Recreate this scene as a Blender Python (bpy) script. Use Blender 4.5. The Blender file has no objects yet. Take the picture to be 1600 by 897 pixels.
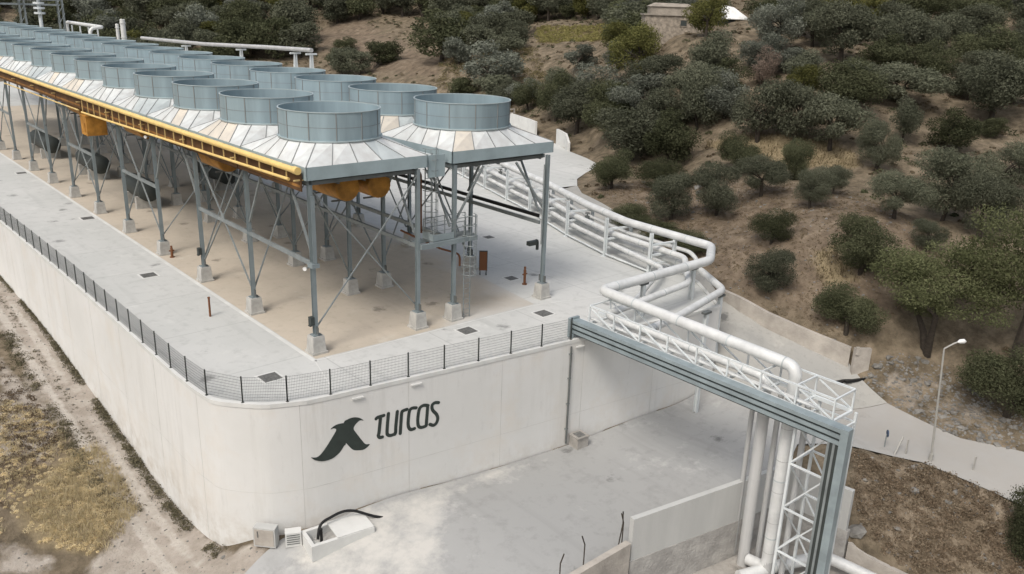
import bpy, math, random
import numpy as np
from mathutils import Vector, Matrix
PI = math.pi
scene = bpy.context.scene
COL = scene.collection

# ---- camera --------------------------------------------------------------
F_PX, YAW, PITCH, ROLL = 1311.28, 0.725155, 0.322504, 0.034551
CAM = Vector((-18.271, -35.047, 16.5664))
def camera_basis():
    f = Vector((math.sin(YAW)*math.cos(PITCH), math.cos(YAW)*math.cos(PITCH), -math.sin(PITCH)))
    r = Vector((math.cos(YAW), -math.sin(YAW), 0)); u = r.cross(f)
    return r*math.cos(ROLL)+u*math.sin(ROLL), -r*math.sin(ROLL)+u*math.cos(ROLL), f
r_, u_, f_ = camera_basis()
cam = bpy.data.cameras.new('camera'); cam.sensor_width = 36; cam.lens = 36*F_PX/1600; cam.clip_start = .5; cam.clip_end = 3000
camo = bpy.data.objects.new('camera', cam); COL.objects.link(camo)
camo.matrix_world = Matrix(((r_.x, u_.x, -f_.x, CAM.x), (r_.y, u_.y, -f_.y, CAM.y), (r_.z, u_.z, -f_.z, CAM.z), (0, 0, 0, 1)))
scene.camera = camo

# ---- sky, sun, exposure ---------------------------------------------------
SUN_EL, SUN_AZ = math.radians(52), math.radians(250)       # azimuth clockwise from +Y; light comes from the left behind the camera
w = bpy.data.worlds.new('World'); scene.world = w; w.use_nodes = True
nt = w.node_tree; sky = nt.nodes.new('ShaderNodeTexSky'); sky.sky_type = 'NISHITA'; sky.sun_disc = False
sky.sun_elevation = SUN_EL; sky.sun_rotation = SUN_AZ; sky.air_density = 1.2; sky.dust_density = 5; sky.ozone_density = .8
hs = nt.nodes.new('ShaderNodeHueSaturation'); hs.inputs['Saturation'].default_value = .55
nt.links.new(sky.outputs[0], hs.inputs['Color']); nt.links.new(hs.outputs[0], nt.nodes['Background'].inputs[0])
nt.nodes['Background'].inputs[1].default_value = .15
sl = bpy.data.lights.new('sun', 'SUN'); sl.energy = 1.25; sl.angle = math.radians(16); sl.color = (1, .965, .91)
so = bpy.data.objects.new('sun', sl); COL.objects.link(so)
sd = Vector((math.sin(SUN_AZ)*math.cos(SUN_EL), math.cos(SUN_AZ)*math.cos(SUN_EL), math.sin(SUN_EL)))
so.rotation_euler = sd.to_track_quat('Z', 'Y').to_euler()
scene.view_settings.view_transform = 'Standard'; scene.view_settings.look = 'None'
scene.view_settings.exposure = 0.2; scene.view_settings.gamma = 1; scene.view_settings.use_curve_mapping = False

# ---- terrain: thin-plate spline through surveyed spots -------------------
SPOTS = [
 (-6.6,80,-3.6),(-6.6,41,-5.2),(-6.6,25,-5.9),(-6.6,14.5,-7.0),(-6.6,6,-7.9),(-6.6,0,-7.8),(-5.6,-4.2,-6.7),(-4.3,-4.6,-6.5),
 (.7,-4.9,-5.95),(4.2,-5.3,-6.1),(8.2,-5.7,-6.15),(11.2,-6.1,-6.1),(16.5,-7,-5.7),(21.7,-7.6,-5.0),
 (-14,3,-8.0),(-10,1,-8.3),(-9.2,27,-5.7),(-10.7,20,-6.4),(-12.5,6.5,-7.0),(-10.4,3.6,-7.6),(-8.7,5,-7.9),(-7,-3,-7.6),(-5.2,-6,-7.0),
 (-16,12,-6.4),(-20,30,-5),(-30,10,-7),(-40,60,-3),(-25,100,-1),(-60,140,3),(-40,-30,-12),(-60,0,-9),(-20,-25,-10.5),(-8,-14,-8.3),
 (0,-11,-6.4),(4,-14.6,-6.2),(8,-12,-6.1),(15,-10,-5.9),(14,-14,-5.8),(20,-12,-5.3),(24,-16,-4.95),(26,-20,-5),(26.5,-25,-5.2),(28,-32,-5.8),(30,-45,-7),
 (18.2,-19,-5.6),(17.6,-20.2,-7.2),(17.9,-21.3,-7.7),(18.9,-24,-8.1),(20,-28,-8.2),(20.6,-21,-6.0),(22.3,-24,-6.2),(19,-30,-7),(14,-32,-9),(22,-40,-8),(6,-24,-9),(0,-30,-10),
 (28.4,-13.6,-3.7),(26.9,-8.2,-2.35),(27.5,-11.1,-3.0),(26,-13,-4.1),(25,-8,-2.5),(26.8,-4.6,-1.45),(25.5,-4,-1.9),(30.4,2,-.5),(28.2,1,-.8),(33.4,8.5,-.15),(32,12.5,-.15),(40.6,22,0),(46,26.5,0),(51.5,30,0),(53.4,38.4,.0),
 (41.8,19.5,.3),(36.3,6.9,.3),(28.6,-6.6,-.8),(33.6,-4,1.5),(33.7,-10.5,.9),(30,-13.2,-2.0),(31.9,-16.5,-2.3),(32.3,-19.5,-3.3),(30.3,-25,-4.3),(34,-35,-4.5),
 (52,8,3.9),(56.3,19.1,4.0),(56.6,4.7,5.0),(68.6,-2.1,5.5),(52.3,-13.3,3),(60,-30,3.5),(50,-50,1),
 (69.7,58.5,3.2),(59.9,31.5,6.0),(60,10.8,7.5),(78.9,2.9,9),(100,6,12),(73,39,12),(102,13.5,14.5),(79,23,13),(62.4,44.2,1.6),(61.4,56,.8),(56,36,.1),
 (66,66,.3),(78.8,94.7,6),(67,95,.5),(92,125,8.5),(60,140,.5),(40,150,.5),(20,200,2),(84,150,7),(70,190,10),(30,230,10),(100,87,12),(130,60,20),(150,20,24),(140,-40,18),
 (150,110,22),(130,160,20),(110,210,22),(60,260,20),(0,270,14),(-40,240,8),(190,-20,30),(220,100,40),(200,220,42),(120,320,45),(0,380,34),(300,0,45),(320,200,60),(260,380,70),(-120,300,20),(-150,100,5),(-150,-50,-14),(60,-120,-10),(200,-150,10),
]
def _phi(r2):
    return np.where(r2 > 1e-9, .5*r2*np.log(np.maximum(r2, 1e-9)), 0.)
def _solve():
    P = np.array(SPOTS, float); X = P[:, :2]/50.; n = len(P)
    K = _phi(((X[:, None]-X[None])**2).sum(-1)) + np.eye(n)*1e-4
    Q = np.hstack([np.ones((n, 1)), X]); A = np.zeros((n+3, n+3)); A[:n, :n] = K; A[:n, n:] = Q; A[n:, :n] = Q.T
    return X, np.linalg.solve(A, np.append(P[:, 2], [0, 0, 0]))
_TX, _TW = _solve()
def smooth_ground(x, y):
    """height of the natural ground before banks and pits are cut into it"""
    x = np.atleast_1d(np.asarray(x, float)); y = np.atleast_1d(np.asarray(y, float))
    q = np.stack([x.ravel(), y.ravel()], -1)/50.
    out = np.empty(len(q))
    for s in range(0, len(q), 20000):
        c = q[s:s+20000]
        out[s:s+20000] = _phi(((c[:, None]-_TX[None])**2).sum(-1))@_TW[:-3] + _TW[-3] + c@_TW[-2:]
    return out.reshape(x.shape)
def inside(x, y, poly):
    x = np.asarray(x, float); y = np.asarray(y, float); r = np.zeros(x.shape, bool); n = len(poly)
    for i in range(n):
        (x0, y0), (x1, y1) = poly[i], poly[(i+1) % n]
        c = ((y0 > y) != (y1 > y)) & (x < (x1-x0)*(y-y0)/((y1-y0) or 1e-12)+x0)
        r ^= c
    return r
def edge_dist(x, y, poly, closed=True):
    d = np.full(np.shape(x), 1e9); n = len(poly)
    for i in range(n if closed else n-1):
        a = np.array(poly[i], float); b = np.array(poly[(i+1) % n], float); v = b-a
        t = np.clip(((x-a[0])*v[0]+(y-a[1])*v[1])/(v@v), 0, 1)
        d = np.minimum(d, np.hypot(x-a[0]-t*v[0], y-a[1]-t*v[1]))
    return d
YARD = [(-6.9,150),(-6.8,37.3),(-6.5,20),(-6.45,8.3),(-6.45,1.5),(-6.38,-.6),(-6.24,-1.95),(-5.8,-2.72),(-5.18,-3.40),(-4.42,-4.05),(-3.0,-4.65),(-1.8,-4.85),(1.9,-5.35),(5.7,-5.87),(11.56,-6.61),(22.3,-8.0),(25.2,-4.2),(26.6,-.5),(33,18),(37.5,22.5),(40.6,22.2),(43,24.6),(46.2,26.5),(49.5,28.2),(51.5,30),(53,33),(54.6,37.4),(57.2,42.4),(59.4,48.4),(66,66),(70,100),(66,150)]
PIT = [(2,-15.2),(6.9,-15.05),(14.2,-16.33),(16.6,-16.68),(17.0,-20.2),(17.5,-21.5),(18.3,-24),(19.6,-36),(0,-36),(-4,-22)]
UPPER_ROAD = [(33,18),(37.5,22.5),(40.6,22.2),(38.3,19.3),(33.6,9),(30.6,2),(27.4,-4.2),(27.1,-6.4),(27.2,-8.3),(27.8,-11.1),(28.6,-13.4),(27.5,-16.5),(23,-14),(22.3,-8.0),(25.2,-4.2),(26.6,-.5)]

# ---- surveyed data ----
DATA = {}
DATA["TREES"] = [
('dark', 40.02, 17.15, 0.34, 3.97, 3.55, 'round dark olive bush at the road bend beyond the pipe rack', ''),
('dark', 43.17, 14.04, 1.04, 4.66, 2.75, 'low wide shrubby olive just right of the bush at the road bend', ''),
('olive', 35.8, 6.71, 0.23, 3.99, 4.04, 'small leafy olive on the brown slope above the main pipe', ''),
('olive', 38.08, 3.96, 1.02, 4.36, 3.89, 'broad pale-green olive with a forked trunk above the pipe corner', ''),
('dark', 47.84, 9.01, 2.61, 4.36, 3.54, 'dense dark olive at the left end of the straw terrace', ''),
('olive', 41.91, 2.43, 2.01, 3.9, 3.58, 'leafy olive below the straw terrace on the brown slope', ''),
('dark', 48.26, 3.39, 3.05, 3.47, 3.47, 'upright dark olive at the middle edge of the straw terrace', ''),
('olive', 40.24, -2.95, 2.5, 3.03, 3.22, 'left one of two olives touching under the right end of the terrace', ''),
('olive', 44.86, -2.16, 2.89, 2.67, 2.36, 'right one of two olives touching under the right end of the terrace', ''),
('dark', 33.41, -4.13, 1.45, 2.8, 2.21, 'small round bush-like olive standing alone on the bare slope', ''),
('olive', 29.15, -7.09, -0.65, 2.86, 2.94, 'small single-trunk olive standing closest to the low road wall', ''),
('dark', 33.53, -10.72, 0.77, 4.18, 3.64, 'big rounded dark olive alone on the bare brown slope', ''),
('dark', 29.65, -12.39, -2.04, 3.5, 3.02, 'dark round olive behind the end of the low road wall', ''),
('olive', 41.13, -9.01, 2.56, 3.77, 3.68, 'grey olive on the upper slope left of the broad acacia', ''),
('olive', 39.26, -12.29, 1.73, 2.09, 1.91, 'smallest grey olive just above the broad acacia', ''),
('acacia', 32.09, -16.4, -2.16, 7.37, 6.59, 'broad loose light-green acacia above the rubble slope', ''),
('acacia', 34.97, -20.27, -2.32, 8.0, 9.91, 'tall yellow-green tree filling the right edge of the slope', ''),
('dark', 30.53, -21.77, -4.13, 4.63, 3.74, 'dark low shrub above the right end of the road', ''),
('dark', 22.42, -26.37, -6.96, 2.99, 3.77, 'dark shrub in the lower right corner of the scrub bank', ''),
('olive', 54.33, -0.85, 3.93, 3.27, 4.4, 'slim olive right of the straw terrace', ''),
('olive', 62.37, 0.8, 5.46, 3.28, 3.71, 'young olive on the upper orchard slope', ''),
('olive', 55.76, 4.48, 4.74, 5.74, 5.56, 'large trunked olive at the right end of the straw terrace', ''),
('olive', 55.11, 8.01, 5.01, 5.15, 5.27, 'large trunked olive in the middle above the straw terrace', ''),
('olive', 54.67, 11.53, 4.81, 5.8, 5.48, 'large trunked olive at the left above the straw terrace', ''),
('dark', 64.7, -2.36, 4.99, 4.82, 4.1, 'full dark olive in the middle of the upper orchard', ''),
('olive', 75.39, -1.93, 7.05, 7.82, 5.99, 'widest olive of the upper right orchard with its trunk showing', ''),
('olive', 70.76, 5.24, 8.19, 7.72, 4.52, 'spreading olive with forked trunk in the upper orchard', ''),
('olive', 66.5, 7.95, 8.36, 5.27, 4.22, 'olive next to the spreading forked one in the upper orchard', ''),
('dark', 71.97, -3.43, 5.94, 2.9, 1.76, 'low dark bush under the widest orchard olive', ''),
('olive', 44.5, -13.7, 2.16, 4.33, 4.97, 'large grey olive at right, uphill of the yellow-green tree', ''),
('olive', 45.13, -10.67, 2.69, 4.7, 5.03, 'large grey olive right above the small grey one', ''),
('olive', 56.97, -10.86, 3.51, 4.19, 3.93, 'grey olive cut by the right picture edge', ''),
('yellow', 62.14, 11.55, 8.19, 3.82, 3.42, 'yellow-green tree among the grey olives below the house', ''),
('dead', 65.36, 18.76, 9.27, 3.12, 4.05, 'pinkish half-dry tree right of the stone house', ''),
('silver', 70.02, 17.43, 10.64, 4.76, 2.45, 'silvery pale olive above the yellow-green tree', ''),
('dark', 80.87, 99.45, 6.59, 11.3, 9.58, 'tall dark green oak on the bank behind the coolers', ''),
('yellow', 74.25, 33.55, 13.33, 5.1, 4.77, 'rusty green tree growing over the corner of the stone house', ''),
('silver', 74.4, 75.8, 3.2, 9.69, 7.32, 'large silvery olive behind the right row of coolers', ''),
('olive', 51.31, 24.81, 1.18, 8.34, 5.91, 'broad olive crown leaning over the end of the roadside wall', ''),
('dark', 50.94, 19.05, 1.96, 5.94, 5.08, 'dark olive right of the one over the roadside wall', ''),
('olive', 60.15, 41.96, 1.1, 7.47, 6.64, 'olive behind the pale roadside wall', ''),
('dark', 63.56, 49.41, 1.83, 5.84, 6.02, 'dark olive behind the far part of the roadside wall', ''),
('olive', 57.19, 20.69, 4.42, 5.54, 5.89, 'grey olive just left of the straw terrace', ''),
('silver', 65.48, 42.74, 4.44, 7.67, 5.96, 'pale grey olive in the middle of the thicket', ''),
('yellow', 68.66, 40.3, 8.29, 6.76, 6.34, 'green tree at the right end of the dry grass field', ''),
('olive', 63.95, 24.58, 8.95, 5.89, 5.52, 'dark grey olive below the rusty green tree', ''),
('dark', 82.4, 137.95, 5.75, 5.2, 3.18, 'small dark bush on the bare bank behind the coolers', ''),
('dark', 77.86, 115.04, 4.61, 7.81, 4.43, 'dark shrub at the foot of the bare bank', ''),
('olive', 56.59, 24.39, 3.99, 5.97, 4.62, 'grey olive of the thicket directly downhill of the stone house, lowest one', ''),
('silver', 57.75, 29.08, 4.56, 6.22, 5.04, 'silvery olive in the middle of the thicket left of the straw terrace', ''),
('olive', 59.87, 24.03, 6.31, 5.47, 4.46, 'olive of the thicket straight below the house wall, right one', ''),
('dark', 56.0, 31.74, 2.12, 6.77, 5.27, 'dark olive low in the thicket behind the gap in the roadside wall', ''),
('olive', 60.67, 29.78, 6.99, 6.02, 4.37, 'olive of the thicket straight below the house wall, left one', ''),
('silver', 58.74, 18.63, 5.6, 5.49, 4.67, 'silvery olive above the left tip of the straw terrace', ''),
('dark', 62.51, 21.22, 7.89, 4.99, 3.92, 'dark tree of the thicket below the rusty green tree', ''),
('dark', 33.35, 8.81, -0.15, 4.1, 1.58, 'dark bush behind the pipe rack, left one', ''),
('dark', 32.53, 5.09, -0.27, 3.51, 1.35, 'dark bush behind the pipe rack, middle one', ''),
('dark', 30.77, 0.75, -0.18, 3.29, 1.6, 'dark bush behind the pipe rack beside the pipe corner', ''),
('dark', 73.24, 125.04, 2.95, 6.16, 3.75, 'dark shrub behind the far end of the overhead pipe', ''),
('dark', 70.4, 191.5, 10.34, 10.13, 9.54, 'one of the dark green trees on the ridge beyond the far end of the coolers', 'dark green trees on the ridge beyond the far end of the coolers'),
('olive', 18.9, 185.5, 0.63, 10.26, 9.11, 'one of the grey-green olives on the ridge beyond the far end of the coolers', 'grey-green olives on the ridge beyond the far end of the coolers'),
('dark', 38.0, 196.6, 4.41, 9.37, 8.58, 'one of the dark green trees on the ridge beyond the far end of the coolers', 'dark green trees on the ridge beyond the far end of the coolers'),
('olive', 105.7, 176.7, 15.88, 7.14, 5.26, 'one of the grey-green olives above the bare bank behind the coolers', 'grey-green olives above the bare bank behind the coolers'),
('silver', 79.9, 185.5, 11.32, 8.77, 7.14, 'one of the silvery olives above the long overhead pipe behind the coolers', 'silvery olives above the long overhead pipe behind the coolers'),
('olive', 116.8, 142.2, 15.27, 7.01, 6.64, 'one of the grey-green olives above the bare bank behind the coolers', 'grey-green olives above the bare bank behind the coolers'),
('dark', 66.2, 58.1, 1.97, 5.66, 4.8, 'one of the dark green trees on the bank beside the right row of coolers', 'dark green trees on the bank beside the right row of coolers'),
('dark', 60.2, 232.1, 15.1, 8.78, 8.24, 'one of the dark green trees on the ridge beyond the far end of the coolers', 'dark green trees on the ridge beyond the far end of the coolers'),
('olive', 48.0, 221.9, 11.02, 9.42, 7.85, 'one of the grey-green olives on the ridge beyond the far end of the coolers', 'grey-green olives on the ridge beyond the far end of the coolers'),
('olive', 110.0, 82.9, 14.54, 5.9, 5.23, 'one of the grey-green olives above the dry grass field at the top edge', 'grey-green olives above the dry grass field at the top edge'),
('silver', 92.8, 201.0, 16.68, 8.23, 7.58, 'one of the silvery olives above the long overhead pipe behind the coolers', 'silvery olives above the long overhead pipe behind the coolers'),
('olive', 138.7, 122.9, 19.66, 7.74, 6.55, 'one of the grey-green olives above the dry grass field at the top edge', 'grey-green olives above the dry grass field at the top edge'),
('silver', 146.9, 89.3, 21.88, 8.36, 6.63, 'one of the silvery olives around the stone house and the white shed', 'silvery olives around the stone house and the white shed'),
('olive', 91.0, 188.3, 14.22, 8.6, 7.64, 'one of the grey-green olives above the long overhead pipe behind the coolers', 'grey-green olives above the long overhead pipe behind the coolers'),
('dark', 76.7, 180.8, 9.85, 7.9, 5.88, 'one of the dark green trees above the long overhead pipe behind the coolers', 'dark green trees above the long overhead pipe behind the coolers'),
('olive', 43.7, 261.1, 17.58, 9.06, 6.62, 'one of the grey-green olives on the ridge beyond the far end of the coolers', 'grey-green olives on the ridge beyond the far end of the coolers'),
('dark', 53.7, 247.5, 16.69, 10.25, 9.28, 'one of the dark green trees on the ridge beyond the far end of the coolers', 'dark green trees on the ridge beyond the far end of the coolers'),
('olive', 133.9, 169.5, 21.92, 6.82, 5.12, 'one of the grey-green olives above the bare bank behind the coolers', 'grey-green olives above the bare bank behind the coolers'),
('olive', 27.9, 165.4, 0.55, 7.05, 5.59, 'one of the grey-green olives on the ridge beyond the far end of the coolers', 'grey-green olives on the ridge beyond the far end of the coolers'),
('olive', 123.8, 36.3, 19.97, 5.06, 3.57, 'one of the grey-green olives along the top edge at the right', 'grey-green olives along the top edge at the right'),
('olive', 132.0, 96.1, 18.45, 7.37, 5.8, 'one of the grey-green olives above the dry grass field at the top edge', 'grey-green olives above the dry grass field at the top edge'),
('olive', 81.1, 208.9, 15.41, 6.51, 5.35, 'one of the grey-green olives on the ridge beyond the far end of the coolers', 'grey-green olives on the ridge beyond the far end of the coolers'),
('olive', 64.5, 160.8, 4.2, 6.89, 4.98, 'one of the grey-green olives above the long overhead pipe behind the coolers', 'grey-green olives above the long overhead pipe behind the coolers'),
('dark', 98.6, 111.1, 10.8, 5.48, 4.6, 'one of the dark green trees above the bare bank behind the coolers', 'dark green trees above the bare bank behind the coolers'),
('olive', 82.6, 25.4, 14.05, 5.4, 4.81, 'one of the grey-green olives along the top edge at the right', 'grey-green olives along the top edge at the right'),
('silver', 122.0, 130.2, 16.06, 9.45, 7.87, 'one of the silvery olives above the bare bank behind the coolers', 'silvery olives above the bare bank behind the coolers'),
('dark', 99.8, 64.1, 13.81, 5.6, 4.26, 'one of the dark green trees around the stone house and the white shed', 'dark green trees around the stone house and the white shed'),
('dark', 117.4, 165.9, 17.45, 8.77, 7.28, 'one of the dark green trees above the bare bank behind the coolers', 'dark green trees above the bare bank behind the coolers'),
('silver', 143.8, 69.2, 22.16, 7.12, 6.07, 'one of the silvery olives along the top edge at the right', 'silvery olives along the top edge at the right'),
('olive', 123.8, 168.4, 19.33, 9.92, 7.7, 'one of the grey-green olives above the bare bank behind the coolers', 'grey-green olives above the bare bank behind the coolers'),
('olive', 88.8, 11.9, 12.18, 5.23, 4.4, 'one of the grey-green olives in the upper right orchard', 'grey-green olives in the upper right orchard'),
('olive', 130.0, 101.8, 17.85, 9.99, 7.69, 'one of the grey-green olives above the dry grass field at the top edge', 'grey-green olives above the dry grass field at the top edge'),
('olive', 72.6, 214.8, 14.56, 6.56, 5.51, 'one of the grey-green olives on the ridge beyond the far end of the coolers', 'grey-green olives on the ridge beyond the far end of the coolers'),
('silver', 92.3, 221.5, 19.95, 9.17, 7.51, 'one of the silvery olives above the long overhead pipe behind the coolers', 'silvery olives above the long overhead pipe behind the coolers'),
('olive', 44.3, 230.2, 12.08, 6.84, 5.14, 'one of the grey-green olives on the ridge beyond the far end of the coolers', 'grey-green olives on the ridge beyond the far end of the coolers'),
('olive', 143.0, 60.2, 22.43, 6.68, 5.35, 'one of the grey-green olives along the top edge at the right', 'grey-green olives along the top edge at the right'),
('olive', 117.1, 181.9, 19.37, 9.76, 6.96, 'one of the grey-green olives above the bare bank behind the coolers', 'grey-green olives above the bare bank behind the coolers'),
('silver', 147.8, 112.9, 21.5, 7.95, 5.75, 'one of the silvery olives above the dry grass field at the top edge', 'silvery olives above the dry grass field at the top edge'),
('yellow', 24.9, 171.0, 0.52, 7.53, 6.57, 'one of the yellow-green trees on the ridge beyond the far end of the coolers', 'yellow-green trees on the ridge beyond the far end of the coolers'),
('olive', 119.8, 152.2, 16.73, 9.49, 8.05, 'one of the grey-green olives above the bare bank behind the coolers', 'grey-green olives above the bare bank behind the coolers'),
('olive', 72.9, 236.7, 18.37, 8.23, 6.55, 'one of the grey-green olives on the ridge beyond the far end of the coolers', 'grey-green olives on the ridge beyond the far end of the coolers'),
('olive', 126.9, 80.2, 18.19, 7.3, 6.15, 'one of the grey-green olives around the stone house and the white shed', 'grey-green olives around the stone house and the white shed'),
('olive', 115.5, 31.6, 18.77, 4.97, 4.36, 'one of the grey-green olives along the top edge at the right', 'grey-green olives along the top edge at the right'),
('olive', 135.0, 16.6, 20.81, 4.99, 4.11, 'one of the grey-green olives along the top edge at the right', 'grey-green olives along the top edge at the right'),
('olive', 120.1, 21.7, 18.62, 6.68, 6.06, 'one of the grey-green olives along the top edge at the right', 'grey-green olives along the top edge at the right'),
('olive', 50.4, 162.5, 2.53, 6.98, 6.18, 'one of the grey-green olives on the ridge beyond the far end of the coolers', 'grey-green olives on the ridge beyond the far end of the coolers'),
('olive', 66.1, 14.2, 9.36, 4.86, 3.96, 'one of the grey-green olives between the stone house and the straw terrace', 'grey-green olives between the stone house and the straw terrace'),
('yellow', 64.6, 166.9, 5.16, 7.47, 5.61, 'one of the yellow-green trees above the long overhead pipe behind the coolers', 'yellow-green trees above the long overhead pipe behind the coolers'),
('olive', 100.5, 190.8, 16.77, 9.36, 7.65, 'one of the grey-green olives above the long overhead pipe behind the coolers', 'grey-green olives above the long overhead pipe behind the coolers'),
('yellow', 96.9, 22.8, 15.64, 4.89, 3.58, 'one of the yellow-green trees along the top edge at the right', 'yellow-green trees along the top edge at the right'),
('olive', 65.6, 222.3, 14.41, 9.18, 7.76, 'one of the grey-green olives on the ridge beyond the far end of the coolers', 'grey-green olives on the ridge beyond the far end of the coolers'),
('olive', 95.7, 166.2, 11.96, 9.32, 7.92, 'one of the grey-green olives above the bare bank behind the coolers', 'grey-green olives above the bare bank behind the coolers'),
('olive', 124.7, 117.5, 16.51, 8.49, 7.63, 'one of the grey-green olives above the dry grass field at the top edge', 'grey-green olives above the dry grass field at the top edge'),
('olive', 102.1, 120.7, 11.31, 4.67, 4.17, 'one of the grey-green olives above the bare bank behind the coolers', 'grey-green olives above the bare bank behind the coolers'),
('olive', 114.9, 22.7, 17.97, 5.14, 4.68, 'one of the grey-green olives along the top edge at the right', 'grey-green olives along the top edge at the right'),
('olive', 129.8, 74.7, 19.09, 5.61, 4.33, 'one of the grey-green olives around the stone house and the white shed', 'grey-green olives around the stone house and the white shed'),
('silver', 134.8, 153.1, 20.54, 8.17, 6.19, 'one of the silvery olives above the bare bank behind the coolers', 'silvery olives above the bare bank behind the coolers'),
('olive', 46.3, 174.9, 3.34, 7.53, 5.41, 'one of the grey-green olives on the ridge beyond the far end of the coolers', 'grey-green olives on the ridge beyond the far end of the coolers'),
('silver', 69.3, 62.5, 2.17, 4.88, 3.81, 'one of the silvery olives on the bank beside the right row of coolers', 'silvery olives on the bank beside the right row of coolers'),
('silver', 34.7, 155.6, 0.59, 5.83, 4.53, 'one of the silvery olives on the ridge beyond the far end of the coolers', 'silvery olives on the ridge beyond the far end of the coolers'),
('dark', 145.0, 126.6, 21.27, 9.97, 7.74, 'one of the dark green trees above the dry grass field at the top edge', 'dark green trees above the dry grass field at the top edge'),
('olive', 24.5, 176.2, 0.7, 7.41, 6.96, 'one of the grey-green olives on the ridge beyond the far end of the coolers', 'grey-green olives on the ridge beyond the far end of the coolers'),
('olive', 98.7, 37.6, 16.97, 6.24, 5.5, 'one of the grey-green olives along the top edge at the right', 'grey-green olives along the top edge at the right'),
('olive', 29.4, 178.0, 1.3, 9.35, 7.65, 'one of the grey-green olives on the ridge beyond the far end of the coolers', 'grey-green olives on the ridge beyond the far end of the coolers'),
('dark', 97.5, 172.3, 13.25, 8.63, 7.46, 'one of the dark green trees above the bare bank behind the coolers', 'dark green trees above the bare bank behind the coolers'),
('dark', 53.3, 219.4, 11.51, 8.19, 6.13, 'one of the dark green trees on the ridge beyond the far end of the coolers', 'dark green trees on the ridge beyond the far end of the coolers'),
('silver', 89.5, 215.2, 18.28, 7.54, 6.11, 'one of the silvery olives above the long overhead pipe behind the coolers', 'silvery olives above the long overhead pipe behind the coolers'),
('dark', 126.7, 17.8, 19.34, 5.28, 4.44, 'one of the dark green trees along the top edge at the right', 'dark green trees along the top edge at the right'),
('olive', 144.4, 117.2, 20.8, 7.49, 6.72, 'one of the grey-green olives above the dry grass field at the top edge', 'grey-green olives above the dry grass field at the top edge'),
('dark', 70.5, 148.9, 3.58, 10.32, 9.12, 'one of the dark green trees above the long overhead pipe behind the coolers', 'dark green trees above the long overhead pipe behind the coolers'),
('yellow', 117.0, 119.1, 14.83, 7.66, 6.27, 'one of the yellow-green trees above the dry grass field at the top edge', 'yellow-green trees above the dry grass field at the top edge'),
('silver', 43.3, 183.7, 3.79, 10.16, 8.33, 'one of the silvery olives on the ridge beyond the far end of the coolers', 'silvery olives on the ridge beyond the far end of the coolers'),
('dark', 143.2, 17.5, 22.5, 7.22, 5.18, 'one of the dark green trees along the top edge at the right', 'dark green trees along the top edge at the right'),
('yellow', 86.3, 176.0, 11.16, 8.06, 6.84, 'one of the yellow-green trees above the long overhead pipe behind the coolers', 'yellow-green trees above the long overhead pipe behind the coolers'),
('olive', 122.1, 136.8, 16.32, 7.2, 5.24, 'one of the grey-green olives above the bare bank behind the coolers', 'grey-green olives above the bare bank behind the coolers'),
('olive', 79.9, 21.7, 12.91, 5.52, 3.9, 'one of the grey-green olives between the stone house and the straw terrace', 'grey-green olives between the stone house and the straw terrace'),
('dark', 137.6, 58.3, 21.47, 7.14, 5.39, 'one of the dark green trees along the top edge at the right', 'dark green trees along the top edge at the right'),
('dark', 36.1, 242.6, 13.22, 6.87, 5.84, 'one of the dark green trees on the ridge beyond the far end of the coolers', 'dark green trees on the ridge beyond the far end of the coolers'),
('dark', 45.4, 217.1, 9.61, 6.95, 5.47, 'one of the dark green trees on the ridge beyond the far end of the coolers', 'dark green trees on the ridge beyond the far end of the coolers'),
('olive', 98.0, 30.2, 16.69, 5.37, 4.55, 'one of the grey-green olives along the top edge at the right', 'grey-green olives along the top edge at the right'),
('olive', 69.9, 70.7, 1.4, 6.22, 4.72, 'one of the grey-green olives on the bank beside the right row of coolers', 'grey-green olives on the bank beside the right row of coolers'),
('olive', 103.0, 210.1, 20.45, 9.11, 6.47, 'one of the grey-green olives above the long overhead pipe behind the coolers', 'grey-green olives above the long overhead pipe behind the coolers'),
('dark', 98.9, 159.0, 11.89, 7.82, 6.8, 'one of the dark green trees above the bare bank behind the coolers', 'dark green trees above the bare bank behind the coolers'),
('dark', 106.9, 171.2, 15.44, 9.04, 8.57, 'one of the dark green trees above the bare bank behind the coolers', 'dark green trees above the bare bank behind the coolers'),
('olive', 105.5, 158.2, 13.55, 7.39, 6.99, 'one of the grey-green olives above the bare bank behind the coolers', 'grey-green olives above the bare bank behind the coolers'),
('olive', 76.0, 208.2, 14.2, 8.91, 6.24, 'one of the grey-green olives on the ridge beyond the far end of the coolers', 'grey-green olives on the ridge beyond the far end of the coolers'),
('dark', 112.9, 98.5, 14.47, 4.81, 4.18, 'one of the dark green trees above the dry grass field at the top edge', 'dark green trees above the dry grass field at the top edge'),
('olive', 81.6, 162.3, 7.95, 8.77, 6.62, 'one of the grey-green olives above the long overhead pipe behind the coolers', 'grey-green olives above the long overhead pipe behind the coolers'),
('dark', 134.2, 108.1, 18.58, 7.44, 5.71, 'one of the dark green trees above the dry grass field at the top edge', 'dark green trees above the dry grass field at the top edge'),
('olive', 129.6, 128.4, 17.78, 8.56, 7.61, 'one of the grey-green olives above the dry grass field at the top edge', 'grey-green olives above the dry grass field at the top edge'),
('dark', 130.3, 139.3, 18.42, 9.72, 7.6, 'one of the dark green trees above the bare bank behind the coolers', 'dark green trees above the bare bank behind the coolers'),
('silver', 80.0, 92.9, 6.41, 6.36, 5.04, 'one of the silvery olives on the bank beside the right row of coolers', 'silvery olives on the bank beside the right row of coolers'),
('dark', 136.8, 82.9, 20.03, 7.11, 5.21, 'one of the dark green trees around the stone house and the white shed', 'dark green trees around the stone house and the white shed'),
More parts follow.
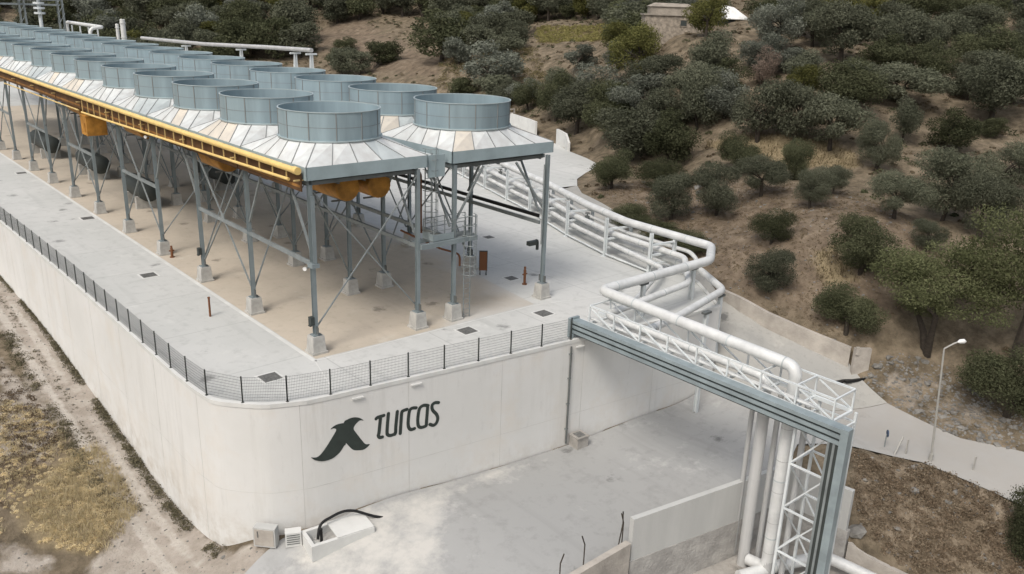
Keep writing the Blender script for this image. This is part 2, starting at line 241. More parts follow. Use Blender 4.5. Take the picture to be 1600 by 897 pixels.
('yellow', 44.0, 165.7, 2.17, 6.79, 6.32, 'one of the yellow-green trees on the ridge beyond the far end of the coolers', 'yellow-green trees on the ridge beyond the far end of the coolers'),
('dark', 64.1, 153.3, 2.98, 9.43, 8.31, 'one of the dark green trees above the long overhead pipe behind the coolers', 'dark green trees above the long overhead pipe behind the coolers'),
('olive', 104.8, 130.3, 11.85, 8.26, 6.75, 'one of the grey-green olives above the bare bank behind the coolers', 'grey-green olives above the bare bank behind the coolers'),
('olive', 110.3, 77.9, 14.94, 5.4, 5.08, 'one of the grey-green olives above the dry grass field at the top edge', 'grey-green olives above the dry grass field at the top edge'),
('olive', 97.4, 97.0, 11.15, 6.41, 5.06, 'one of the grey-green olives above the dry grass field at the top edge', 'grey-green olives above the dry grass field at the top edge'),
('olive', 127.9, 37.0, 20.56, 5.42, 5.14, 'one of the grey-green olives along the top edge at the right', 'grey-green olives along the top edge at the right'),
('olive', 113.2, 8.4, 15.41, 5.73, 4.27, 'one of the grey-green olives along the top edge at the right', 'grey-green olives along the top edge at the right'),
('olive', 94.8, 193.5, 15.91, 8.03, 5.77, 'one of the grey-green olives above the long overhead pipe behind the coolers', 'grey-green olives above the long overhead pipe behind the coolers'),
('olive', 110.2, 121.8, 13.24, 8.43, 7.04, 'one of the grey-green olives above the bare bank behind the coolers', 'grey-green olives above the bare bank behind the coolers'),
('olive', 107.0, 151.7, 13.35, 10.21, 8.08, 'one of the grey-green olives above the bare bank behind the coolers', 'grey-green olives above the bare bank behind the coolers'),
('dark', 134.6, 116.6, 18.64, 8.03, 6.17, 'one of the dark green trees above the dry grass field at the top edge', 'dark green trees above the dry grass field at the top edge'),
('dark', 140.2, 140.5, 20.88, 7.37, 6.86, 'one of the dark green trees above the dry grass field at the top edge', 'dark green trees above the dry grass field at the top edge'),
('silver', 111.6, 40.1, 18.4, 6.41, 5.43, 'one of the silvery olives along the top edge at the right', 'silvery olives along the top edge at the right'),
('dark', 43.7, 189.6, 4.55, 7.57, 7.03, 'one of the dark green trees on the ridge beyond the far end of the coolers', 'dark green trees on the ridge beyond the far end of the coolers'),
('olive', 49.8, 181.5, 4.68, 8.58, 7.51, 'one of the grey-green olives on the ridge beyond the far end of the coolers', 'grey-green olives on the ridge beyond the far end of the coolers'),
('dark', 39.1, 179.6, 2.72, 7.08, 6.57, 'one of the dark green trees on the ridge beyond the far end of the coolers', 'dark green trees on the ridge beyond the far end of the coolers'),
('dark', 82.7, 204.2, 15.01, 7.16, 6.58, 'one of the dark green trees above the long overhead pipe behind the coolers', 'dark green trees above the long overhead pipe behind the coolers'),
('silver', 79.9, 61.1, 7.35, 5.47, 4.22, 'one of the silvery olives in the thicket between roadside wall and house', 'silvery olives in the thicket between roadside wall and house'),
('olive', 89.3, 93.3, 9.27, 6.59, 5.54, 'one of the grey-green olives on the bank beside the right row of coolers', 'grey-green olives on the bank beside the right row of coolers'),
('dark', 64.3, 248.7, 18.78, 7.74, 6.03, 'one of the dark green trees on the ridge beyond the far end of the coolers', 'dark green trees on the ridge beyond the far end of the coolers'),
('olive', 62.1, 237.8, 16.47, 8.43, 6.32, 'one of the grey-green olives on the ridge beyond the far end of the coolers', 'grey-green olives on the ridge beyond the far end of the coolers'),
('dark', 106.8, 137.8, 12.52, 9.29, 8.44, 'one of the dark green trees above the bare bank behind the coolers', 'dark green trees above the bare bank behind the coolers'),
('dark', 39.0, 230.5, 11.36, 7.45, 6.21, 'one of the dark green trees on the ridge beyond the far end of the coolers', 'dark green trees on the ridge beyond the far end of the coolers'),
('dark', 62.6, 191.1, 8.59, 9.93, 7.25, 'one of the dark green trees on the ridge beyond the far end of the coolers', 'dark green trees on the ridge beyond the far end of the coolers'),
('olive', 88.1, 201.5, 15.72, 6.85, 5.53, 'one of the grey-green olives above the long overhead pipe behind the coolers', 'grey-green olives above the long overhead pipe behind the coolers'),
('olive', 105.8, 5.3, 13.12, 5.96, 4.42, 'one of the grey-green olives in the upper right orchard', 'grey-green olives in the upper right orchard'),
('dark', 108.4, 113.7, 12.99, 7.06, 5.6, 'one of the dark green trees above the bare bank behind the coolers', 'dark green trees above the bare bank behind the coolers'),
('dark', 49.5, 236.3, 14.03, 7.88, 6.98, 'one of the dark green trees on the ridge beyond the far end of the coolers', 'dark green trees on the ridge beyond the far end of the coolers'),
('olive', 96.7, 180.0, 14.22, 10.09, 8.06, 'one of the grey-green olives above the long overhead pipe behind the coolers', 'grey-green olives above the long overhead pipe behind the coolers'),
('dark', 133.2, 49.3, 21.12, 7.31, 5.9, 'one of the dark green trees along the top edge at the right', 'dark green trees along the top edge at the right'),
('silver', 67.7, 20.5, 10.3, 4.87, 4.32, 'one of the silvery olives between the stone house and the straw terrace', 'silvery olives between the stone house and the straw terrace'),
('olive', 71.6, 203.8, 12.55, 7.9, 6.06, 'one of the grey-green olives on the ridge beyond the far end of the coolers', 'grey-green olives on the ridge beyond the far end of the coolers'),
('dark', 76.2, 219.9, 16.2, 6.74, 5.18, 'one of the dark green trees on the ridge beyond the far end of the coolers', 'dark green trees on the ridge beyond the far end of the coolers'),
('olive', 110.0, 71.6, 15.37, 5.63, 4.58, 'one of the grey-green olives around the stone house and the white shed', 'grey-green olives around the stone house and the white shed'),
('yellow', 61.7, 226.5, 14.39, 8.19, 5.74, 'one of the yellow-green trees on the ridge beyond the far end of the coolers', 'yellow-green trees on the ridge beyond the far end of the coolers'),
('yellow', 36.6, 267.1, 17.68, 8.95, 7.28, 'one of the yellow-green trees on the ridge beyond the far end of the coolers', 'yellow-green trees on the ridge beyond the far end of the coolers'),
('olive', 84.8, 169.2, 9.74, 9.44, 7.75, 'one of the grey-green olives above the long overhead pipe behind the coolers', 'grey-green olives above the long overhead pipe behind the coolers'),
('dark', 105.7, 32.9, 17.69, 5.35, 4.49, 'one of the dark green trees along the top edge at the right', 'dark green trees along the top edge at the right'),
('olive', 48.5, 243.6, 15.18, 7.5, 6.21, 'one of the grey-green olives on the ridge beyond the far end of the coolers', 'grey-green olives on the ridge beyond the far end of the coolers'),
('olive', 19.9, 167.8, 0.03, 10.01, 7.2, 'one of the grey-green olives on the ridge beyond the far end of the coolers', 'grey-green olives on the ridge beyond the far end of the coolers'),
('olive', 141.2, 65.9, 21.8, 6.04, 4.71, 'one of the grey-green olives along the top edge at the right', 'grey-green olives along the top edge at the right'),
('dark', 118.6, 99.5, 15.62, 5.07, 4.04, 'one of the dark green trees above the dry grass field at the top edge', 'dark green trees above the dry grass field at the top edge'),
('olive', 131.9, 163.5, 20.82, 8.51, 6.62, 'one of the grey-green olives above the bare bank behind the coolers', 'grey-green olives above the bare bank behind the coolers'),
('silver', 62.7, 243.5, 17.58, 6.52, 6.18, 'one of the silvery olives on the ridge beyond the far end of the coolers', 'silvery olives on the ridge beyond the far end of the coolers'),
('dark', 111.7, 188.8, 19.08, 6.55, 5.15, 'one of the dark green trees above the bare bank behind the coolers', 'dark green trees above the bare bank behind the coolers'),
('silver', 38.8, 225.2, 10.23, 7.19, 5.47, 'one of the silvery olives on the ridge beyond the far end of the coolers', 'silvery olives on the ridge beyond the far end of the coolers'),
('silver', 68.2, 242.1, 18.38, 6.52, 5.55, 'one of the silvery olives on the ridge beyond the far end of the coolers', 'silvery olives on the ridge beyond the far end of the coolers'),
('yellow', 120.0, 79.8, 16.84, 5.89, 5.13, 'one of the yellow-green trees around the stone house and the white shed', 'yellow-green trees around the stone house and the white shed'),
('olive', 83.8, 83.7, 7.29, 5.7, 4.55, 'one of the grey-green olives on the bank beside the right row of coolers', 'grey-green olives on the bank beside the right row of coolers'),
('yellow', 66.0, 179.0, 7.36, 6.66, 5.26, 'one of the yellow-green trees on the ridge beyond the far end of the coolers', 'yellow-green trees on the ridge beyond the far end of the coolers'),
('dark', 42.4, 251.3, 15.63, 6.95, 5.64, 'one of the dark green trees on the ridge beyond the far end of the coolers', 'dark green trees on the ridge beyond the far end of the coolers'),
('olive', 121.9, 72.4, 17.72, 7.35, 5.67, 'one of the grey-green olives around the stone house and the white shed', 'grey-green olives around the stone house and the white shed'),
('silver', 119.8, 105.5, 15.68, 5.28, 3.77, 'one of the silvery olives above the dry grass field at the top edge', 'silvery olives above the dry grass field at the top edge'),
('silver', 137.8, 148.9, 20.93, 6.72, 6.2, 'one of the silvery olives above the bare bank behind the coolers', 'silvery olives above the bare bank behind the coolers'),
('olive', 47.0, 250.4, 16.16, 7.69, 7.06, 'one of the grey-green olives on the ridge beyond the far end of the coolers', 'grey-green olives on the ridge beyond the far end of the coolers'),
('olive', 136.8, 21.3, 21.47, 6.9, 5.66, 'one of the grey-green olives along the top edge at the right', 'grey-green olives along the top edge at the right'),
('dark', 120.7, 37.5, 19.56, 5.73, 5.24, 'one of the dark green trees along the top edge at the right', 'dark green trees along the top edge at the right'),
('olive', 59.5, 205.0, 10.15, 6.5, 5.55, 'one of the grey-green olives on the ridge beyond the far end of the coolers', 'grey-green olives on the ridge beyond the far end of the coolers'),
('dark', 101.5, 26.5, 16.74, 5.55, 4.33, 'one of the dark green trees along the top edge at the right', 'dark green trees along the top edge at the right'),
('dark', 50.1, 188.9, 5.7, 8.56, 6.07, 'one of the dark green trees on the ridge beyond the far end of the coolers', 'dark green trees on the ridge beyond the far end of the coolers'),
('olive', 98.7, 3.9, 11.38, 5.26, 4.73, 'one of the grey-green olives in the upper right orchard', 'grey-green olives in the upper right orchard'),
('olive', 127.3, 88.1, 17.86, 6.98, 5.17, 'one of the grey-green olives around the stone house and the white shed', 'grey-green olives around the stone house and the white shed'),
('silver', 87.5, 45.5, 14.4, 7.32, 5.76, 'one of the silvery olives around the stone house and the white shed', 'silvery olives around the stone house and the white shed'),
('dark', 85.9, 32.3, 15.46, 5.56, 4.46, 'one of the dark green trees around the stone house and the white shed', 'dark green trees around the stone house and the white shed'),
('olive', 81.0, 192.2, 12.67, 7.07, 5.99, 'one of the grey-green olives above the long overhead pipe behind the coolers', 'grey-green olives above the long overhead pipe behind the coolers'),
('olive', 102.2, 2.5, 11.8, 4.79, 3.64, 'one of the grey-green olives in the upper right orchard', 'grey-green olives in the upper right orchard'),
('olive', 112.1, 66.6, 16.28, 5.52, 3.95, 'one of the grey-green olives around the stone house and the white shed', 'grey-green olives around the stone house and the white shed'),
('olive', 140.0, 94.9, 20.16, 6.74, 5.71, 'one of the grey-green olives around the stone house and the white shed', 'grey-green olives around the stone house and the white shed'),
('yellow', 137.2, 65.1, 21.06, 5.3, 3.97, 'one of the yellow-green trees along the top edge at the right', 'yellow-green trees along the top edge at the right'),
('dark', 91.3, 6.0, 11.03, 7.05, 5.33, 'one of the dark green trees in the upper right orchard', 'dark green trees in the upper right orchard'),
('dark', 125.3, 98.0, 17.02, 7.21, 5.96, 'one of the dark green trees above the dry grass field at the top edge', 'dark green trees above the dry grass field at the top edge'),
('olive', 145.8, 95.3, 21.39, 7.67, 5.37, 'one of the grey-green olives around the stone house and the white shed', 'grey-green olives around the stone house and the white shed'),
('olive', 90.6, 98.9, 9.47, 6.35, 4.96, 'one of the grey-green olives on the bank beside the right row of coolers', 'grey-green olives on the bank beside the right row of coolers'),
('olive', 101.5, 164.4, 13.21, 6.81, 6.23, 'one of the grey-green olives above the bare bank behind the coolers', 'grey-green olives above the bare bank behind the coolers'),
('olive', 31.3, 193.3, 2.78, 6.95, 5.14, 'one of the grey-green olives on the ridge beyond the far end of the coolers', 'grey-green olives on the ridge beyond the far end of the coolers'),
('dark', 60.0, 36.0, 3.3, 6.34, 5.18, 'one of the dark green trees in the thicket between roadside wall and house', 'dark green trees in the thicket between roadside wall and house'),
('dark', 118.4, 50.9, 18.76, 6.51, 5.07, 'one of the dark green trees along the top edge at the right', 'dark green trees along the top edge at the right'),
('olive', 140.5, 84.1, 20.75, 5.37, 4.72, 'one of the grey-green olives around the stone house and the white shed', 'grey-green olives around the stone house and the white shed'),
('olive', 33.2, 202.2, 4.41, 8.11, 6.63, 'one of the grey-green olives on the ridge beyond the far end of the coolers', 'grey-green olives on the ridge beyond the far end of the coolers'),
('dark', 111.6, 161.1, 15.44, 10.31, 9.39, 'one of the dark green trees above the bare bank behind the coolers', 'dark green trees above the bare bank behind the coolers'),
('yellow', 152.2, 92.9, 22.94, 6.46, 5.99, 'one of the yellow-green trees around the stone house and the white shed', 'yellow-green trees around the stone house and the white shed'),
('dark', 81.4, 228.3, 18.72, 9.73, 7.88, 'one of the dark green trees on the ridge beyond the far end of the coolers', 'dark green trees on the ridge beyond the far end of the coolers'),
('olive', 54.1, 253.4, 17.8, 7.6, 7.08, 'one of the grey-green olives on the ridge beyond the far end of the coolers', 'grey-green olives on the ridge beyond the far end of the coolers'),
('dark', 71.7, 225.2, 16.15, 9.67, 7.83, 'one of the dark green trees on the ridge beyond the far end of the coolers', 'dark green trees on the ridge beyond the far end of the coolers'),
('olive', 59.9, 159.3, 3.24, 7.03, 5.72, 'one of the grey-green olives on the ridge beyond the far end of the coolers', 'grey-green olives on the ridge beyond the far end of the coolers'),
('olive', 59.4, 196.8, 8.81, 10.24, 7.49, 'one of the grey-green olives on the ridge beyond the far end of the coolers', 'grey-green olives on the ridge beyond the far end of the coolers'),
('silver', 122.8, 13.8, 18.15, 5.81, 5.3, 'one of the silvery olives along the top edge at the right', 'silvery olives along the top edge at the right'),
('olive', 108.5, 145.0, 13.28, 8.37, 6.38, 'one of the grey-green olives above the bare bank behind the coolers', 'grey-green olives above the bare bank behind the coolers'),
('dark', 117.7, 95.5, 15.59, 5.67, 4.45, 'one of the dark green trees above the dry grass field at the top edge', 'dark green trees above the dry grass field at the top edge'),
('olive', 140.3, 101.3, 20.0, 10.29, 8.65, 'one of the grey-green olives around the stone house and the white shed', 'grey-green olives around the stone house and the white shed'),
('olive', 98.9, 116.0, 10.66, 6.09, 5.65, 'one of the grey-green olives above the bare bank behind the coolers', 'grey-green olives above the bare bank behind the coolers'),
('olive', 92.2, 113.6, 9.04, 5.65, 4.72, 'one of the grey-green olives on the bank beside the right row of coolers', 'grey-green olives on the bank beside the right row of coolers'),
('olive', 87.2, 106.9, 8.07, 7.36, 6.34, 'one of the grey-green olives on the bank beside the right row of coolers', 'grey-green olives on the bank beside the right row of coolers'),
('dark', 106.2, 203.7, 20.12, 6.84, 5.43, 'one of the dark green trees above the long overhead pipe behind the coolers', 'dark green trees above the long overhead pipe behind the coolers'),
('olive', 75.9, 15.5, 11.36, 7.22, 6.79, 'one of the grey-green olives between the stone house and the straw terrace', 'grey-green olives between the stone house and the straw terrace'),
('olive', 29.4, 231.7, 10.27, 8.51, 6.19, 'one of the grey-green olives on the ridge beyond the far end of the coolers', 'grey-green olives on the ridge beyond the far end of the coolers'),
('olive', 94.3, 47.7, 15.32, 4.91, 4.04, 'one of the grey-green olives around the stone house and the white shed', 'grey-green olives around the stone house and the white shed'),
('dark', 110.4, 179.0, 17.36, 6.61, 5.26, 'one of the dark green trees above the bare bank behind the coolers', 'dark green trees above the bare bank behind the coolers'),
('dark', 100.1, 199.3, 18.05, 8.36, 7.85, 'one of the dark green trees above the long overhead pipe behind the coolers', 'dark green trees above the long overhead pipe behind the coolers'),
('dark', 99.8, 102.6, 11.49, 5.29, 3.98, 'one of the dark green trees above the bare bank behind the coolers', 'dark green trees above the bare bank behind the coolers'),
('olive', 34.5, 255.2, 15.22, 8.86, 7.97, 'one of the grey-green olives on the ridge beyond the far end of the coolers', 'grey-green olives on the ridge beyond the far end of the coolers'),
('olive', 105.3, 69.2, 14.54, 6.63, 5.43, 'one of the grey-green olives around the stone house and the white shed', 'grey-green olives around the stone house and the white shed'),
('silver', 73.3, 47.3, 8.57, 4.92, 3.59, 'one of the silvery olives in the thicket between roadside wall and house', 'silvery olives in the thicket between roadside wall and house'),
('dark', 130.6, 61.1, 20.05, 5.61, 4.96, 'one of the dark green trees along the top edge at the right', 'dark green trees along the top edge at the right'),
('dark', 78.2, 6.0, 9.65, 5.2, 4.84, 'one of the dark green trees in the upper right orchard', 'dark green trees in the upper right orchard'),
('olive', 115.0, 133.9, 14.49, 9.2, 7.57, 'one of the grey-green olives above the bare bank behind the coolers', 'grey-green olives above the bare bank behind the coolers'),
('dark', 53.7, 226.7, 12.95, 8.66, 6.24, 'one of the dark green trees on the ridge beyond the far end of the coolers', 'dark green trees on the ridge beyond the far end of the coolers'),
('olive', 69.0, 197.8, 11.02, 8.64, 7.38, 'one of the grey-green olives on the ridge beyond the far end of the coolers', 'grey-green olives on the ridge beyond the far end of the coolers'),
('olive', 86.5, 20.5, 13.72, 4.91, 4.1, 'one of the grey-green olives between the stone house and the straw terrace', 'grey-green olives between the stone house and the straw terrace'),
('olive', 84.1, 12.5, 11.79, 7.27, 6.39, 'one of the grey-green olives in the upper right orchard', 'grey-green olives in the upper right orchard'),
('olive', 118.9, 89.5, 16.09, 7.08, 6.72, 'one of the grey-green olives above the dry grass field at the top edge', 'grey-green olives above the dry grass field at the top edge'),
('dark', 114.5, 75.9, 15.99, 5.5, 3.94, 'one of the dark green trees around the stone house and the white shed', 'dark green trees around the stone house and the white shed'),
('olive', 102.3, 11.6, 14.01, 6.13, 5.11, 'one of the grey-green olives in the upper right orchard', 'grey-green olives in the upper right orchard'),
('olive', 102.4, 58.6, 15.2, 5.74, 5.18, 'one of the grey-green olives around the stone house and the white shed', 'grey-green olives around the stone house and the white shed'),
('olive', 39.4, 153.7, 0.8, 4.75, 3.71, 'one of the grey-green olives on the ridge beyond the far end of the coolers', 'grey-green olives on the ridge beyond the far end of the coolers'),
('dark', 103.8, 116.1, 11.85, 7.35, 5.38, 'one of the dark green trees above the bare bank behind the coolers', 'dark green trees above the bare bank behind the coolers'),
('dark', 98.0, 214.4, 20.03, 10.1, 9.47, 'one of the dark green trees above the long overhead pipe behind the coolers', 'dark green trees above the long overhead pipe behind the coolers'),
('dark', 141.8, 108.4, 20.17, 7.17, 6.09, 'one of the dark green trees above the dry grass field at the top edge', 'dark green trees above the dry grass field at the top edge'),
('silver', 142.0, 31.0, 22.8, 6.51, 4.96, 'one of the silvery olives along the top edge at the right', 'silvery olives along the top edge at the right'),
('olive', 138.2, 33.3, 22.17, 5.41, 4.5, 'one of the grey-green olives along the top edge at the right', 'grey-green olives along the top edge at the right'),
('dark', 106.9, 13.5, 15.27, 7.04, 5.49, 'one of the dark green trees along the top edge at the right', 'dark green trees along the top edge at the right'),
('dark', 100.2, 18.3, 15.28, 7.15, 6.28, 'one of the dark green trees along the top edge at the right', 'dark green trees along the top edge at the right'),
('olive', 88.1, 208.1, 16.8, 8.83, 6.25, 'one of the grey-green olives above the long overhead pipe behind the coolers', 'grey-green olives above the long overhead pipe behind the coolers'),
('dark', 104.7, 20.5, 16.32, 5.13, 4.09, 'one of the dark green trees along the top edge at the right', 'dark green trees along the top edge at the right'),
('dark', 72.4, 170.2, 7.17, 8.99, 8.09, 'one of the dark green trees above the long overhead pipe behind the coolers', 'dark green trees above the long overhead pipe behind the coolers'),
('silver', 111.2, 34.1, 18.35, 7.19, 6.05, 'one of the silvery olives along the top edge at the right', 'silvery olives along the top edge at the right'),
('yellow', 94.0, 109.6, 9.74, 6.67, 5.08, 'one of the yellow-green trees on the bank beside the right row of coolers', 'yellow-green trees on the bank beside the right row of coolers'),
('silver', 109.2, 194.6, 19.36, 9.83, 7.55, 'one of the silvery olives above the bare bank behind the coolers', 'silvery olives above the bare bank behind the coolers'),
('dark', 89.8, 1.3, 9.92, 5.85, 4.8, 'one of the dark green trees in the upper right orchard', 'dark green trees in the upper right orchard'),
('dark', 34.7, 237.2, 12.05, 8.49, 6.87, 'one of the dark green trees on the ridge beyond the far end of the coolers', 'dark green trees on the ridge beyond the far end of the coolers'),
('olive', 122.1, 176.6, 19.9, 8.73, 6.8, 'one of the grey-green olives above the bare bank behind the coolers', 'grey-green olives above the bare bank behind the coolers'),
('dark', 140.8, 51.6, 22.37, 6.4, 5.16, 'one of the dark green trees along the top edge at the right', 'dark green trees along the top edge at the right'),
('dark', 129.7, 146.4, 18.75, 9.28, 7.31, 'one of the dark green trees above the bare bank behind the coolers', 'dark green trees above the bare bank behind the coolers'),
('olive', 26.8, 203.6, 3.53, 6.96, 5.89, 'one of the grey-green olives on the ridge beyond the far end of the coolers', 'grey-green olives on the ridge beyond the far end of the coolers'),
('olive', 104.6, 64.2, 14.94, 7.4, 6.28, 'one of the grey-green olives around the stone house and the white shed', 'grey-green olives around the stone house and the white shed'),
('olive', 118.9, 10.5, 16.95, 6.03, 4.77, 'one of the grey-green olives along the top edge at the right', 'grey-green olives along the top edge at the right'),
('olive', 131.3, 22.4, 20.54, 5.11, 4.16, 'one of the grey-green olives along the top edge at the right', 'grey-green olives along the top edge at the right'),
('dark', 136.9, 38.7, 21.99, 7.33, 6.08, 'one of the dark green trees along the top edge at the right', 'dark green trees along the top edge at the right'),
('olive', 88.3, 86.7, 8.9, 4.65, 4.36, 'one of the grey-green olives on the bank beside the right row of coolers', 'grey-green olives on the bank beside the right row of coolers'),
('olive', 130.6, 29.4, 20.8, 5.43, 4.13, 'one of the grey-green olives along the top edge at the right', 'grey-green olives along the top edge at the right'),
('dark', 149.5, 101.1, 22.04, 9.78, 8.75, 'one of the dark green trees around the stone house and the white shed', 'dark green trees around the stone house and the white shed'),
('olive', 128.6, 154.1, 19.11, 7.62, 6.96, 'one of the grey-green olives above the bare bank behind the coolers', 'grey-green olives above the bare bank behind the coolers'),
('olive', 24.2, 210.8, 4.65, 8.9, 6.81, 'one of the grey-green olives on the ridge beyond the far end of the coolers', 'grey-green olives on the ridge beyond the far end of the coolers'),
('olive', 29.3, 186.0, 1.8, 10.22, 8.54, 'one of the grey-green olives on the ridge beyond the far end of the coolers', 'grey-green olives on the ridge beyond the far end of the coolers'),
('silver', 105.0, 109.4, 12.38, 6.94, 5.2, 'one of the silvery olives above the bare bank behind the coolers', 'silvery olives above the bare bank behind the coolers'),
('olive', 43.3, 160.1, 1.62, 8.85, 6.36, 'one of the grey-green olives on the ridge beyond the far end of the coolers', 'grey-green olives on the ridge beyond the far end of the coolers'),
('olive', 91.6, 31.4, 16.06, 6.56, 4.83, 'one of the grey-green olives along the top edge at the right', 'grey-green olives along the top edge at the right'),
('dark', 40.1, 247.1, 14.58, 8.06, 6.52, 'one of the dark green trees on the ridge beyond the far end of the coolers', 'dark green trees on the ridge beyond the far end of the coolers'),
('olive', 123.1, 186.0, 21.35, 6.87, 5.17, 'one of the grey-green olives above the bare bank behind the coolers', 'grey-green olives above the bare bank behind the coolers'),
('olive', 96.8, 54.3, 14.65, 6.45, 6.06, 'one of the grey-green olives around the stone house and the white shed', 'grey-green olives around the stone house and the white shed'),
('dark', 127.6, 111.4, 17.17, 9.14, 8.58, 'one of the dark green trees above the dry grass field at the top edge', 'dark green trees above the dry grass field at the top edge'),
('silver', 122.5, 109.3, 16.14, 7.03, 5.38, 'one of the silvery olives above the dry grass field at the top edge', 'silvery olives above the dry grass field at the top edge'),
('silver', 46.1, 194.4, 5.67, 9.21, 8.31, 'one of the silvery olives on the ridge beyond the far end of the coolers', 'silvery olives on the ridge beyond the far end of the coolers'),
('olive', 116.8, 35.6, 19.04, 6.43, 5.03, 'one of the grey-green olives along the top edge at the right', 'grey-green olives along the top edge at the right'),
('olive', 129.4, 12.7, 19.36, 7.3, 6.53, 'one of the grey-green olives along the top edge at the right', 'grey-green olives along the top edge at the right'),
('dark', 66.2, 234.5, 16.65, 7.87, 7.2, 'one of the dark green trees on the ridge beyond the far end of the coolers', 'dark green trees on the ridge beyond the far end of the coolers'),
('olive', 50.3, 156.5, 1.8, 7.29, 6.89, 'one of the grey-green olives on the ridge beyond the far end of the coolers', 'grey-green olives on the ridge beyond the far end of the coolers'),
('olive', 133.3, 79.8, 19.49, 6.42, 4.83, 'one of the grey-green olives around the stone house and the white shed', 'grey-green olives around the stone house and the white shed'),
('yellow', 92.3, 26.5, 15.61, 5.13, 4.67, 'one of the yellow-green trees along the top edge at the right', 'yellow-green trees along the top edge at the right'),
('olive', 65.4, 205.9, 11.56, 6.81, 5.6, 'one of the grey-green olives on the ridge beyond the far end of the coolers', 'grey-green olives on the ridge beyond the far end of the coolers'),
('olive', 85.3, 218.7, 17.93, 7.98, 6.33, 'one of the grey-green olives on the ridge beyond the far end of the coolers', 'grey-green olives on the ridge beyond the far end of the coolers'),
('olive', 99.2, 206.4, 19.0, 7.88, 6.81, 'one of the grey-green olives above the long overhead pipe behind the coolers', 'grey-green olives above the long overhead pipe behind the coolers'),
('olive', 94.5, 104.7, 10.14, 4.66, 4.01, 'one of the grey-green olives above the bare bank behind the coolers', 'grey-green olives above the bare bank behind the coolers'),
('olive', 16.7, 173.7, 0.02, 8.36, 7.46, 'one of the grey-green olives on the ridge beyond the far end of the coolers', 'grey-green olives on the ridge beyond the far end of the coolers'),
('dark', 69.2, 157.3, 4.5, 8.86, 8.29, 'one of the dark green trees above the long overhead pipe behind the coolers', 'dark green trees above the long overhead pipe behind the coolers'),
('dark', 134.8, 44.6, 21.55, 6.29, 5.47, 'one of the dark green trees along the top edge at the right', 'dark green trees along the top edge at the right'),
('olive', 41.3, 172.3, 2.41, 6.85, 5.28, 'one of the grey-green olives on the ridge beyond the far end of the coolers', 'grey-green olives on the ridge beyond the far end of the coolers'),
('olive', 35.8, 183.2, 2.52, 7.31, 5.94, 'one of the grey-green olives on the ridge beyond the far end of the coolers', 'grey-green olives on the ridge beyond the far end of the coolers'),
('olive', 126.3, 55.4, 19.69, 5.24, 4.28, 'one of the grey-green olives along the top edge at the right', 'grey-green olives along the top edge at the right'),
('silver', 62.6, 173.9, 5.9, 9.49, 8.12, 'one of the silvery olives on the ridge beyond the far end of the coolers', 'silvery olives on the ridge beyond the far end of the coolers'),
('olive', 76.4, 199.8, 12.93, 6.74, 4.91, 'one of the grey-green olives on the ridge beyond the far end of the coolers', 'grey-green olives on the ridge beyond the far end of the coolers'),
('yellow', 87.6, 193.8, 14.36, 8.65, 8.02, 'one of the yellow-green trees above the long overhead pipe behind the coolers', 'yellow-green trees above the long overhead pipe behind the coolers'),
('dark', 77.1, 10.1, 10.45, 5.99, 4.38, 'one of the dark green trees in the upper right orchard', 'dark green trees in the upper right orchard'),
('dark', 57.7, 152.6, 1.97, 7.1, 5.76, 'one of the dark green trees above the long overhead pipe behind the coolers', 'dark green trees above the long overhead pipe behind the coolers'),
('olive', 65.2, 183.4, 7.91, 7.23, 6.84, 'one of the grey-green olives on the ridge beyond the far end of the coolers', 'grey-green olives on the ridge beyond the far end of the coolers'),
('olive', 75.1, 144.9, 4.22, 8.57, 7.78, 'one of the grey-green olives above the long overhead pipe behind the coolers', 'grey-green olives above the long overhead pipe behind the coolers'),
('dark', 140.1, 90.4, 20.37, 7.59, 6.42, 'one of the dark green trees around the stone house and the white shed', 'dark green trees around the stone house and the white shed'),
('olive', 106.9, 59.7, 15.99, 5.96, 4.52, 'one of the grey-green olives around the stone house and the white shed', 'grey-green olives around the stone house and the white shed'),
('olive', 92.1, 90.8, 10.0, 4.96, 3.59, 'one of the grey-green olives on the bank beside the right row of coolers', 'grey-green olives on the bank beside the right row of coolers'),
('olive', 78.9, 155.0, 6.29, 10.14, 8.84, 'one of the grey-green olives above the long overhead pipe behind the coolers', 'grey-green olives above the long overhead pipe behind the coolers'),
('olive', 136.3, 54.3, 21.44, 5.98, 5.67, 'one of the grey-green olives along the top edge at the right', 'grey-green olives along the top edge at the right'),
('olive', 121.8, 44.9, 19.58, 5.01, 3.63, 'one of the grey-green olives along the top edge at the right', 'grey-green olives along the top edge at the right'),
('olive', 47.0, 153.3, 1.2, 7.35, 5.43, 'one of the grey-green olives on the ridge beyond the far end of the coolers', 'grey-green olives on the ridge beyond the far end of the coolers'),
('yellow', 109.9, 108.3, 13.51, 7.02, 6.47, 'one of the yellow-green trees above the dry grass field at the top edge', 'yellow-green trees above the dry grass field at the top edge'),
('olive', 20.7, 191.1, 1.16, 7.67, 5.43, 'one of the grey-green olives on the ridge beyond the far end of the coolers', 'grey-green olives on the ridge beyond the far end of the coolers'),
('olive', 67.9, 209.6, 12.71, 7.15, 5.07, 'one of the grey-green olives on the ridge beyond the far end of the coolers', 'grey-green olives on the ridge beyond the far end of the coolers'),
('silver', 94.3, 101.1, 10.27, 6.66, 6.22, 'one of the silvery olives on the bank beside the right row of coolers', 'silvery olives on the bank beside the right row of coolers'),
('dark', 115.8, 16.3, 17.24, 6.22, 4.9, 'one of the dark green trees along the top edge at the right', 'dark green trees along the top edge at the right'),
('olive', 126.4, 123.7, 16.93, 8.68, 7.62, 'one of the grey-green olives above the dry grass field at the top edge', 'grey-green olives above the dry grass field at the top edge'),
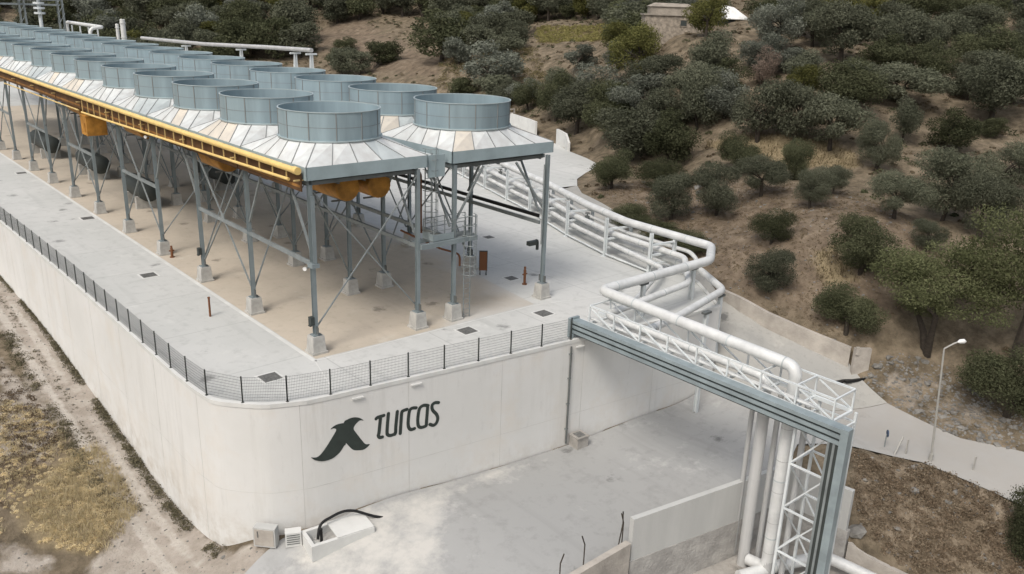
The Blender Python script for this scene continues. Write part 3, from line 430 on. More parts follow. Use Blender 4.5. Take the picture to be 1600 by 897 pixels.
('dark', 70.3, 183.3, 8.94, 6.6, 4.72, 'one of the dark green trees above the long overhead pipe behind the coolers', 'dark green trees above the long overhead pipe behind the coolers'),
('olive', 80.4, 176.5, 9.92, 6.49, 4.92, 'one of the grey-green olives above the long overhead pipe behind the coolers', 'grey-green olives above the long overhead pipe behind the coolers'),
('silver', 112.7, 63.1, 16.75, 4.78, 3.41, 'one of the silvery olives around the stone house and the white shed', 'silvery olives around the stone house and the white shed'),
('yellow', 132.4, 33.6, 21.22, 5.44, 4.97, 'one of the yellow-green trees along the top edge at the right', 'yellow-green trees along the top edge at the right'),
('dark', 114.7, 175.1, 17.89, 10.27, 7.38, 'one of the dark green trees above the bare bank behind the coolers', 'dark green trees above the bare bank behind the coolers'),
('olive', 133.2, 121.8, 18.42, 9.21, 8.66, 'one of the grey-green olives above the dry grass field at the top edge', 'grey-green olives above the dry grass field at the top edge'),
('olive', 117.4, 44.6, 18.99, 5.84, 4.8, 'one of the grey-green olives along the top edge at the right', 'grey-green olives along the top edge at the right'),
('silver', 106.9, 75.3, 14.35, 5.32, 4.6, 'one of the silvery olives above the dry grass field at the top edge', 'silvery olives above the dry grass field at the top edge'),
('olive', 139.0, 47.7, 22.18, 6.4, 5.32, 'one of the grey-green olives along the top edge at the right', 'grey-green olives along the top edge at the right'),
('olive', 113.0, 115.1, 14.0, 7.0, 6.36, 'one of the grey-green olives above the dry grass field at the top edge', 'grey-green olives above the dry grass field at the top edge'),
('olive', 117.0, 26.8, 18.66, 7.07, 5.18, 'one of the grey-green olives along the top edge at the right', 'grey-green olives along the top edge at the right'),
('olive', 71.5, 114.2, 2.54, 5.47, 4.84, 'one of the grey-green olives on the bank beside the right row of coolers', 'grey-green olives on the bank beside the right row of coolers'),
('dark', 102.2, 73.2, 13.38, 5.7, 4.82, 'one of the dark green trees above the dry grass field at the top edge', 'dark green trees above the dry grass field at the top edge'),
('dark', 89.7, 180.5, 12.66, 9.19, 6.73, 'one of the dark green trees above the long overhead pipe behind the coolers', 'dark green trees above the long overhead pipe behind the coolers'),
('yellow', 150.1, 106.9, 22.04, 8.83, 7.66, 'one of the yellow-green trees around the stone house and the white shed', 'yellow-green trees around the stone house and the white shed'),
('yellow', 113.3, 92.7, 14.77, 6.37, 5.46, 'one of the yellow-green trees above the dry grass field at the top edge', 'yellow-green trees above the dry grass field at the top edge'),
('dark', 135.1, 159.2, 21.18, 7.39, 6.78, 'one of the dark green trees above the bare bank behind the coolers', 'dark green trees above the bare bank behind the coolers'),
('dark', 132.5, 26.3, 20.98, 6.15, 5.21, 'one of the dark green trees along the top edge at the right', 'dark green trees along the top edge at the right'),
('olive', 121.2, 33.8, 19.58, 4.68, 4.44, 'one of the grey-green olives along the top edge at the right', 'grey-green olives along the top edge at the right'),
('dark', 58.6, 211.7, 11.14, 10.03, 7.43, 'one of the dark green trees on the ridge beyond the far end of the coolers', 'dark green trees on the ridge beyond the far end of the coolers'),
('olive', 119.5, 76.1, 16.99, 5.14, 4.16, 'one of the grey-green olives around the stone house and the white shed', 'grey-green olives around the stone house and the white shed'),
('olive', 106.3, 25.2, 17.16, 5.52, 3.92, 'one of the grey-green olives along the top edge at the right', 'grey-green olives along the top edge at the right'),
('dark', 125.8, 58.9, 19.36, 5.67, 4.72, 'one of the dark green trees around the stone house and the white shed', 'dark green trees around the stone house and the white shed'),
('olive', 142.9, 146.0, 21.94, 9.39, 7.31, 'one of the grey-green olives above the dry grass field at the top edge', 'grey-green olives above the dry grass field at the top edge'),
('olive', 89.9, 60.2, 11.52, 7.32, 6.4, 'one of the grey-green olives in the thicket between roadside wall and house', 'grey-green olives in the thicket between roadside wall and house'),
('olive', 60.7, 186.2, 7.43, 6.8, 6.41, 'one of the grey-green olives on the ridge beyond the far end of the coolers', 'grey-green olives on the ridge beyond the far end of the coolers'),
('yellow', 121.8, 29.6, 19.5, 7.17, 6.8, 'one of the yellow-green trees along the top edge at the right', 'yellow-green trees along the top edge at the right'),
('dark', 70.5, 79.8, 1.61, 5.14, 3.66, 'one of the dark green trees on the bank beside the right row of coolers', 'dark green trees on the bank beside the right row of coolers'),
('dark', 23.9, 197.0, 2.09, 8.86, 7.36, 'one of the dark green trees on the ridge beyond the far end of the coolers', 'dark green trees on the ridge beyond the far end of the coolers'),
('olive', 113.7, 105.0, 14.42, 5.9, 4.8, 'one of the grey-green olives above the dry grass field at the top edge', 'grey-green olives above the dry grass field at the top edge'),
('dark', 62.3, 6.9, 7.28, 6.43, 5.1, 'one of the dark green trees between the stone house and the straw terrace', 'dark green trees between the stone house and the straw terrace'),
('olive', 36.0, 191.8, 3.41, 7.02, 5.58, 'one of the grey-green olives on the ridge beyond the far end of the coolers', 'grey-green olives on the ridge beyond the far end of the coolers'),
('dark', 110.8, 60.5, 16.67, 5.04, 4.23, 'one of the dark green trees around the stone house and the white shed', 'dark green trees around the stone house and the white shed'),
('dark', 68.8, 162.6, 5.24, 7.09, 6.64, 'one of the dark green trees above the long overhead pipe behind the coolers', 'dark green trees above the long overhead pipe behind the coolers'),
('dark', 114.0, 147.2, 14.85, 7.83, 7.33, 'one of the dark green trees above the bare bank behind the coolers', 'dark green trees above the bare bank behind the coolers'),
('dark', 33.3, 171.8, 1.4, 6.6, 5.36, 'one of the dark green trees on the ridge beyond the far end of the coolers', 'dark green trees on the ridge beyond the far end of the coolers'),
('olive', 127.1, 48.1, 20.21, 6.4, 5.09, 'one of the grey-green olives along the top edge at the right', 'grey-green olives along the top edge at the right'),
('dark', 104.7, 41.1, 17.54, 6.18, 4.38, 'one of the dark green trees along the top edge at the right', 'dark green trees along the top edge at the right'),
('olive', 125.4, 24.5, 19.7, 4.66, 4.23, 'one of the grey-green olives along the top edge at the right', 'grey-green olives along the top edge at the right'),
('olive', 122.6, 146.6, 17.0, 9.65, 7.81, 'one of the grey-green olives above the bare bank behind the coolers', 'grey-green olives above the bare bank behind the coolers'),
('silver', 49.2, 255.4, 17.38, 7.74, 6.04, 'one of the silvery olives on the ridge beyond the far end of the coolers', 'silvery olives on the ridge beyond the far end of the coolers'),
('dark', 96.0, 120.0, 9.75, 6.51, 6.18, 'one of the dark green trees above the bare bank behind the coolers', 'dark green trees above the bare bank behind the coolers'),
('silver', 126.9, 30.6, 20.27, 6.26, 5.14, 'one of the silvery olives along the top edge at the right', 'silvery olives along the top edge at the right'),
('olive', 102.4, 125.2, 11.29, 8.28, 7.79, 'one of the grey-green olives above the bare bank behind the coolers', 'grey-green olives above the bare bank behind the coolers'),
('olive', 30.0, 155.9, 0.23, 5.14, 4.11, 'one of the grey-green olives on the ridge beyond the far end of the coolers', 'grey-green olives on the ridge beyond the far end of the coolers'),
('olive', 137.8, 132.6, 19.86, 6.47, 5.43, 'one of the grey-green olives above the dry grass field at the top edge', 'grey-green olives above the dry grass field at the top edge'),
('dark', 135.5, 30.3, 21.64, 5.99, 5.6, 'one of the dark green trees along the top edge at the right', 'dark green trees along the top edge at the right'),
('yellow', 149.2, 134.1, 22.67, 8.03, 5.82, 'one of the yellow-green trees above the dry grass field at the top edge', 'yellow-green trees above the dry grass field at the top edge'),
('olive', 79.2, 2.2, 8.86, 4.62, 3.41, 'one of the grey-green olives in the upper right orchard', 'grey-green olives in the upper right orchard'),
('olive', 137.5, 25.4, 21.81, 6.51, 5.56, 'one of the grey-green olives along the top edge at the right', 'grey-green olives along the top edge at the right'),
('olive', 134.0, 130.6, 18.88, 6.97, 5.61, 'one of the grey-green olives above the dry grass field at the top edge', 'grey-green olives above the dry grass field at the top edge'),
('silver', 50.1, 213.6, 9.79, 8.64, 7.1, 'one of the silvery olives on the ridge beyond the far end of the coolers', 'silvery olives on the ridge beyond the far end of the coolers'),
('dark', 84.0, 214.1, 16.9, 6.57, 5.89, 'one of the dark green trees above the long overhead pipe behind the coolers', 'dark green trees above the long overhead pipe behind the coolers'),
('olive', 83.9, 91.9, 7.69, 5.95, 4.91, 'one of the grey-green olives on the bank beside the right row of coolers', 'grey-green olives on the bank beside the right row of coolers'),
('dark', 49.0, 168.5, 3.04, 8.47, 7.57, 'one of the dark green trees on the ridge beyond the far end of the coolers', 'dark green trees on the ridge beyond the far end of the coolers'),
('yellow', 79.2, 51.2, 9.98, 6.96, 5.01, 'one of the yellow-green trees in the thicket between roadside wall and house', 'yellow-green trees in the thicket between roadside wall and house'),
('olive', 135.2, 62.0, 20.84, 5.15, 4.06, 'one of the grey-green olives along the top edge at the right', 'grey-green olives along the top edge at the right'),
('olive', 57.7, 222.5, 12.92, 8.36, 7.16, 'one of the grey-green olives on the ridge beyond the far end of the coolers', 'grey-green olives on the ridge beyond the far end of the coolers'),
('dark', 128.6, 52.8, 20.21, 5.68, 4.15, 'one of the dark green trees along the top edge at the right', 'dark green trees along the top edge at the right'),
('olive', 147.7, 71.8, 22.85, 4.68, 3.44, 'one of the grey-green olives along the top edge at the right', 'grey-green olives along the top edge at the right'),
('olive', 131.4, 173.7, 21.78, 7.69, 6.59, 'one of the grey-green olives above the bare bank behind the coolers', 'grey-green olives above the bare bank behind the coolers'),
('silver', 75.1, 24.1, 12.62, 6.53, 5.66, 'one of the silvery olives between the stone house and the straw terrace', 'silvery olives between the stone house and the straw terrace'),
('olive', 69.7, 66.3, 1.68, 4.8, 3.89, 'one of the grey-green olives on the bank beside the right row of coolers', 'grey-green olives on the bank beside the right row of coolers'),
('olive', 110.7, 17.8, 16.69, 7.23, 6.61, 'one of the grey-green olives along the top edge at the right', 'grey-green olives along the top edge at the right'),
('olive', 56.0, 163.3, 3.3, 7.82, 7.25, 'one of the grey-green olives on the ridge beyond the far end of the coolers', 'grey-green olives on the ridge beyond the far end of the coolers'),
('silver', 141.9, 135.9, 21.01, 6.54, 5.07, 'one of the silvery olives above the dry grass field at the top edge', 'silvery olives above the dry grass field at the top edge'),
('olive', 72.3, 179.5, 8.69, 6.63, 5.36, 'one of the grey-green olives above the long overhead pipe behind the coolers', 'grey-green olives above the long overhead pipe behind the coolers'),
('yellow', 114.0, 127.1, 14.12, 7.04, 6.63, 'one of the yellow-green trees above the bare bank behind the coolers', 'yellow-green trees above the bare bank behind the coolers'),
('olive', 84.8, 3.6, 9.91, 4.96, 3.67, 'one of the grey-green olives in the upper right orchard', 'grey-green olives in the upper right orchard'),
('olive', 67.5, 53.0, 3.47, 5.26, 4.45, 'one of the grey-green olives on the bank beside the right row of coolers', 'grey-green olives on the bank beside the right row of coolers'),
('dark', 134.3, 89.9, 19.19, 5.03, 4.25, 'one of the dark green trees around the stone house and the white shed', 'dark green trees around the stone house and the white shed'),
('dark', 117.1, 84.3, 15.99, 7.3, 5.14, 'one of the dark green trees above the dry grass field at the top edge', 'dark green trees above the dry grass field at the top edge'),
('dark', 38.4, 162.1, 1.34, 7.82, 7.4, 'one of the dark green trees on the ridge beyond the far end of the coolers', 'dark green trees on the ridge beyond the far end of the coolers'),
('olive', 109.9, 28.9, 17.93, 5.22, 4.54, 'one of the grey-green olives along the top edge at the right', 'grey-green olives along the top edge at the right'),
('silver', 99.3, 69.0, 13.04, 6.82, 6.1, 'one of the silvery olives above the dry grass field at the top edge', 'silvery olives above the dry grass field at the top edge'),
('yellow', 107.4, 183.6, 17.3, 9.01, 6.68, 'one of the yellow-green trees above the bare bank behind the coolers', 'yellow-green trees above the bare bank behind the coolers'),
('olive', 93.3, 17.9, 14.16, 5.56, 4.96, 'one of the grey-green olives in the upper right orchard', 'grey-green olives in the upper right orchard'),
('olive', 93.5, 12.5, 12.88, 5.96, 4.5, 'one of the grey-green olives in the upper right orchard', 'grey-green olives in the upper right orchard'),
('olive', 149.5, 118.6, 22.02, 7.84, 6.92, 'one of the grey-green olives above the dry grass field at the top edge', 'grey-green olives above the dry grass field at the top edge'),
('dark', 94.3, 65.1, 12.08, 6.32, 5.81, 'one of the dark green trees above the dry grass field at the top edge', 'dark green trees above the dry grass field at the top edge'),
('yellow', 121.9, 50.7, 19.3, 4.76, 4.3, 'one of the yellow-green trees along the top edge at the right', 'yellow-green trees along the top edge at the right'),
('olive', 140.8, 42.7, 22.61, 7.16, 5.1, 'one of the grey-green olives along the top edge at the right', 'grey-green olives along the top edge at the right'),
('olive', 82.0, -1.4, 8.44, 6.11, 4.93, 'one of the grey-green olives in the upper right orchard', 'grey-green olives in the upper right orchard'),
('olive', 120.1, 68.3, 17.68, 5.33, 4.13, 'one of the grey-green olives around the stone house and the white shed', 'grey-green olives around the stone house and the white shed'),
('olive', 118.5, 170.8, 18.3, 6.74, 6.2, 'one of the grey-green olives above the bare bank behind the coolers', 'grey-green olives above the bare bank behind the coolers'),
('olive', 115.5, 101.7, 14.91, 5.45, 5.04, 'one of the grey-green olives above the dry grass field at the top edge', 'grey-green olives above the dry grass field at the top edge'),
('dark', 127.3, 94.1, 17.59, 6.84, 5.3, 'one of the dark green trees above the dry grass field at the top edge', 'dark green trees above the dry grass field at the top edge'),
('dark', 123.7, 103.7, 16.51, 7.3, 6.72, 'one of the dark green trees above the dry grass field at the top edge', 'dark green trees above the dry grass field at the top edge'),
('olive', 120.9, 124.5, 15.71, 8.93, 7.74, 'one of the grey-green olives above the dry grass field at the top edge', 'grey-green olives above the dry grass field at the top edge'),
('olive', 98.0, 106.7, 10.87, 5.52, 4.5, 'one of the grey-green olives above the bare bank behind the coolers', 'grey-green olives above the bare bank behind the coolers'),
('olive', 96.3, 0.8, 10.56, 5.22, 3.81, 'one of the grey-green olives in the upper right orchard', 'grey-green olives in the upper right orchard'),
('olive', 110.3, 48.0, 17.82, 7.18, 5.89, 'one of the grey-green olives along the top edge at the right', 'grey-green olives along the top edge at the right'),
('olive', 111.7, 88.0, 14.64, 5.44, 4.29, 'one of the grey-green olives above the dry grass field at the top edge', 'grey-green olives above the dry grass field at the top edge'),
('olive', 146.0, 140.6, 22.29, 10.05, 8.49, 'one of the grey-green olives above the dry grass field at the top edge', 'grey-green olives above the dry grass field at the top edge'),
('olive', 55.1, 168.7, 3.89, 7.4, 6.16, 'one of the grey-green olives on the ridge beyond the far end of the coolers', 'grey-green olives on the ridge beyond the far end of the coolers'),
('dark', 83.6, 55.1, 10.54, 6.63, 5.24, 'one of the dark green trees in the thicket between roadside wall and house', 'dark green trees in the thicket between roadside wall and house'),
('olive', 71.0, 119.8, 2.34, 5.76, 5.18, 'one of the grey-green olives on the bank beside the right row of coolers', 'grey-green olives on the bank beside the right row of coolers'),
('olive', 126.0, 182.1, 21.53, 7.85, 5.58, 'one of the grey-green olives above the bare bank behind the coolers', 'grey-green olives above the bare bank behind the coolers'),
('olive', 59.1, 250.8, 18.18, 9.09, 7.13, 'one of the grey-green olives on the ridge beyond the far end of the coolers', 'grey-green olives on the ridge beyond the far end of the coolers'),
('yellow', 121.9, 83.4, 17.01, 5.1, 4.03, 'one of the yellow-green trees around the stone house and the white shed', 'yellow-green trees around the stone house and the white shed'),
('olive', 115.0, 195.8, 20.89, 8.02, 6.17, 'one of the grey-green olives above the bare bank behind the coolers', 'grey-green olives above the bare bank behind the coolers'),
('olive', 133.0, 40.0, 21.34, 5.06, 4.7, 'one of the grey-green olives along the top edge at the right', 'grey-green olives along the top edge at the right'),
('silver', 92.6, 211.3, 18.31, 6.96, 5.91, 'one of the silvery olives above the long overhead pipe behind the coolers', 'silvery olives above the long overhead pipe behind the coolers'),
('dark', 64.4, 216.3, 13.13, 10.17, 7.69, 'one of the dark green trees on the ridge beyond the far end of the coolers', 'dark green trees on the ridge beyond the far end of the coolers'),
('olive', 34.5, 166.9, 1.25, 7.49, 5.51, 'one of the grey-green olives on the ridge beyond the far end of the coolers', 'grey-green olives on the ridge beyond the far end of the coolers'),
('olive', 142.0, 26.4, 22.67, 7.2, 6.42, 'one of the grey-green olives along the top edge at the right', 'grey-green olives along the top edge at the right'),
('olive', 93.8, 161.4, 10.85, 7.39, 6.18, 'one of the grey-green olives above the bare bank behind the coolers', 'grey-green olives above the bare bank behind the coolers'),
('dark', 116.0, 68.3, 16.9, 4.67, 4.34, 'one of the dark green trees around the stone house and the white shed', 'dark green trees around the stone house and the white shed'),
('olive', 56.3, 241.6, 16.1, 8.41, 6.62, 'one of the grey-green olives on the ridge beyond the far end of the coolers', 'grey-green olives on the ridge beyond the far end of the coolers'),
('olive', 109.9, 100.9, 13.76, 7.3, 6.93, 'one of the grey-green olives above the dry grass field at the top edge', 'grey-green olives above the dry grass field at the top edge'),
('dark', 130.9, 89.6, 18.51, 5.57, 3.92, 'one of the dark green trees around the stone house and the white shed', 'dark green trees around the stone house and the white shed'),
('dark', 116.5, 109.6, 14.88, 6.68, 6.3, 'one of the dark green trees above the dry grass field at the top edge', 'dark green trees above the dry grass field at the top edge'),
('yellow', 75.6, 194.1, 11.85, 6.89, 5.58, 'one of the yellow-green trees above the long overhead pipe behind the coolers', 'yellow-green trees above the long overhead pipe behind the coolers'),
('olive', 123.1, 90.3, 16.9, 6.41, 4.93, 'one of the grey-green olives above the dry grass field at the top edge', 'grey-green olives above the dry grass field at the top edge'),
('yellow', 28.2, 226.6, 8.97, 6.48, 4.76, 'one of the yellow-green trees on the ridge beyond the far end of the coolers', 'yellow-green trees on the ridge beyond the far end of the coolers'),
('dark', 116.9, 64.9, 17.37, 5.89, 4.19, 'one of the dark green trees around the stone house and the white shed', 'dark green trees around the stone house and the white shed'),
('dark', 118.3, 160.3, 17.08, 6.63, 6.19, 'one of the dark green trees above the bare bank behind the coolers', 'dark green trees above the bare bank behind the coolers'),
('olive', 141.3, 37.9, 22.74, 5.54, 4.55, 'one of the grey-green olives along the top edge at the right', 'grey-green olives along the top edge at the right')]
DATA['LOGO_STROKES'] = {'t': [[[-1.737, -1.62], [-1.655, -1.57], [-1.352, -1.55]], [[-1.515, -1.57], [-1.605, -2.34], [-1.645, -2.51], [-1.574, -2.63], [-1.444, -2.64]]], 'u': [[[-1.12, -1.51], [-1.201, -2.42], [-1.161, -2.6], [-1.049, -2.67], [-0.847, -2.66], [-0.767, -2.57]], [[-0.666, -1.52], [-0.747, -2.25], [-0.767, -2.57], [-0.808, -2.67]]], 'r': [[[-0.525, -2.7], [-0.444, -1.68], [-0.354, -1.56], [-0.171, -1.53]]], 'c': [[[0.313, -1.57], [0.1, -1.54], [-0.041, -1.67], [-0.11, -2.23], [-0.071, -2.52], [0.051, -2.65], [0.222, -2.64]]], 'a': [[[0.949, -1.61], [0.707, -1.54], [0.495, -1.66], [0.403, -2.13], [0.424, -2.53], [0.566, -2.67], [0.798, -2.67], [0.858, -2.62]], [[0.929, -1.61], [0.847, -2.64]]], 's': [[[1.515, -1.59], [1.322, -1.55], [1.171, -1.64], [1.191, -1.9], [1.413, -2.2], [1.474, -2.45], [1.393, -2.66], [1.232, -2.73], [1.049, -2.63]]]}
DATA['LOGO_WINGS'] = [[[-3.311, -1.42], [-3.109, -1.3], [-2.857, -1.27], [-2.564, -1.36], [-2.352, -1.55], [-2.523, -1.5], [-2.655, -1.57], [-2.786, -1.69], [-2.847, -1.85], [-2.715, -2.11], [-2.382, -2.66], [-2.251, -2.8], [-2.079, -2.85], [-2.342, -3.03], [-2.655, -3.0], [-2.906, -2.9], [-3.089, -2.68], [-3.25, -2.44], [-3.301, -2.43], [-3.331, -2.1]], [[-3.936, -1.58], [-3.785, -1.47], [-3.603, -1.42], [-3.311, -1.44], [-3.22, -1.6], [-3.23, -2.44], [-3.34, -2.59], [-3.543, -2.85], [-3.845, -3.04], [-4.138, -3.09], [-4.431, -3.05], [-4.714, -2.91], [-4.885, -2.74], [-4.743, -2.79], [-4.582, -2.8], [-4.411, -2.69], [-4.148, -2.39], [-3.845, -1.96], [-3.674, -1.68], [-3.794, -1.57]]]
DATA['REG'] = {'straw': [[[-11.3, 8.93], [-8.8, 11.56], [-8.41, 7.94], [-8.74, 4.37], [-10.68, 1.82], [-12.6, 3.67], [-13.17, 6.22]], [[55.46, 18.86], [55.86, 14.89], [56.95, 2.32], [54.09, 0.4], [52.09, 6.53], [53.72, 16.32]], [[103.01, 96.68], [106.63, 80.68], [94.3, 68.26], [92.6, 85.2]], [[33.79, -7.14], [35.77, -8.33], [32.89, -11.03], [31.35, -9.72]]], 'gravel': [[[28.32, -14.37], [30.72, -15.11], [32.29, -17.53], [31.08, -22.47], [27.86, -23.74], [27.02, -20.18], [26.38, -16.1]], [[-6.3, 44], [-6.3, -3], [-5.2, -4], [-5.4, -6], [-6, -8], [-7.5, -8], [-12.5, -2], [-11.2, 1.2], [-9.6, 2.4], [-8.6, 4.6], [-9, 9], [-9, 20], [-9.1, 44]], [[-13.93, 4.69], [-12.2, 2.21], [-12.8, 1.95], [-14.34, 2.95]], [[-10.02, 23.74], [-9.11, 14.12], [-10.45, 10.01], [-12.6, 10.96]]], 'scrub': [[[20.85, -17.9], [23.45, -20.45], [24.86, -24.93], [21.51, -26.46], [18.36, -22.96], [18.05, -19.63]], [[-11.06, 18.7], [-9.62, 16.12], [-9.09, 11.68], [-11.3, 8.93], [-13.29, 6.29], [-14.05, 4.17]]], 'bare': [[[86.77, 160.64], [101.05, 163.03], [81.53, 100.35], [75.35, 93.91], [73.75, 118.23]]], 'slope': [[[39.05, 19.11], [45.06, 18.01], [45.99, 4.42], [47.44, -2.93], [39.36, -14.69], [29.08, -13.63], [28.11, -8.74], [27.88, -4.34], [34.08, 8.42]]]}
DATA['TRACKLINE'] = [[-9.02, 27.45], [-9.13, 20.47], [-8.97, 14.05], [-9.22, 8.87], [-8.69, 5.03]]

# ---- materials ------------------------------------------------------------
def mat(name, col, rough=.8, metal=0., var=.12, scale=.6, col2=None, bump=0., bscale=8, detail=6, streak=False, spec=.3, objrand=0.):
    m = bpy.data.materials.new(name); m.use_nodes = True; n = m.node_tree.nodes; l = m.node_tree.links
    b = n['Principled BSDF']; b.inputs['Roughness'].default_value = rough; b.inputs['Metallic'].default_value = metal
    b.inputs['Specular IOR Level'].default_value = spec
    tc = n.new('ShaderNodeTexCoord'); mp = n.new('ShaderNodeMapping'); l.new(tc.outputs['Object'], mp.inputs[0])
    if streak: mp.inputs['Scale'].default_value = (1, 1, .12)
    no = n.new('ShaderNodeTexNoise'); no.inputs['Scale'].default_value = scale; no.inputs['Detail'].default_value = detail; no.inputs['Roughness'].default_value = .62
    l.new(mp.outputs[0], no.inputs['Vector'])
    c2 = col2 or tuple(c*(1-var*2) for c in col)
    rp = n.new('ShaderNodeValToRGB'); rp.color_ramp.elements[0].position = .33; rp.color_ramp.elements[1].position = .67
    rp.color_ramp.elements[0].color = (*c2, 1); rp.color_ramp.elements[1].color = (*[min(1, c*(1+var*.5)) for c in col], 1)
    l.new(no.outputs['Fac'], rp.inputs[0]); out = rp.outputs[0]
    if objrand:
        oi = n.new('ShaderNodeObjectInfo'); h = n.new('ShaderNodeHueSaturation'); mr = n.new('ShaderNodeMapRange')
        mr.inputs['To Min'].default_value = 1-objrand; mr.inputs['To Max'].default_value = 1+objrand
        l.new(oi.outputs['Random'], mr.inputs['Value']); l.new(mr.outputs[0], h.inputs['Value']); l.new(out, h.inputs['Color']); out = h.outputs[0]
    l.new(out, b.inputs['Base Color'])
    if bump:
        n2 = n.new('ShaderNodeTexNoise'); n2.inputs['Scale'].default_value = bscale; n2.inputs['Detail'].default_value = 5; l.new(tc.outputs['Object'], n2.inputs['Vector'])
        bp = n.new('ShaderNodeBump'); bp.inputs['Strength'].default_value = bump; bp.inputs['Distance'].default_value = .1
        l.new(n2.outputs['Fac'], bp.inputs['Height']); l.new(bp.outputs[0], b.inputs['Normal'])
    return m
def wall_mat():
    m = bpy.data.materials.new('pale_concrete_wall'); m.use_nodes = True; n = m.node_tree.nodes; l = m.node_tree.links; b = n['Principled BSDF']
    b.inputs['Roughness'].default_value = .9; b.inputs['Specular IOR Level'].default_value = .2
    tc = n.new('ShaderNodeTexCoord')
    def noise(s, sc=(1, 1, 1), d=6, r=.6):
        mp = n.new('ShaderNodeMapping'); mp.inputs['Scale'].default_value = sc; l.new(tc.outputs['Object'], mp.inputs[0])
        x = n.new('ShaderNodeTexNoise'); x.inputs['Scale'].default_value = s; x.inputs['Detail'].default_value = d; x.inputs['Roughness'].default_value = r; l.new(mp.outputs[0], x.inputs['Vector']); return x.outputs['Fac']
    def mr(f, a, c, lo=0., hi=1.):
        x = n.new('ShaderNodeMapRange'); x.inputs['From Min'].default_value = a; x.inputs['From Max'].default_value = c; x.inputs['To Min'].default_value = lo; x.inputs['To Max'].default_value = hi; l.new(f, x.inputs['Value']); return x.outputs[0]
    def mix(a, c, f):
        mx = n.new('ShaderNodeMix'); mx.data_type = 'RGBA'; l.new(f, mx.inputs['Factor'])
        for s, v in ((6, a), (7, c)):
            if isinstance(v, tuple): mx.inputs[s].default_value = (*v, 1)
            else: l.new(v, mx.inputs[s])
        return mx.outputs[2]
    def mul(a, c):
        x = n.new('ShaderNodeMath'); x.operation = 'MULTIPLY'; l.new(a, x.inputs[0]); l.new(c, x.inputs[1]); return x.outputs[0]
    c = mix((.60, .595, .57), (.66, .655, .635), mr(noise(.16), .35, .65))
    c = mix(c, (.60, .555, .49), mr(noise(.3, d=7, r=.7), .50, .76, 0, .75))
    c = mix(c, (.49, .48, .45), mul(mr(noise(1.1, (1, 1, .07), 8, .7), .50, .74, 0, .85), mr(noise(.11), .42, .62)))
    c = mix(c, (.46, .45, .43), mr(noise(2.6, (1, 1, .35), 9, .75), .56, .82, 0, .6))
    sp = n.new('ShaderNodeSeparateXYZ'); l.new(tc.outputs['Object'], sp.inputs[0])
    c = mix(c, (.44, .40, .345), mul(mr(sp.outputs[2], -5.0, -6.6), mr(noise(1.3, d=8, r=.7), .42, .68, 0, .7)))
    l.new(c, b.inputs['Base Color']); return m
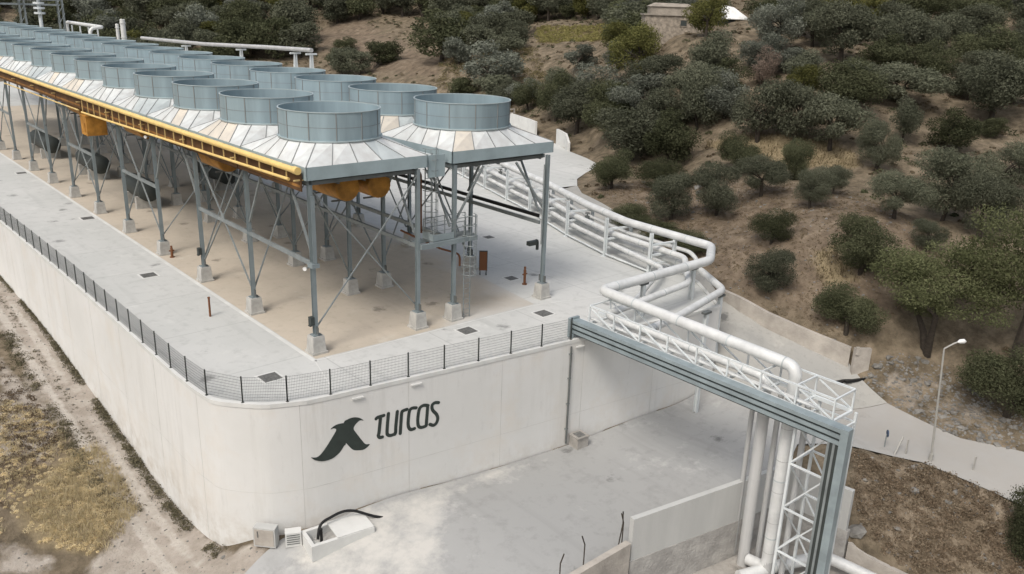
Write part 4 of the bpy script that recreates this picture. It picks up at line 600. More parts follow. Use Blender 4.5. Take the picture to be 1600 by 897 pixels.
M = dict(
 galv=mat('galvanised_steel', (.25, .275, .275), .55, .25, .12, 1.2),
 galv_dark=mat('weathered_galvanised_steel', (.14, .15, .145), .6, .2, .15, 1.),
 column=mat('painted_steel_grey', (.24, .28, .29), .55, .2, .1, .8),
 ring=mat('blue_grey_sheet_steel', (.30, .385, .42), .45, .25, .13, .8, streak=True, objrand=.06),
 rim=mat('blue_grey_rim', (.40, .47, .48), .5, .25, .08, .8),
 fascia=mat('fascia_sheet', (.36, .44, .46), .5, .2, .1, .6),
 seam=mat('panel_seam', (.23, .24, .235), .7, .1),
 pan_a=mat('pale_panel', (.58, .60, .59), .55, .15, .1, 1.6, col2=(.50,.50,.485), objrand=.06),
 pan_b=mat('warm_panel', (.58, .53, .45), .6, .1, .12, 1.6, col2=(.49,.455,.405), objrand=.06),
 pan_c=mat('cool_panel', (.48, .52, .52), .55, .15, .1, .9, objrand=.05),
 yellow=mat('yellow_pipe_paint', (.74, .53, .20), .5, 0, .08, 1.5),
 rung=mat('faded_yellow_paint', (.62, .46, .20), .6, 0, .12, 2),
 orange=mat('orange_paint', (.48, .225, .04), .6, 0, .25, 1.2),
 rust=mat('rusty_header_box', (.115, .058, .024), .75, 0, .2, .8),
 rust2=mat('rust_orange_strip', (.30, .145, .04), .7, 0, .25, 1.5),
 redbrown=mat('red_brown_paint', (.17, .07, .03), .6, 0, .1),
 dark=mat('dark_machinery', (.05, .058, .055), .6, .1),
 dkgreen=mat('dark_green_vessel', (.06, .08, .07), .6, .1),
 white=mat('white_pipe_cladding', (.64, .645, .63), .5, .15, .09, 1.4),
 white2=mat('white_steel_paint', (.64, .67, .67), .5, .1, .08, 1.),
 greywhite=mat('dull_pipe_cladding', (.47, .47, .46), .5, .15, .1, .8, streak=True),
 tray=mat('cable_tray_steel', (.31, .365, .38), .5, .3, .12, 1.),
 wall=wall_mat(),
 coping=mat('wall_coping', (.60, .60, .575), .9, 0, .06, 1),
 conc=mat('concrete_block', (.44, .43, .40), .9, 0, .12, 2, bump=.2),
 conc_d=mat('rough_concrete', (.36, .34, .31), .95, 0, .16, 1.2, bump=.3),
 parapet=mat('parapet_concrete', (.47, .47, .45), .9, 0, .08, .5, bump=.15, streak=True),
 footing=mat('rough_footing_concrete', (.40, .385, .36), .95, 0, .16, 1.3, bump=.5),
 tanwall=mat('tan_concrete', (.42, .385, .34), .95, 0, .14, 1, bump=.3),
 logo=mat('dark_green_logo_paint', (.035, .045, .04), .7, 0, .1, 3),
 post=mat('dark_fence_post', (.045, .05, .045), .6, .2),
 wire=mat('fence_wire', (.20, .21, .205), .6, .4),
 black=mat('black_rubber', (.012, .012, .012), .5, 0, .05),
 grate=mat('drain_grating', (.20, .20, .19), .7, .3, .2, 6),
 bark=mat('bark', (.055, .045, .035), .95, 0, .2, 6, bump=.5, bscale=20),
 stone=mat('stone_masonry', (.33, .285, .23), .95, 0, .25, 2.2, bump=.6, bscale=4),
 mud=mat('mud_roof', (.31, .275, .23), .95, 0, .15, 1, bump=.3),
 whiteroof=mat('white_sheet_roof', (.72, .72, .70), .6, 0, .1, 1),
 lampglass=mat('lamp_cover', (.7, .7, .68), .3), polegrey=mat('pale_pole_paint', (.36, .35, .32), .6),
 bluesign=mat('blue_sign_paint', (.03, .06, .12), .5),
 rock=mat('rubble_stone', (.22, .21, .19), .95, 0, .25, 1.5, bump=.4, bscale=6),
)
def road_mat(name, base, stain, light, sc=.12, joint=0.):
    m = bpy.data.materials.new(name); m.use_nodes = True; n = m.node_tree.nodes; l = m.node_tree.links; b = n['Principled BSDF']
    b.inputs['Roughness'].default_value = .9; b.inputs['Specular IOR Level'].default_value = .2
    tc = n.new('ShaderNodeTexCoord')
    def noise(s, d=6, r=.6):
        x = n.new('ShaderNodeTexNoise'); x.inputs['Scale'].default_value = s; x.inputs['Detail'].default_value = d; x.inputs['Roughness'].default_value = r
        l.new(tc.outputs['Object'], x.inputs['Vector']); return x.outputs['Fac']
    def mix(a, c, f, lo, hi):
        mr = n.new('ShaderNodeMapRange'); mr.inputs['From Min'].default_value = lo; mr.inputs['From Max'].default_value = hi; l.new(f, mr.inputs['Value'])
        mx = n.new('ShaderNodeMix'); mx.data_type = 'RGBA'; l.new(mr.outputs[0], mx.inputs['Factor'])
        for s, v in ((6, a), (7, c)):
            if isinstance(v, tuple): mx.inputs[s].default_value = (*v, 1)
            else: l.new(v, mx.inputs[s])
        return mx.outputs[2]
    c = mix(base, stain, noise(sc), .42, .62)
    c = mix(c, light, noise(sc*3.1, 8, .7), .58, .72)
    c = mix(c, tuple(x*.72 for x in base), noise(sc*14, 8, .7), .52, .85)
    mp = n.new('ShaderNodeMapping'); mp.inputs['Rotation'].default_value = (0, 0, .12); mp.inputs['Scale'].default_value = (1.5, .10, 1); l.new(tc.outputs['Object'], mp.inputs[0])
    x = n.new('ShaderNodeTexNoise'); x.inputs['Scale'].default_value = .9; x.inputs['Detail'].default_value = 6; l.new(mp.outputs[0], x.inputs['Vector'])
    c = mix(c, tuple(v*.80 for v in base), x.outputs['Fac'], .56, .95)
    vo = n.new('ShaderNodeTexVoronoi'); vo.inputs['Scale'].default_value = .33; l.new(tc.outputs['Object'], vo.inputs['Vector'])
    ds = n.new('ShaderNodeMath'); ds.operation = 'MULTIPLY_ADD'; ds.inputs[1].default_value = .5; l.new(noise(2.2, 6, .7), ds.inputs[0]); l.new(vo.outputs['Distance'], ds.inputs[2])
    c = mix(tuple(v*.55 for v in base), c, ds.outputs[0], .30, .40)
    if joint:
        sp = n.new('ShaderNodeSeparateXYZ'); l.new(tc.outputs['Object'], sp.inputs[0]); fac = None
        for ax in (0, 1):
            md = n.new('ShaderNodeMath'); md.operation = 'PINGPONG'; md.inputs[1].default_value = joint/2; l.new(sp.outputs[ax], md.inputs[0])
            lt = n.new('ShaderNodeMath'); lt.operation = 'LESS_THAN'; lt.inputs[1].default_value = .03; l.new(md.outputs[0], lt.inputs[0])
            if fac is None: fac = lt.outputs[0]
            else:
                mx2 = n.new('ShaderNodeMath'); mx2.operation = 'MAXIMUM'; l.new(fac, mx2.inputs[0]); l.new(lt.outputs[0], mx2.inputs[1]); fac = mx2.outputs[0]
        c = mix(c, tuple(x*.72 for x in base), fac, 0, 1.6)
    l.new(c, b.inputs['Base Color'])
    bp = n.new('ShaderNodeBump'); bp.inputs['Strength'].default_value = .15; bp.inputs['Distance'].default_value = .05
    l.new(noise(6), bp.inputs['Height']); l.new(bp.outputs[0], b.inputs['Normal'])
    return m
M['yard'] = road_mat('yard_concrete', (.47, .475, .455), (.52, .52, .50), (.57, .57, .545), .1, 6.)
M['slab'] = road_mat('stained_slab', (.49, .43, .35), (.43, .38, .31), (.52, .48, .41), .13)
M['road'] = road_mat('road_concrete', (.315, .315, .305), (.35, .35, .34), (.47, .46, .44), .09)
M['road2'] = road_mat('side_road_concrete', (.31, .305, .285), (.35, .34, .31), (.40, .385, .35), .2)
M['cement'] = road_mat('cement_spill', (.56, .545, .51), (.50, .49, .46), (.62, .60, .57), .5)
def leaf_mat(name, a, b_, tr=.25):
    m = bpy.data.materials.new(name); m.use_nodes = True; n = m.node_tree.nodes; l = m.node_tree.links
    for x in list(n):
        if x.type != 'OUTPUT_MATERIAL': n.remove(x)
    o = [x for x in n if x.type == 'OUTPUT_MATERIAL'][0]
    at = n.new('ShaderNodeAttribute'); at.attribute_name = 'tint'
    mx = n.new('ShaderNodeMix'); mx.data_type = 'RGBA'; mx.inputs[6].default_value = (*a, 1); mx.inputs[7].default_value = (*b_, 1); l.new(at.outputs['Fac'], mx.inputs['Factor'])
    oi = n.new('ShaderNodeObjectInfo'); h = n.new('ShaderNodeHueSaturation'); mr = n.new('ShaderNodeMapRange'); mr.inputs['To Min'].default_value = .75; mr.inputs['To Max'].default_value = 1.25
    l.new(oi.outputs['Random'], mr.inputs['Value']); l.new(mr.outputs[0], h.inputs['Value']); l.new(mx.outputs[2], h.inputs['Color'])
    d = n.new('ShaderNodeBsdfDiffuse'); t = n.new('ShaderNodeBsdfTranslucent'); ms = n.new('ShaderNodeMixShader'); ms.inputs[0].default_value = tr
    l.new(h.outputs[0], d.inputs[0]); l.new(h.outputs[0], t.inputs[0]); l.new(d.outputs[0], ms.inputs[1]); l.new(t.outputs[0], ms.inputs[2]); l.new(ms.outputs[0], o.inputs[0])
    return m
L = dict(olive=leaf_mat('olive_leaves', (.062, .068, .045), (.155, .160, .112)), dark=leaf_mat('dark_olive_leaves', (.046, .052, .029), (.108, .113, .064)),
 silver=leaf_mat('silver_olive_leaves', (.085, .093, .072), (.20, .21, .17)), yellow=leaf_mat('yellow_green_leaves', (.07, .075, .025), (.15, .145, .055)),
 acacia=leaf_mat('acacia_leaves', (.062, .070, .032), (.150, .158, .082), .35), dead=leaf_mat('dry_leaves', (.12, .09, .07), (.24, .19, .155)),
 straw=leaf_mat('dry_grass_blades', (.50, .41, .24), (.80, .70, .48), .45), weed=leaf_mat('weed_leaves', (.075, .07, .045), (.17, .15, .10)),
 scrub=leaf_mat('dry_scrub', (.075, .055, .036), (.26, .20, .14)), tuft=leaf_mat('hill_tufts', (.09, .07, .045), (.22, .175, .115)))

# ---- mesh helpers ---------------------------------------------------------
class MB:
    def __init__(s): s.v = []; s.f = []; s.m = []
    def add(s, vs, fs, mi=0):
        o = len(s.v); s.v += [tuple(map(float, v)) for v in vs]; s.f += [tuple(i+o for i in f) for f in fs]; s.m += [mi]*len(fs); return s
    def box(s, a, b, mi=0):
        x0, y0, z0 = a; x1, y1, z1 = b
        return s.add([(x0,y0,z0),(x1,y0,z0),(x1,y1,z0),(x0,y1,z0),(x0,y0,z1),(x1,y0,z1),(x1,y1,z1),(x0,y1,z1)],
                     [(0,3,2,1),(4,5,6,7),(0,1,5,4),(1,2,6,5),(2,3,7,6),(3,0,4,7)], mi)
    def bar(s, p, q, w, h=None, mi=0, up=(0, 0, 1)):
        h = h or w; p = Vector(p); q = Vector(q); d = (q-p).normalized(); up = Vector(up)
        if abs(d.dot(up)) > .98: up = Vector((1, 0, 0))
        r = d.cross(up).normalized(); u = r.cross(d)
        vs = [p+r*a*w/2+u*b*h/2 for a, b in ((-1,-1),(1,-1),(1,1),(-1,1))]+[q+r*a*w/2+u*b*h/2 for a, b in ((-1,-1),(1,-1),(1,1),(-1,1))]
        return s.add(vs, [(0,1,2,3),(7,6,5,4),(0,4,5,1),(1,5,6,2),(2,6,7,3),(3,7,4,0)], mi)
    def ibeam(s, p, q, w, h, t=.03, side=(1, 0, 0)):
        """rolled H section from p to q: two flanges and a web"""
        p = Vector(p); q = Vector(q); d = (q-p).normalized(); sd = Vector(side); sd = (sd-d*sd.dot(d)).normalized(); o = sd.cross(d)
        for k in (-1, 1):
            c = o*k*(h/2-t/2); s.bar2(p+c, q+c, sd, o, w, t)
        s.bar2(p, q, sd, o, t, h-2*t-.002); return s
    def bar2(s, p, q, a, b, wa, wb, mi=0):
        vs = [x+a*i*wa/2+b*j*wb/2 for x in (p, q) for i, j in ((-1,-1),(1,-1),(1,1),(-1,1))]
        return s.add(vs, [(0,1,2,3),(7,6,5,4),(0,4,5,1),(1,5,6,2),(2,6,7,3),(3,7,4,0)], mi)
    def tube(s, pts, r, n=10, cap=True, mi=0, radii=None):
        P = [Vector(p) for p in pts]; rings = []; u = None
        for i, p in enumerate(P):
            d = ((P[min(i+1, len(P)-1)]-P[max(i-1, 0)])).normalized()
            if u is None: u = d.orthogonal().normalized()
            u = (u-d*u.dot(d)).normalized(); v = d.cross(u); rr = radii[i] if radii else r
            rings.append([p+u*math.cos(a)*rr+v*math.sin(a)*rr for a in [2*PI*k/n for k in range(n)]])
        vs = [v for g in rings for v in g]; fs = []
        for i in range(len(P)-1):
            for k in range(n): fs.append((i*n+k, i*n+(k+1) % n, (i+1)*n+(k+1) % n, (i+1)*n+k))
        if cap: fs += [tuple(range(n))[::-1], tuple((len(P)-1)*n+k for k in range(n))]
        return s.add(vs, fs, mi)
    def ring(s, c, r, z0, z1, t=.04, n=48, mi=0):
        cx, cy = c; vs = []; fs = []
        for k in range(n):
            a = 2*PI*k/n; ca, sa = math.cos(a), math.sin(a)
            vs += [(cx+ca*r, cy+sa*r, z0), (cx+ca*r, cy+sa*r, z1), (cx+ca*(r-t), cy+sa*(r-t), z1), (cx+ca*(r-t), cy+sa*(r-t), z0)]
        for k in range(n):
            a, b = k*4, ((k+1) % n)*4
            for i in range(4): fs.append((a+i, b+i, b+(i+1) % 4, a+(i+1) % 4))
        return s.add(vs, fs, mi)
    def prism(s, poly, z0, z1, mi=0):
        n = len(poly); return s.add([(x, y, z0) for x, y in poly]+[(x, y, z1) for x, y in poly],
              [tuple(range(n))[::-1], tuple(range(n, 2*n))]+[(i, (i+1) % n, n+(i+1) % n, n+i) for i in range(n)], mi)
    def build(s, name, mats, parent=None, smooth=False, loc=None):
        me = bpy.data.meshes.new(name); me.from_pydata(s.v, [], s.f)
        mats = mats if isinstance(mats, (list, tuple)) else [mats]
        for m in mats: me.materials.append(m)
        if len(mats) > 1: me.polygons.foreach_set('material_index', s.m)
        if smooth: me.polygons.foreach_set('use_smooth', [True]*len(me.polygons)); me.set_sharp_from_angle(angle=math.radians(40))
        me.update(); o = bpy.data.objects.new(name, me); COL.objects.link(o)
        if parent: o.parent = parent
        if loc: o.location = loc
        return o
def empty(name, loc=(0, 0, 0), rz=0):
    o = bpy.data.objects.new(name, None); COL.objects.link(o); o.location = loc; o.rotation_euler = (0, 0, rz); o.empty_display_size = .2; return o
def tag(o, label=None, cat=None, group=None, kind=None):
    if label: o['label'] = label
    if cat: o['category'] = cat
    if group: o['group'] = group
    if kind: o['kind'] = kind
    return o
def copy_tree(o, parent=None):
    c = o.copy(); COL.objects.link(c)
    if parent: c.parent = parent
    for ch in [x for x in CH.get(o.name, [])]: copy_tree(ch, c)
    return c
CH = {}
def index_children():
    CH.clear()
    for o in COL.objects:
        if o.parent: CH.setdefault(o.parent.name, []).append(o)
def bend(pts, r, n=6):
    """round the corners of a pipe route"""
    P = [Vector(p) for p in pts]; out = [P[0]]
    for i in range(1, len(P)-1):
        a, b, c = P[i-1], P[i], P[i+1]; d1 = (a-b); d2 = (c-b); k = min(r, d1.length*.48, d2.length*.48)
        p0 = b+d1.normalized()*k; p1 = b+d2.normalized()*k
        for j in range(n+1):
            t = j/n; out.append(p0*(1-t)**2+b*2*t*(1-t)+p1*t*t)
    return out+[P[-1]]
ORD = ['first','second','third','fourth','fifth','sixth','seventh','eighth','ninth','tenth','eleventh','twelfth','thirteenth','fourteenth','fifteenth','sixteenth','seventeenth','eighteenth','nineteenth','twentieth']
RND = random.Random(11)
NP = np.random.default_rng(7)

# ---- ground ---------------------------------------------------------------
REG = DATA['REG']
def ground_z(x, y):
    """natural ground with the pit cut in, yard left at 0"""
    x = np.asarray(x, float); y = np.asarray(y, float); z = smooth_ground(x, y)
    return z
LOWER_ROAD = [(-6.6,-4.9),(-4.4,-4.4),(-1.8,-4.95),(1.9,-5.45),(11.56,-6.7),(22.4,-8.1),(23,-14),(27.5,-16.5),(27.2,-20.8),(28.2,-23.8),(30.5,-31),(33,-42),(28.5,-43),(26.2,-31),(24.4,-25),(23.6,-20.4),(21.6,-17.4),(19.5,-15.6),(17.2,-16.4),(14.2,-16.0),(6.9,-14.7),(3.2,-14.9),(-1,-15),(-4,-12),(-5.2,-8)]
def gz1(x, y): return float(ground_z(np.array([x]), np.array([y]))[0])
def make_terrain():
    def axis(segs):
        out = []
        for a, b, s in segs: out += list(np.arange(a, b, s))
        return np.array(out+[segs[-1][1]])
    xs = axis([(-900,-140,60),(-140,-30,5),(-30,-16,1.2),(-16,45,.5),(45,110,1.2),(110,180,3),(180,420,8),(420,1500,60)])
    ys = axis([(-700,-90,50),(-90,-40,4),(-40,-32,1),(-32,40,.5),(40,110,1.3),(110,240,3),(240,500,8),(500,1600,60)])
    X, Y = np.meshgrid(xs, ys, indexing='ij')
    near = (X > -320) & (X < 330) & (Y > -160) & (Y < 400)
    cx = np.clip(X, -150, 320); cy = np.clip(Y, -150, 380)
    Z = smooth_ground(cx, cy)+np.hypot(X-cx, Y-cy)*.03
    dy = edge_dist(X, Y, YARD); dr = np.minimum(edge_dist(X, Y, UPPER_ROAD), edge_dist(X, Y, LOWER_ROAD))
    inr = inside(X, Y, UPPER_ROAD) | inside(X, Y, LOWER_ROAD); iny = inside(X, Y, YARD)
    d = np.where(inr | iny, 0, np.minimum(dy, dr)); k = np.clip(d/3, 0, 1)
    N = .35*np.sin(X*.31+1.3*np.sin(Y*.23))*np.sin(Y*.27+.9*np.sin(X*.19))+.12*np.sin(X*1.1+2*np.sin(Y*.7))*np.sin(Y*.9+X*.35)+.05*np.sin(X*2.9+Y*1.3)*np.sin(Y*3.1-X*.8)
    N = N*np.where((X > 30) | (Y < -16), 1, .25)
    terr = np.where(X > 34, .45*(np.abs(((Z/2.6) % 1)-.5)*2-.5), 0)
    Z = Z+(N+terr)*k
    Z = Z+.02*NP.standard_normal(Z.shape)*k; Xs = X.copy(); Ys = Y.copy()
    Z = np.where(inr, Z-.16, Z)
    EDGE = PIT[:8]
    for i in range(len(EDGE)-1):
        a = np.array(EDGE[i], float); b_ = np.array(EDGE[i+1], float); v = b_-a; t = np.clip(((X-a[0])*v[0]+(Y-a[1])*v[1])/(v@v), 0, 1); px_, py_ = a[0]+t*v[0], a[1]+t*v[1]; m_ = np.hypot(X-px_, Y-py_) < .38
        Xs = np.where(m_, px_, Xs); Ys = np.where(m_, py_, Ys)
    Z = np.where(iny & (dy > .25), np.minimum(Z, -1.0), Z)
    Z = np.where(iny & (dy <= .25), np.minimum(Z, -.12), Z)
    nx, ny = X.shape; idx = np.arange(nx*ny).reshape(nx, ny)
    f = np.stack([idx[:-1, :-1], idx[1:, :-1], idx[1:, 1:], idx[:-1, 1:]], -1).reshape(-1, 4)
    me = bpy.data.meshes.new('ground'); me.vertices.add(nx*ny); me.vertices.foreach_set('co', np.stack([Xs, Ys, Z], -1).astype(np.float32).ravel())
    fcx = (Xs[:-1, :-1]+Xs[1:, 1:]+Xs[1:, :-1]+Xs[:-1, 1:]).ravel()/4; fcy = (Ys[:-1, :-1]+Ys[1:, 1:]+Ys[1:, :-1]+Ys[:-1, 1:]).ravel()/4; f = f[~inside(fcx, fcy, PIT)]
    me.loops.add(f.size); me.loops.foreach_set('vertex_index', f.astype(np.int32).ravel()); me.polygons.add(len(f)); me.polygons.foreach_set('loop_start', np.arange(0, f.size, 4, dtype=np.int32))
    me.polygons.foreach_set('use_smooth', np.ones(len(f), bool)); me.update()
    c = np.zeros((nx*ny, 4), np.float32); x, y = X.ravel(), Y.ravel()
    def soft(polys, w):
        r = np.zeros(len(x))
        for p in polys:
            ins = inside(x, y, p); dd = edge_dist(x, y, p); r = np.maximum(r, np.clip(.5+np.where(ins, dd, -dd)/w/2, 0, 1))
        return r
    c[:, 0] = np.maximum(soft(REG['gravel'][1:], .8), soft(REG['gravel'][:1], 1.2)*.40); c[:, 1] = soft(REG['straw'], 1.); c[:, 2] = np.maximum(soft(REG['scrub'], 1.), soft([PIT], .5)*.6); c[:, 3] = soft(REG['bare'], 6)
    a = me.attributes.new('cover', 'FLOAT_COLOR', 'POINT'); a.data.foreach_set('color', c.ravel())
    on = (y > -3) & (y < 60); rut = np.where(on, np.maximum(np.exp(-((x+7.35+.12*np.sin(y*.3))/.26)**2), np.exp(-((x+8.5+.12*np.sin(y*.3))/.26)**2)), 0); me.attributes.new('rut', 'FLOAT', 'POINT').data.foreach_set('value', rut.astype(np.float32))
    a2 = me.attributes.new('bare', 'FLOAT', 'POINT'); a2.data.foreach_set('value', np.maximum(c[:, 3], soft(REG['slope'], 3)*.8).ravel())
    me.materials.append(ground_mat()); o = bpy.data.objects.new('ground', me); COL.objects.link(o); tag(o, kind='structure')
    return xs, ys, Z
def ground_mat():
    m = bpy.data.materials.new('hillside_soil'); m.use_nodes = True; n = m.node_tree.nodes; l = m.node_tree.links; b = n['Principled BSDF']
    b.inputs['Roughness'].default_value = .95; b.inputs['Specular IOR Level'].default_value = .1
    tc = n.new('ShaderNodeTexCoord'); at = n.new('ShaderNodeAttribute'); at.attribute_name = 'cover'; sp = n.new('ShaderNodeSeparateColor'); l.new(at.outputs['Color'], sp.inputs[0])
    at2 = n.new('ShaderNodeAttribute'); at2.attribute_name = 'bare'
    def noise(s, d=7, r=.65):
        x = n.new('ShaderNodeTexNoise'); x.inputs['Scale'].default_value = s; x.inputs['Detail'].default_value = d; x.inputs['Roughness'].default_value = r
        l.new(tc.outputs['Object'], x.inputs['Vector']); return x.outputs['Fac']
    def ramp(f, *st):
        r = n.new('ShaderNodeValToRGB'); e = r.color_ramp.elements
        while len(e) < len(st): e.new(.5)
        for i, (p, c) in enumerate(st): e[i].position = p; e[i].color = (*c, 1)
        l.new(f, r.inputs[0]); return r.outputs[0]
    def mix(a, c, f):
        mx = n.new('ShaderNodeMix'); mx.data_type = 'RGBA'; l.new(f, mx.inputs['Factor']); l.new(a, mx.inputs[6]); l.new(c, mx.inputs[7]); return mx.outputs[2]
    def brk(f, nz, k=.9):
        """roughen a soft mask with noise"""
        a = n.new('ShaderNodeMath'); a.operation = 'MULTIPLY_ADD'; a.inputs[1].default_value = k; a.inputs[2].default_value = -k/2; l.new(nz, a.inputs[0])
        s = n.new('ShaderNodeMath'); s.operation = 'ADD'; l.new(a.outputs[0], s.inputs[0]); l.new(f, s.inputs[1])
        r = n.new('ShaderNodeMapRange'); r.inputs['From Min'].default_value = .38; r.inputs['From Max'].default_value = .62; l.new(s.outputs[0], r.inputs['Value']); return r.outputs[0]
    n1, n2, n3, n4 = noise(.22), noise(1.6), noise(.9), noise(.75, 10, .72)
    soil = ramp(n2, (.3, (.065, .052, .038)), (.5, (.125, .098, .072)), (.7, (.19, .155, .115)))
    wood = ramp(n4, (.3, (.06, .049, .034)), (.48, (.14, .113, .078)), (.70, (.26, .21, .15)))
    bare = ramp(n4, (.30, (.08, .062, .045)), (.46, (.145, .112, .08)), (.58, (.20, .158, .114)), (.73, (.30, .245, .185)))
    grav = ramp(n3, (.3, (.27, .235, .195)), (.5, (.35, .31, .265)), (.72, (.43, .39, .34)))
    straw = ramp(n4, (.3, (.13, .10, .06)), (.65, (.29, .235, .145)))
    scrub = ramp(n4, (.3, (.07, .055, .038)), (.48, (.17, .133, .093)), (.68, (.33, .275, .205)))
    c = mix(wood, soil, brk(at2.outputs['Fac'], n1)); 
    c = mix(c, bare, brk(at2.outputs['Fac'], n1, 1.2))
    c = mix(c, scrub, brk(sp.outputs[2], n1)); c = mix(c, straw, brk(sp.outputs[1], n1)); c = mix(c, grav, brk(sp.outputs[0], n3, .7))
    at3 = n.new('ShaderNodeAttribute'); at3.attribute_name = 'rut'; pale = ramp(n2, (.3, (.37, .335, .29)), (.7, (.50, .46, .41))); c = mix(c, pale, brk(at3.outputs['Fac'], n3, .8))
    l.new(c, b.inputs['Base Color'])
    bp = n.new('ShaderNodeBump'); bp.inputs['Strength'].default_value = .7; bp.inputs['Distance'].default_value = .25; l.new(noise(2.5, 9, .7), bp.inputs['Height']); l.new(bp.outputs[0], b.inputs['Normal'])
    return m
GX, GY, GZ = make_terrain()
def gsurf(x, y):
    """height of the ground sheet itself"""
    x = np.asarray(x, float); y = np.asarray(y, float)
    i = np.clip(np.searchsorted(GX, x)-1, 0, len(GX)-2); j = np.clip(np.searchsorted(GY, y)-1, 0, len(GY)-2)
    u = (x-GX[i])/(GX[i+1]-GX[i]); v = (y-GY[j])/(GY[j+1]-GY[j])
    return GZ[i, j]*(1-u)*(1-v)+GZ[i+1, j]*u*(1-v)+GZ[i, j+1]*(1-u)*v+GZ[i+1, j+1]*u*v
def sheet(name, poly, m, dz, step=.7, zf=None):
    """a road surface: the polygon clipped out of a fine grid draped on the ground"""
    import bmesh
    P = np.array(poly); bm = bmesh.new()
    vs = [bm.verts.new((x, y, 0)) for x, y in poly]; bm.faces.new(vs)
    for ax, (lo, hi) in enumerate(zip(P.min(0), P.max(0))):
        for t in np.arange(lo+step, hi, step):
            co = (t, 0, 0) if ax == 0 else (0, t, 0); no = (1, 0, 0) if ax == 0 else (0, 1, 0)
            bmesh.ops.bisect_plane(bm, geom=bm.verts[:]+bm.edges[:]+bm.faces[:], plane_co=co, plane_no=no)
    x = np.array([v.co.x for v in bm.verts]); y = np.array([v.co.y for v in bm.verts]); z = (zf or smooth_ground)(x, y)+dz
    for v, q in zip(bm.verts, z): v.co.z = q
    me = bpy.data.meshes.new(name); bm.to_mesh(me); bm.free(); me.materials.append(m)
    me.polygons.foreach_set('use_smooth', [True]*len(me.polygons))
    for p in me.polygons:
        pass
    o = bpy.data.objects.new(name, me); COL.objects.link(o); tag(o, kind='structure'); return o
ROAD = sheet('road', LOWER_ROAD, M['road'], .01, .45)
sheet('side_road', UPPER_ROAD, M['road2'], .03)
pf = MB(); PP = [(1.5,-15.0),(6.9,-14.9),(14.2,-16.2),(16.8,-16.6),(17.3,-20.2),(17.9,-21.5),(18.7,-24),(20.0,-36.3),(-.2,-36.3),(-4.3,-22)]; pf.add([(x, y, -8.7) for x, y in PP], [tuple(range(len(PP)))]); tag(pf.build('pit_floor', M['conc_d']), kind='structure')
# cement spilled along the foot of the wall and at the mouth of the road
def blob(name, pts, m, dz, seed=0, rough=.25):
    r = random.Random(seed); out = []
    for i in range(len(pts)):
        a = Vector(pts[i]); b = Vector(pts[(i+1) % len(pts)]); n = max(2, int((b-a).length/.35)); nr = Vector((-(b-a).y, (b-a).x)).normalized()
        for k in range(n): out.append(tuple(a+(b-a)*k/n+nr*r.uniform(-rough, rough)))
    return sheet(name, out, m, dz, 1.)
SPILL = [(-4.9,-5.2),(-3.6,-5.0),(-1.8,-5.2),(2,-5.6),(7,-6.2),(11,-6.9),(9,-7.0),(5.5,-7.0),(3.2,-7.4),(2.2,-8.2),(1.4,-9.2),(.2,-10.2),(-.8,-11.6),(-2.2,-12.0),(-4.2,-9.5),(-4.6,-8)]
me = ROAD.data; co = np.array([v.co[:] for v in me.vertices]); dd = edge_dist(co[:, 0], co[:, 1], SPILL); ins = inside(co[:, 0], co[:, 1], SPILL)
me.attributes.new('spill', 'FLOAT', 'POINT').data.foreach_set('value', np.clip(.5+np.where(ins, dd, -dd)/1.6, 0, 1).astype(np.float32))
m = M['road'] = M['road'].copy(); me.materials[0] = m; n = m.node_tree.nodes; l = m.node_tree.links; b_ = n['Principled BSDF']; src = b_.inputs['Base Color'].links[0].from_socket
at = n.new('ShaderNodeAttribute'); at.attribute_name = 'spill'; tc = n.new('ShaderNodeTexCoord'); no = n.new('ShaderNodeTexNoise'); no.inputs['Scale'].default_value = .9; no.inputs['Detail'].default_value = 9; no.inputs['Roughness'].default_value = .72; l.new(tc.outputs['Object'], no.inputs['Vector'])
ad = n.new('ShaderNodeMath'); ad.operation = 'MULTIPLY_ADD'; ad.inputs[1].default_value = 2.6; ad.inputs[2].default_value = -1.3; l.new(no.outputs['Fac'], ad.inputs[0]); a2_ = n.new('ShaderNodeMath'); l.new(ad.outputs[0], a2_.inputs[0]); l.new(at.outputs['Fac'], a2_.inputs[1])
mr = n.new('ShaderNodeMapRange'); mr.inputs['From Min'].default_value = .5; mr.inputs['From Max'].default_value = 1.25; l.new(a2_.outputs[0], mr.inputs['Value']); mx = n.new('ShaderNodeMix'); mx.data_type = 'RGBA'; l.new(mr.outputs[0], mx.inputs['Factor']); l.new(src, mx.inputs[6]); mx.inputs[7].default_value = (.49, .475, .44, 1); l.new(mx.outputs[2], b_.inputs['Base Color'])
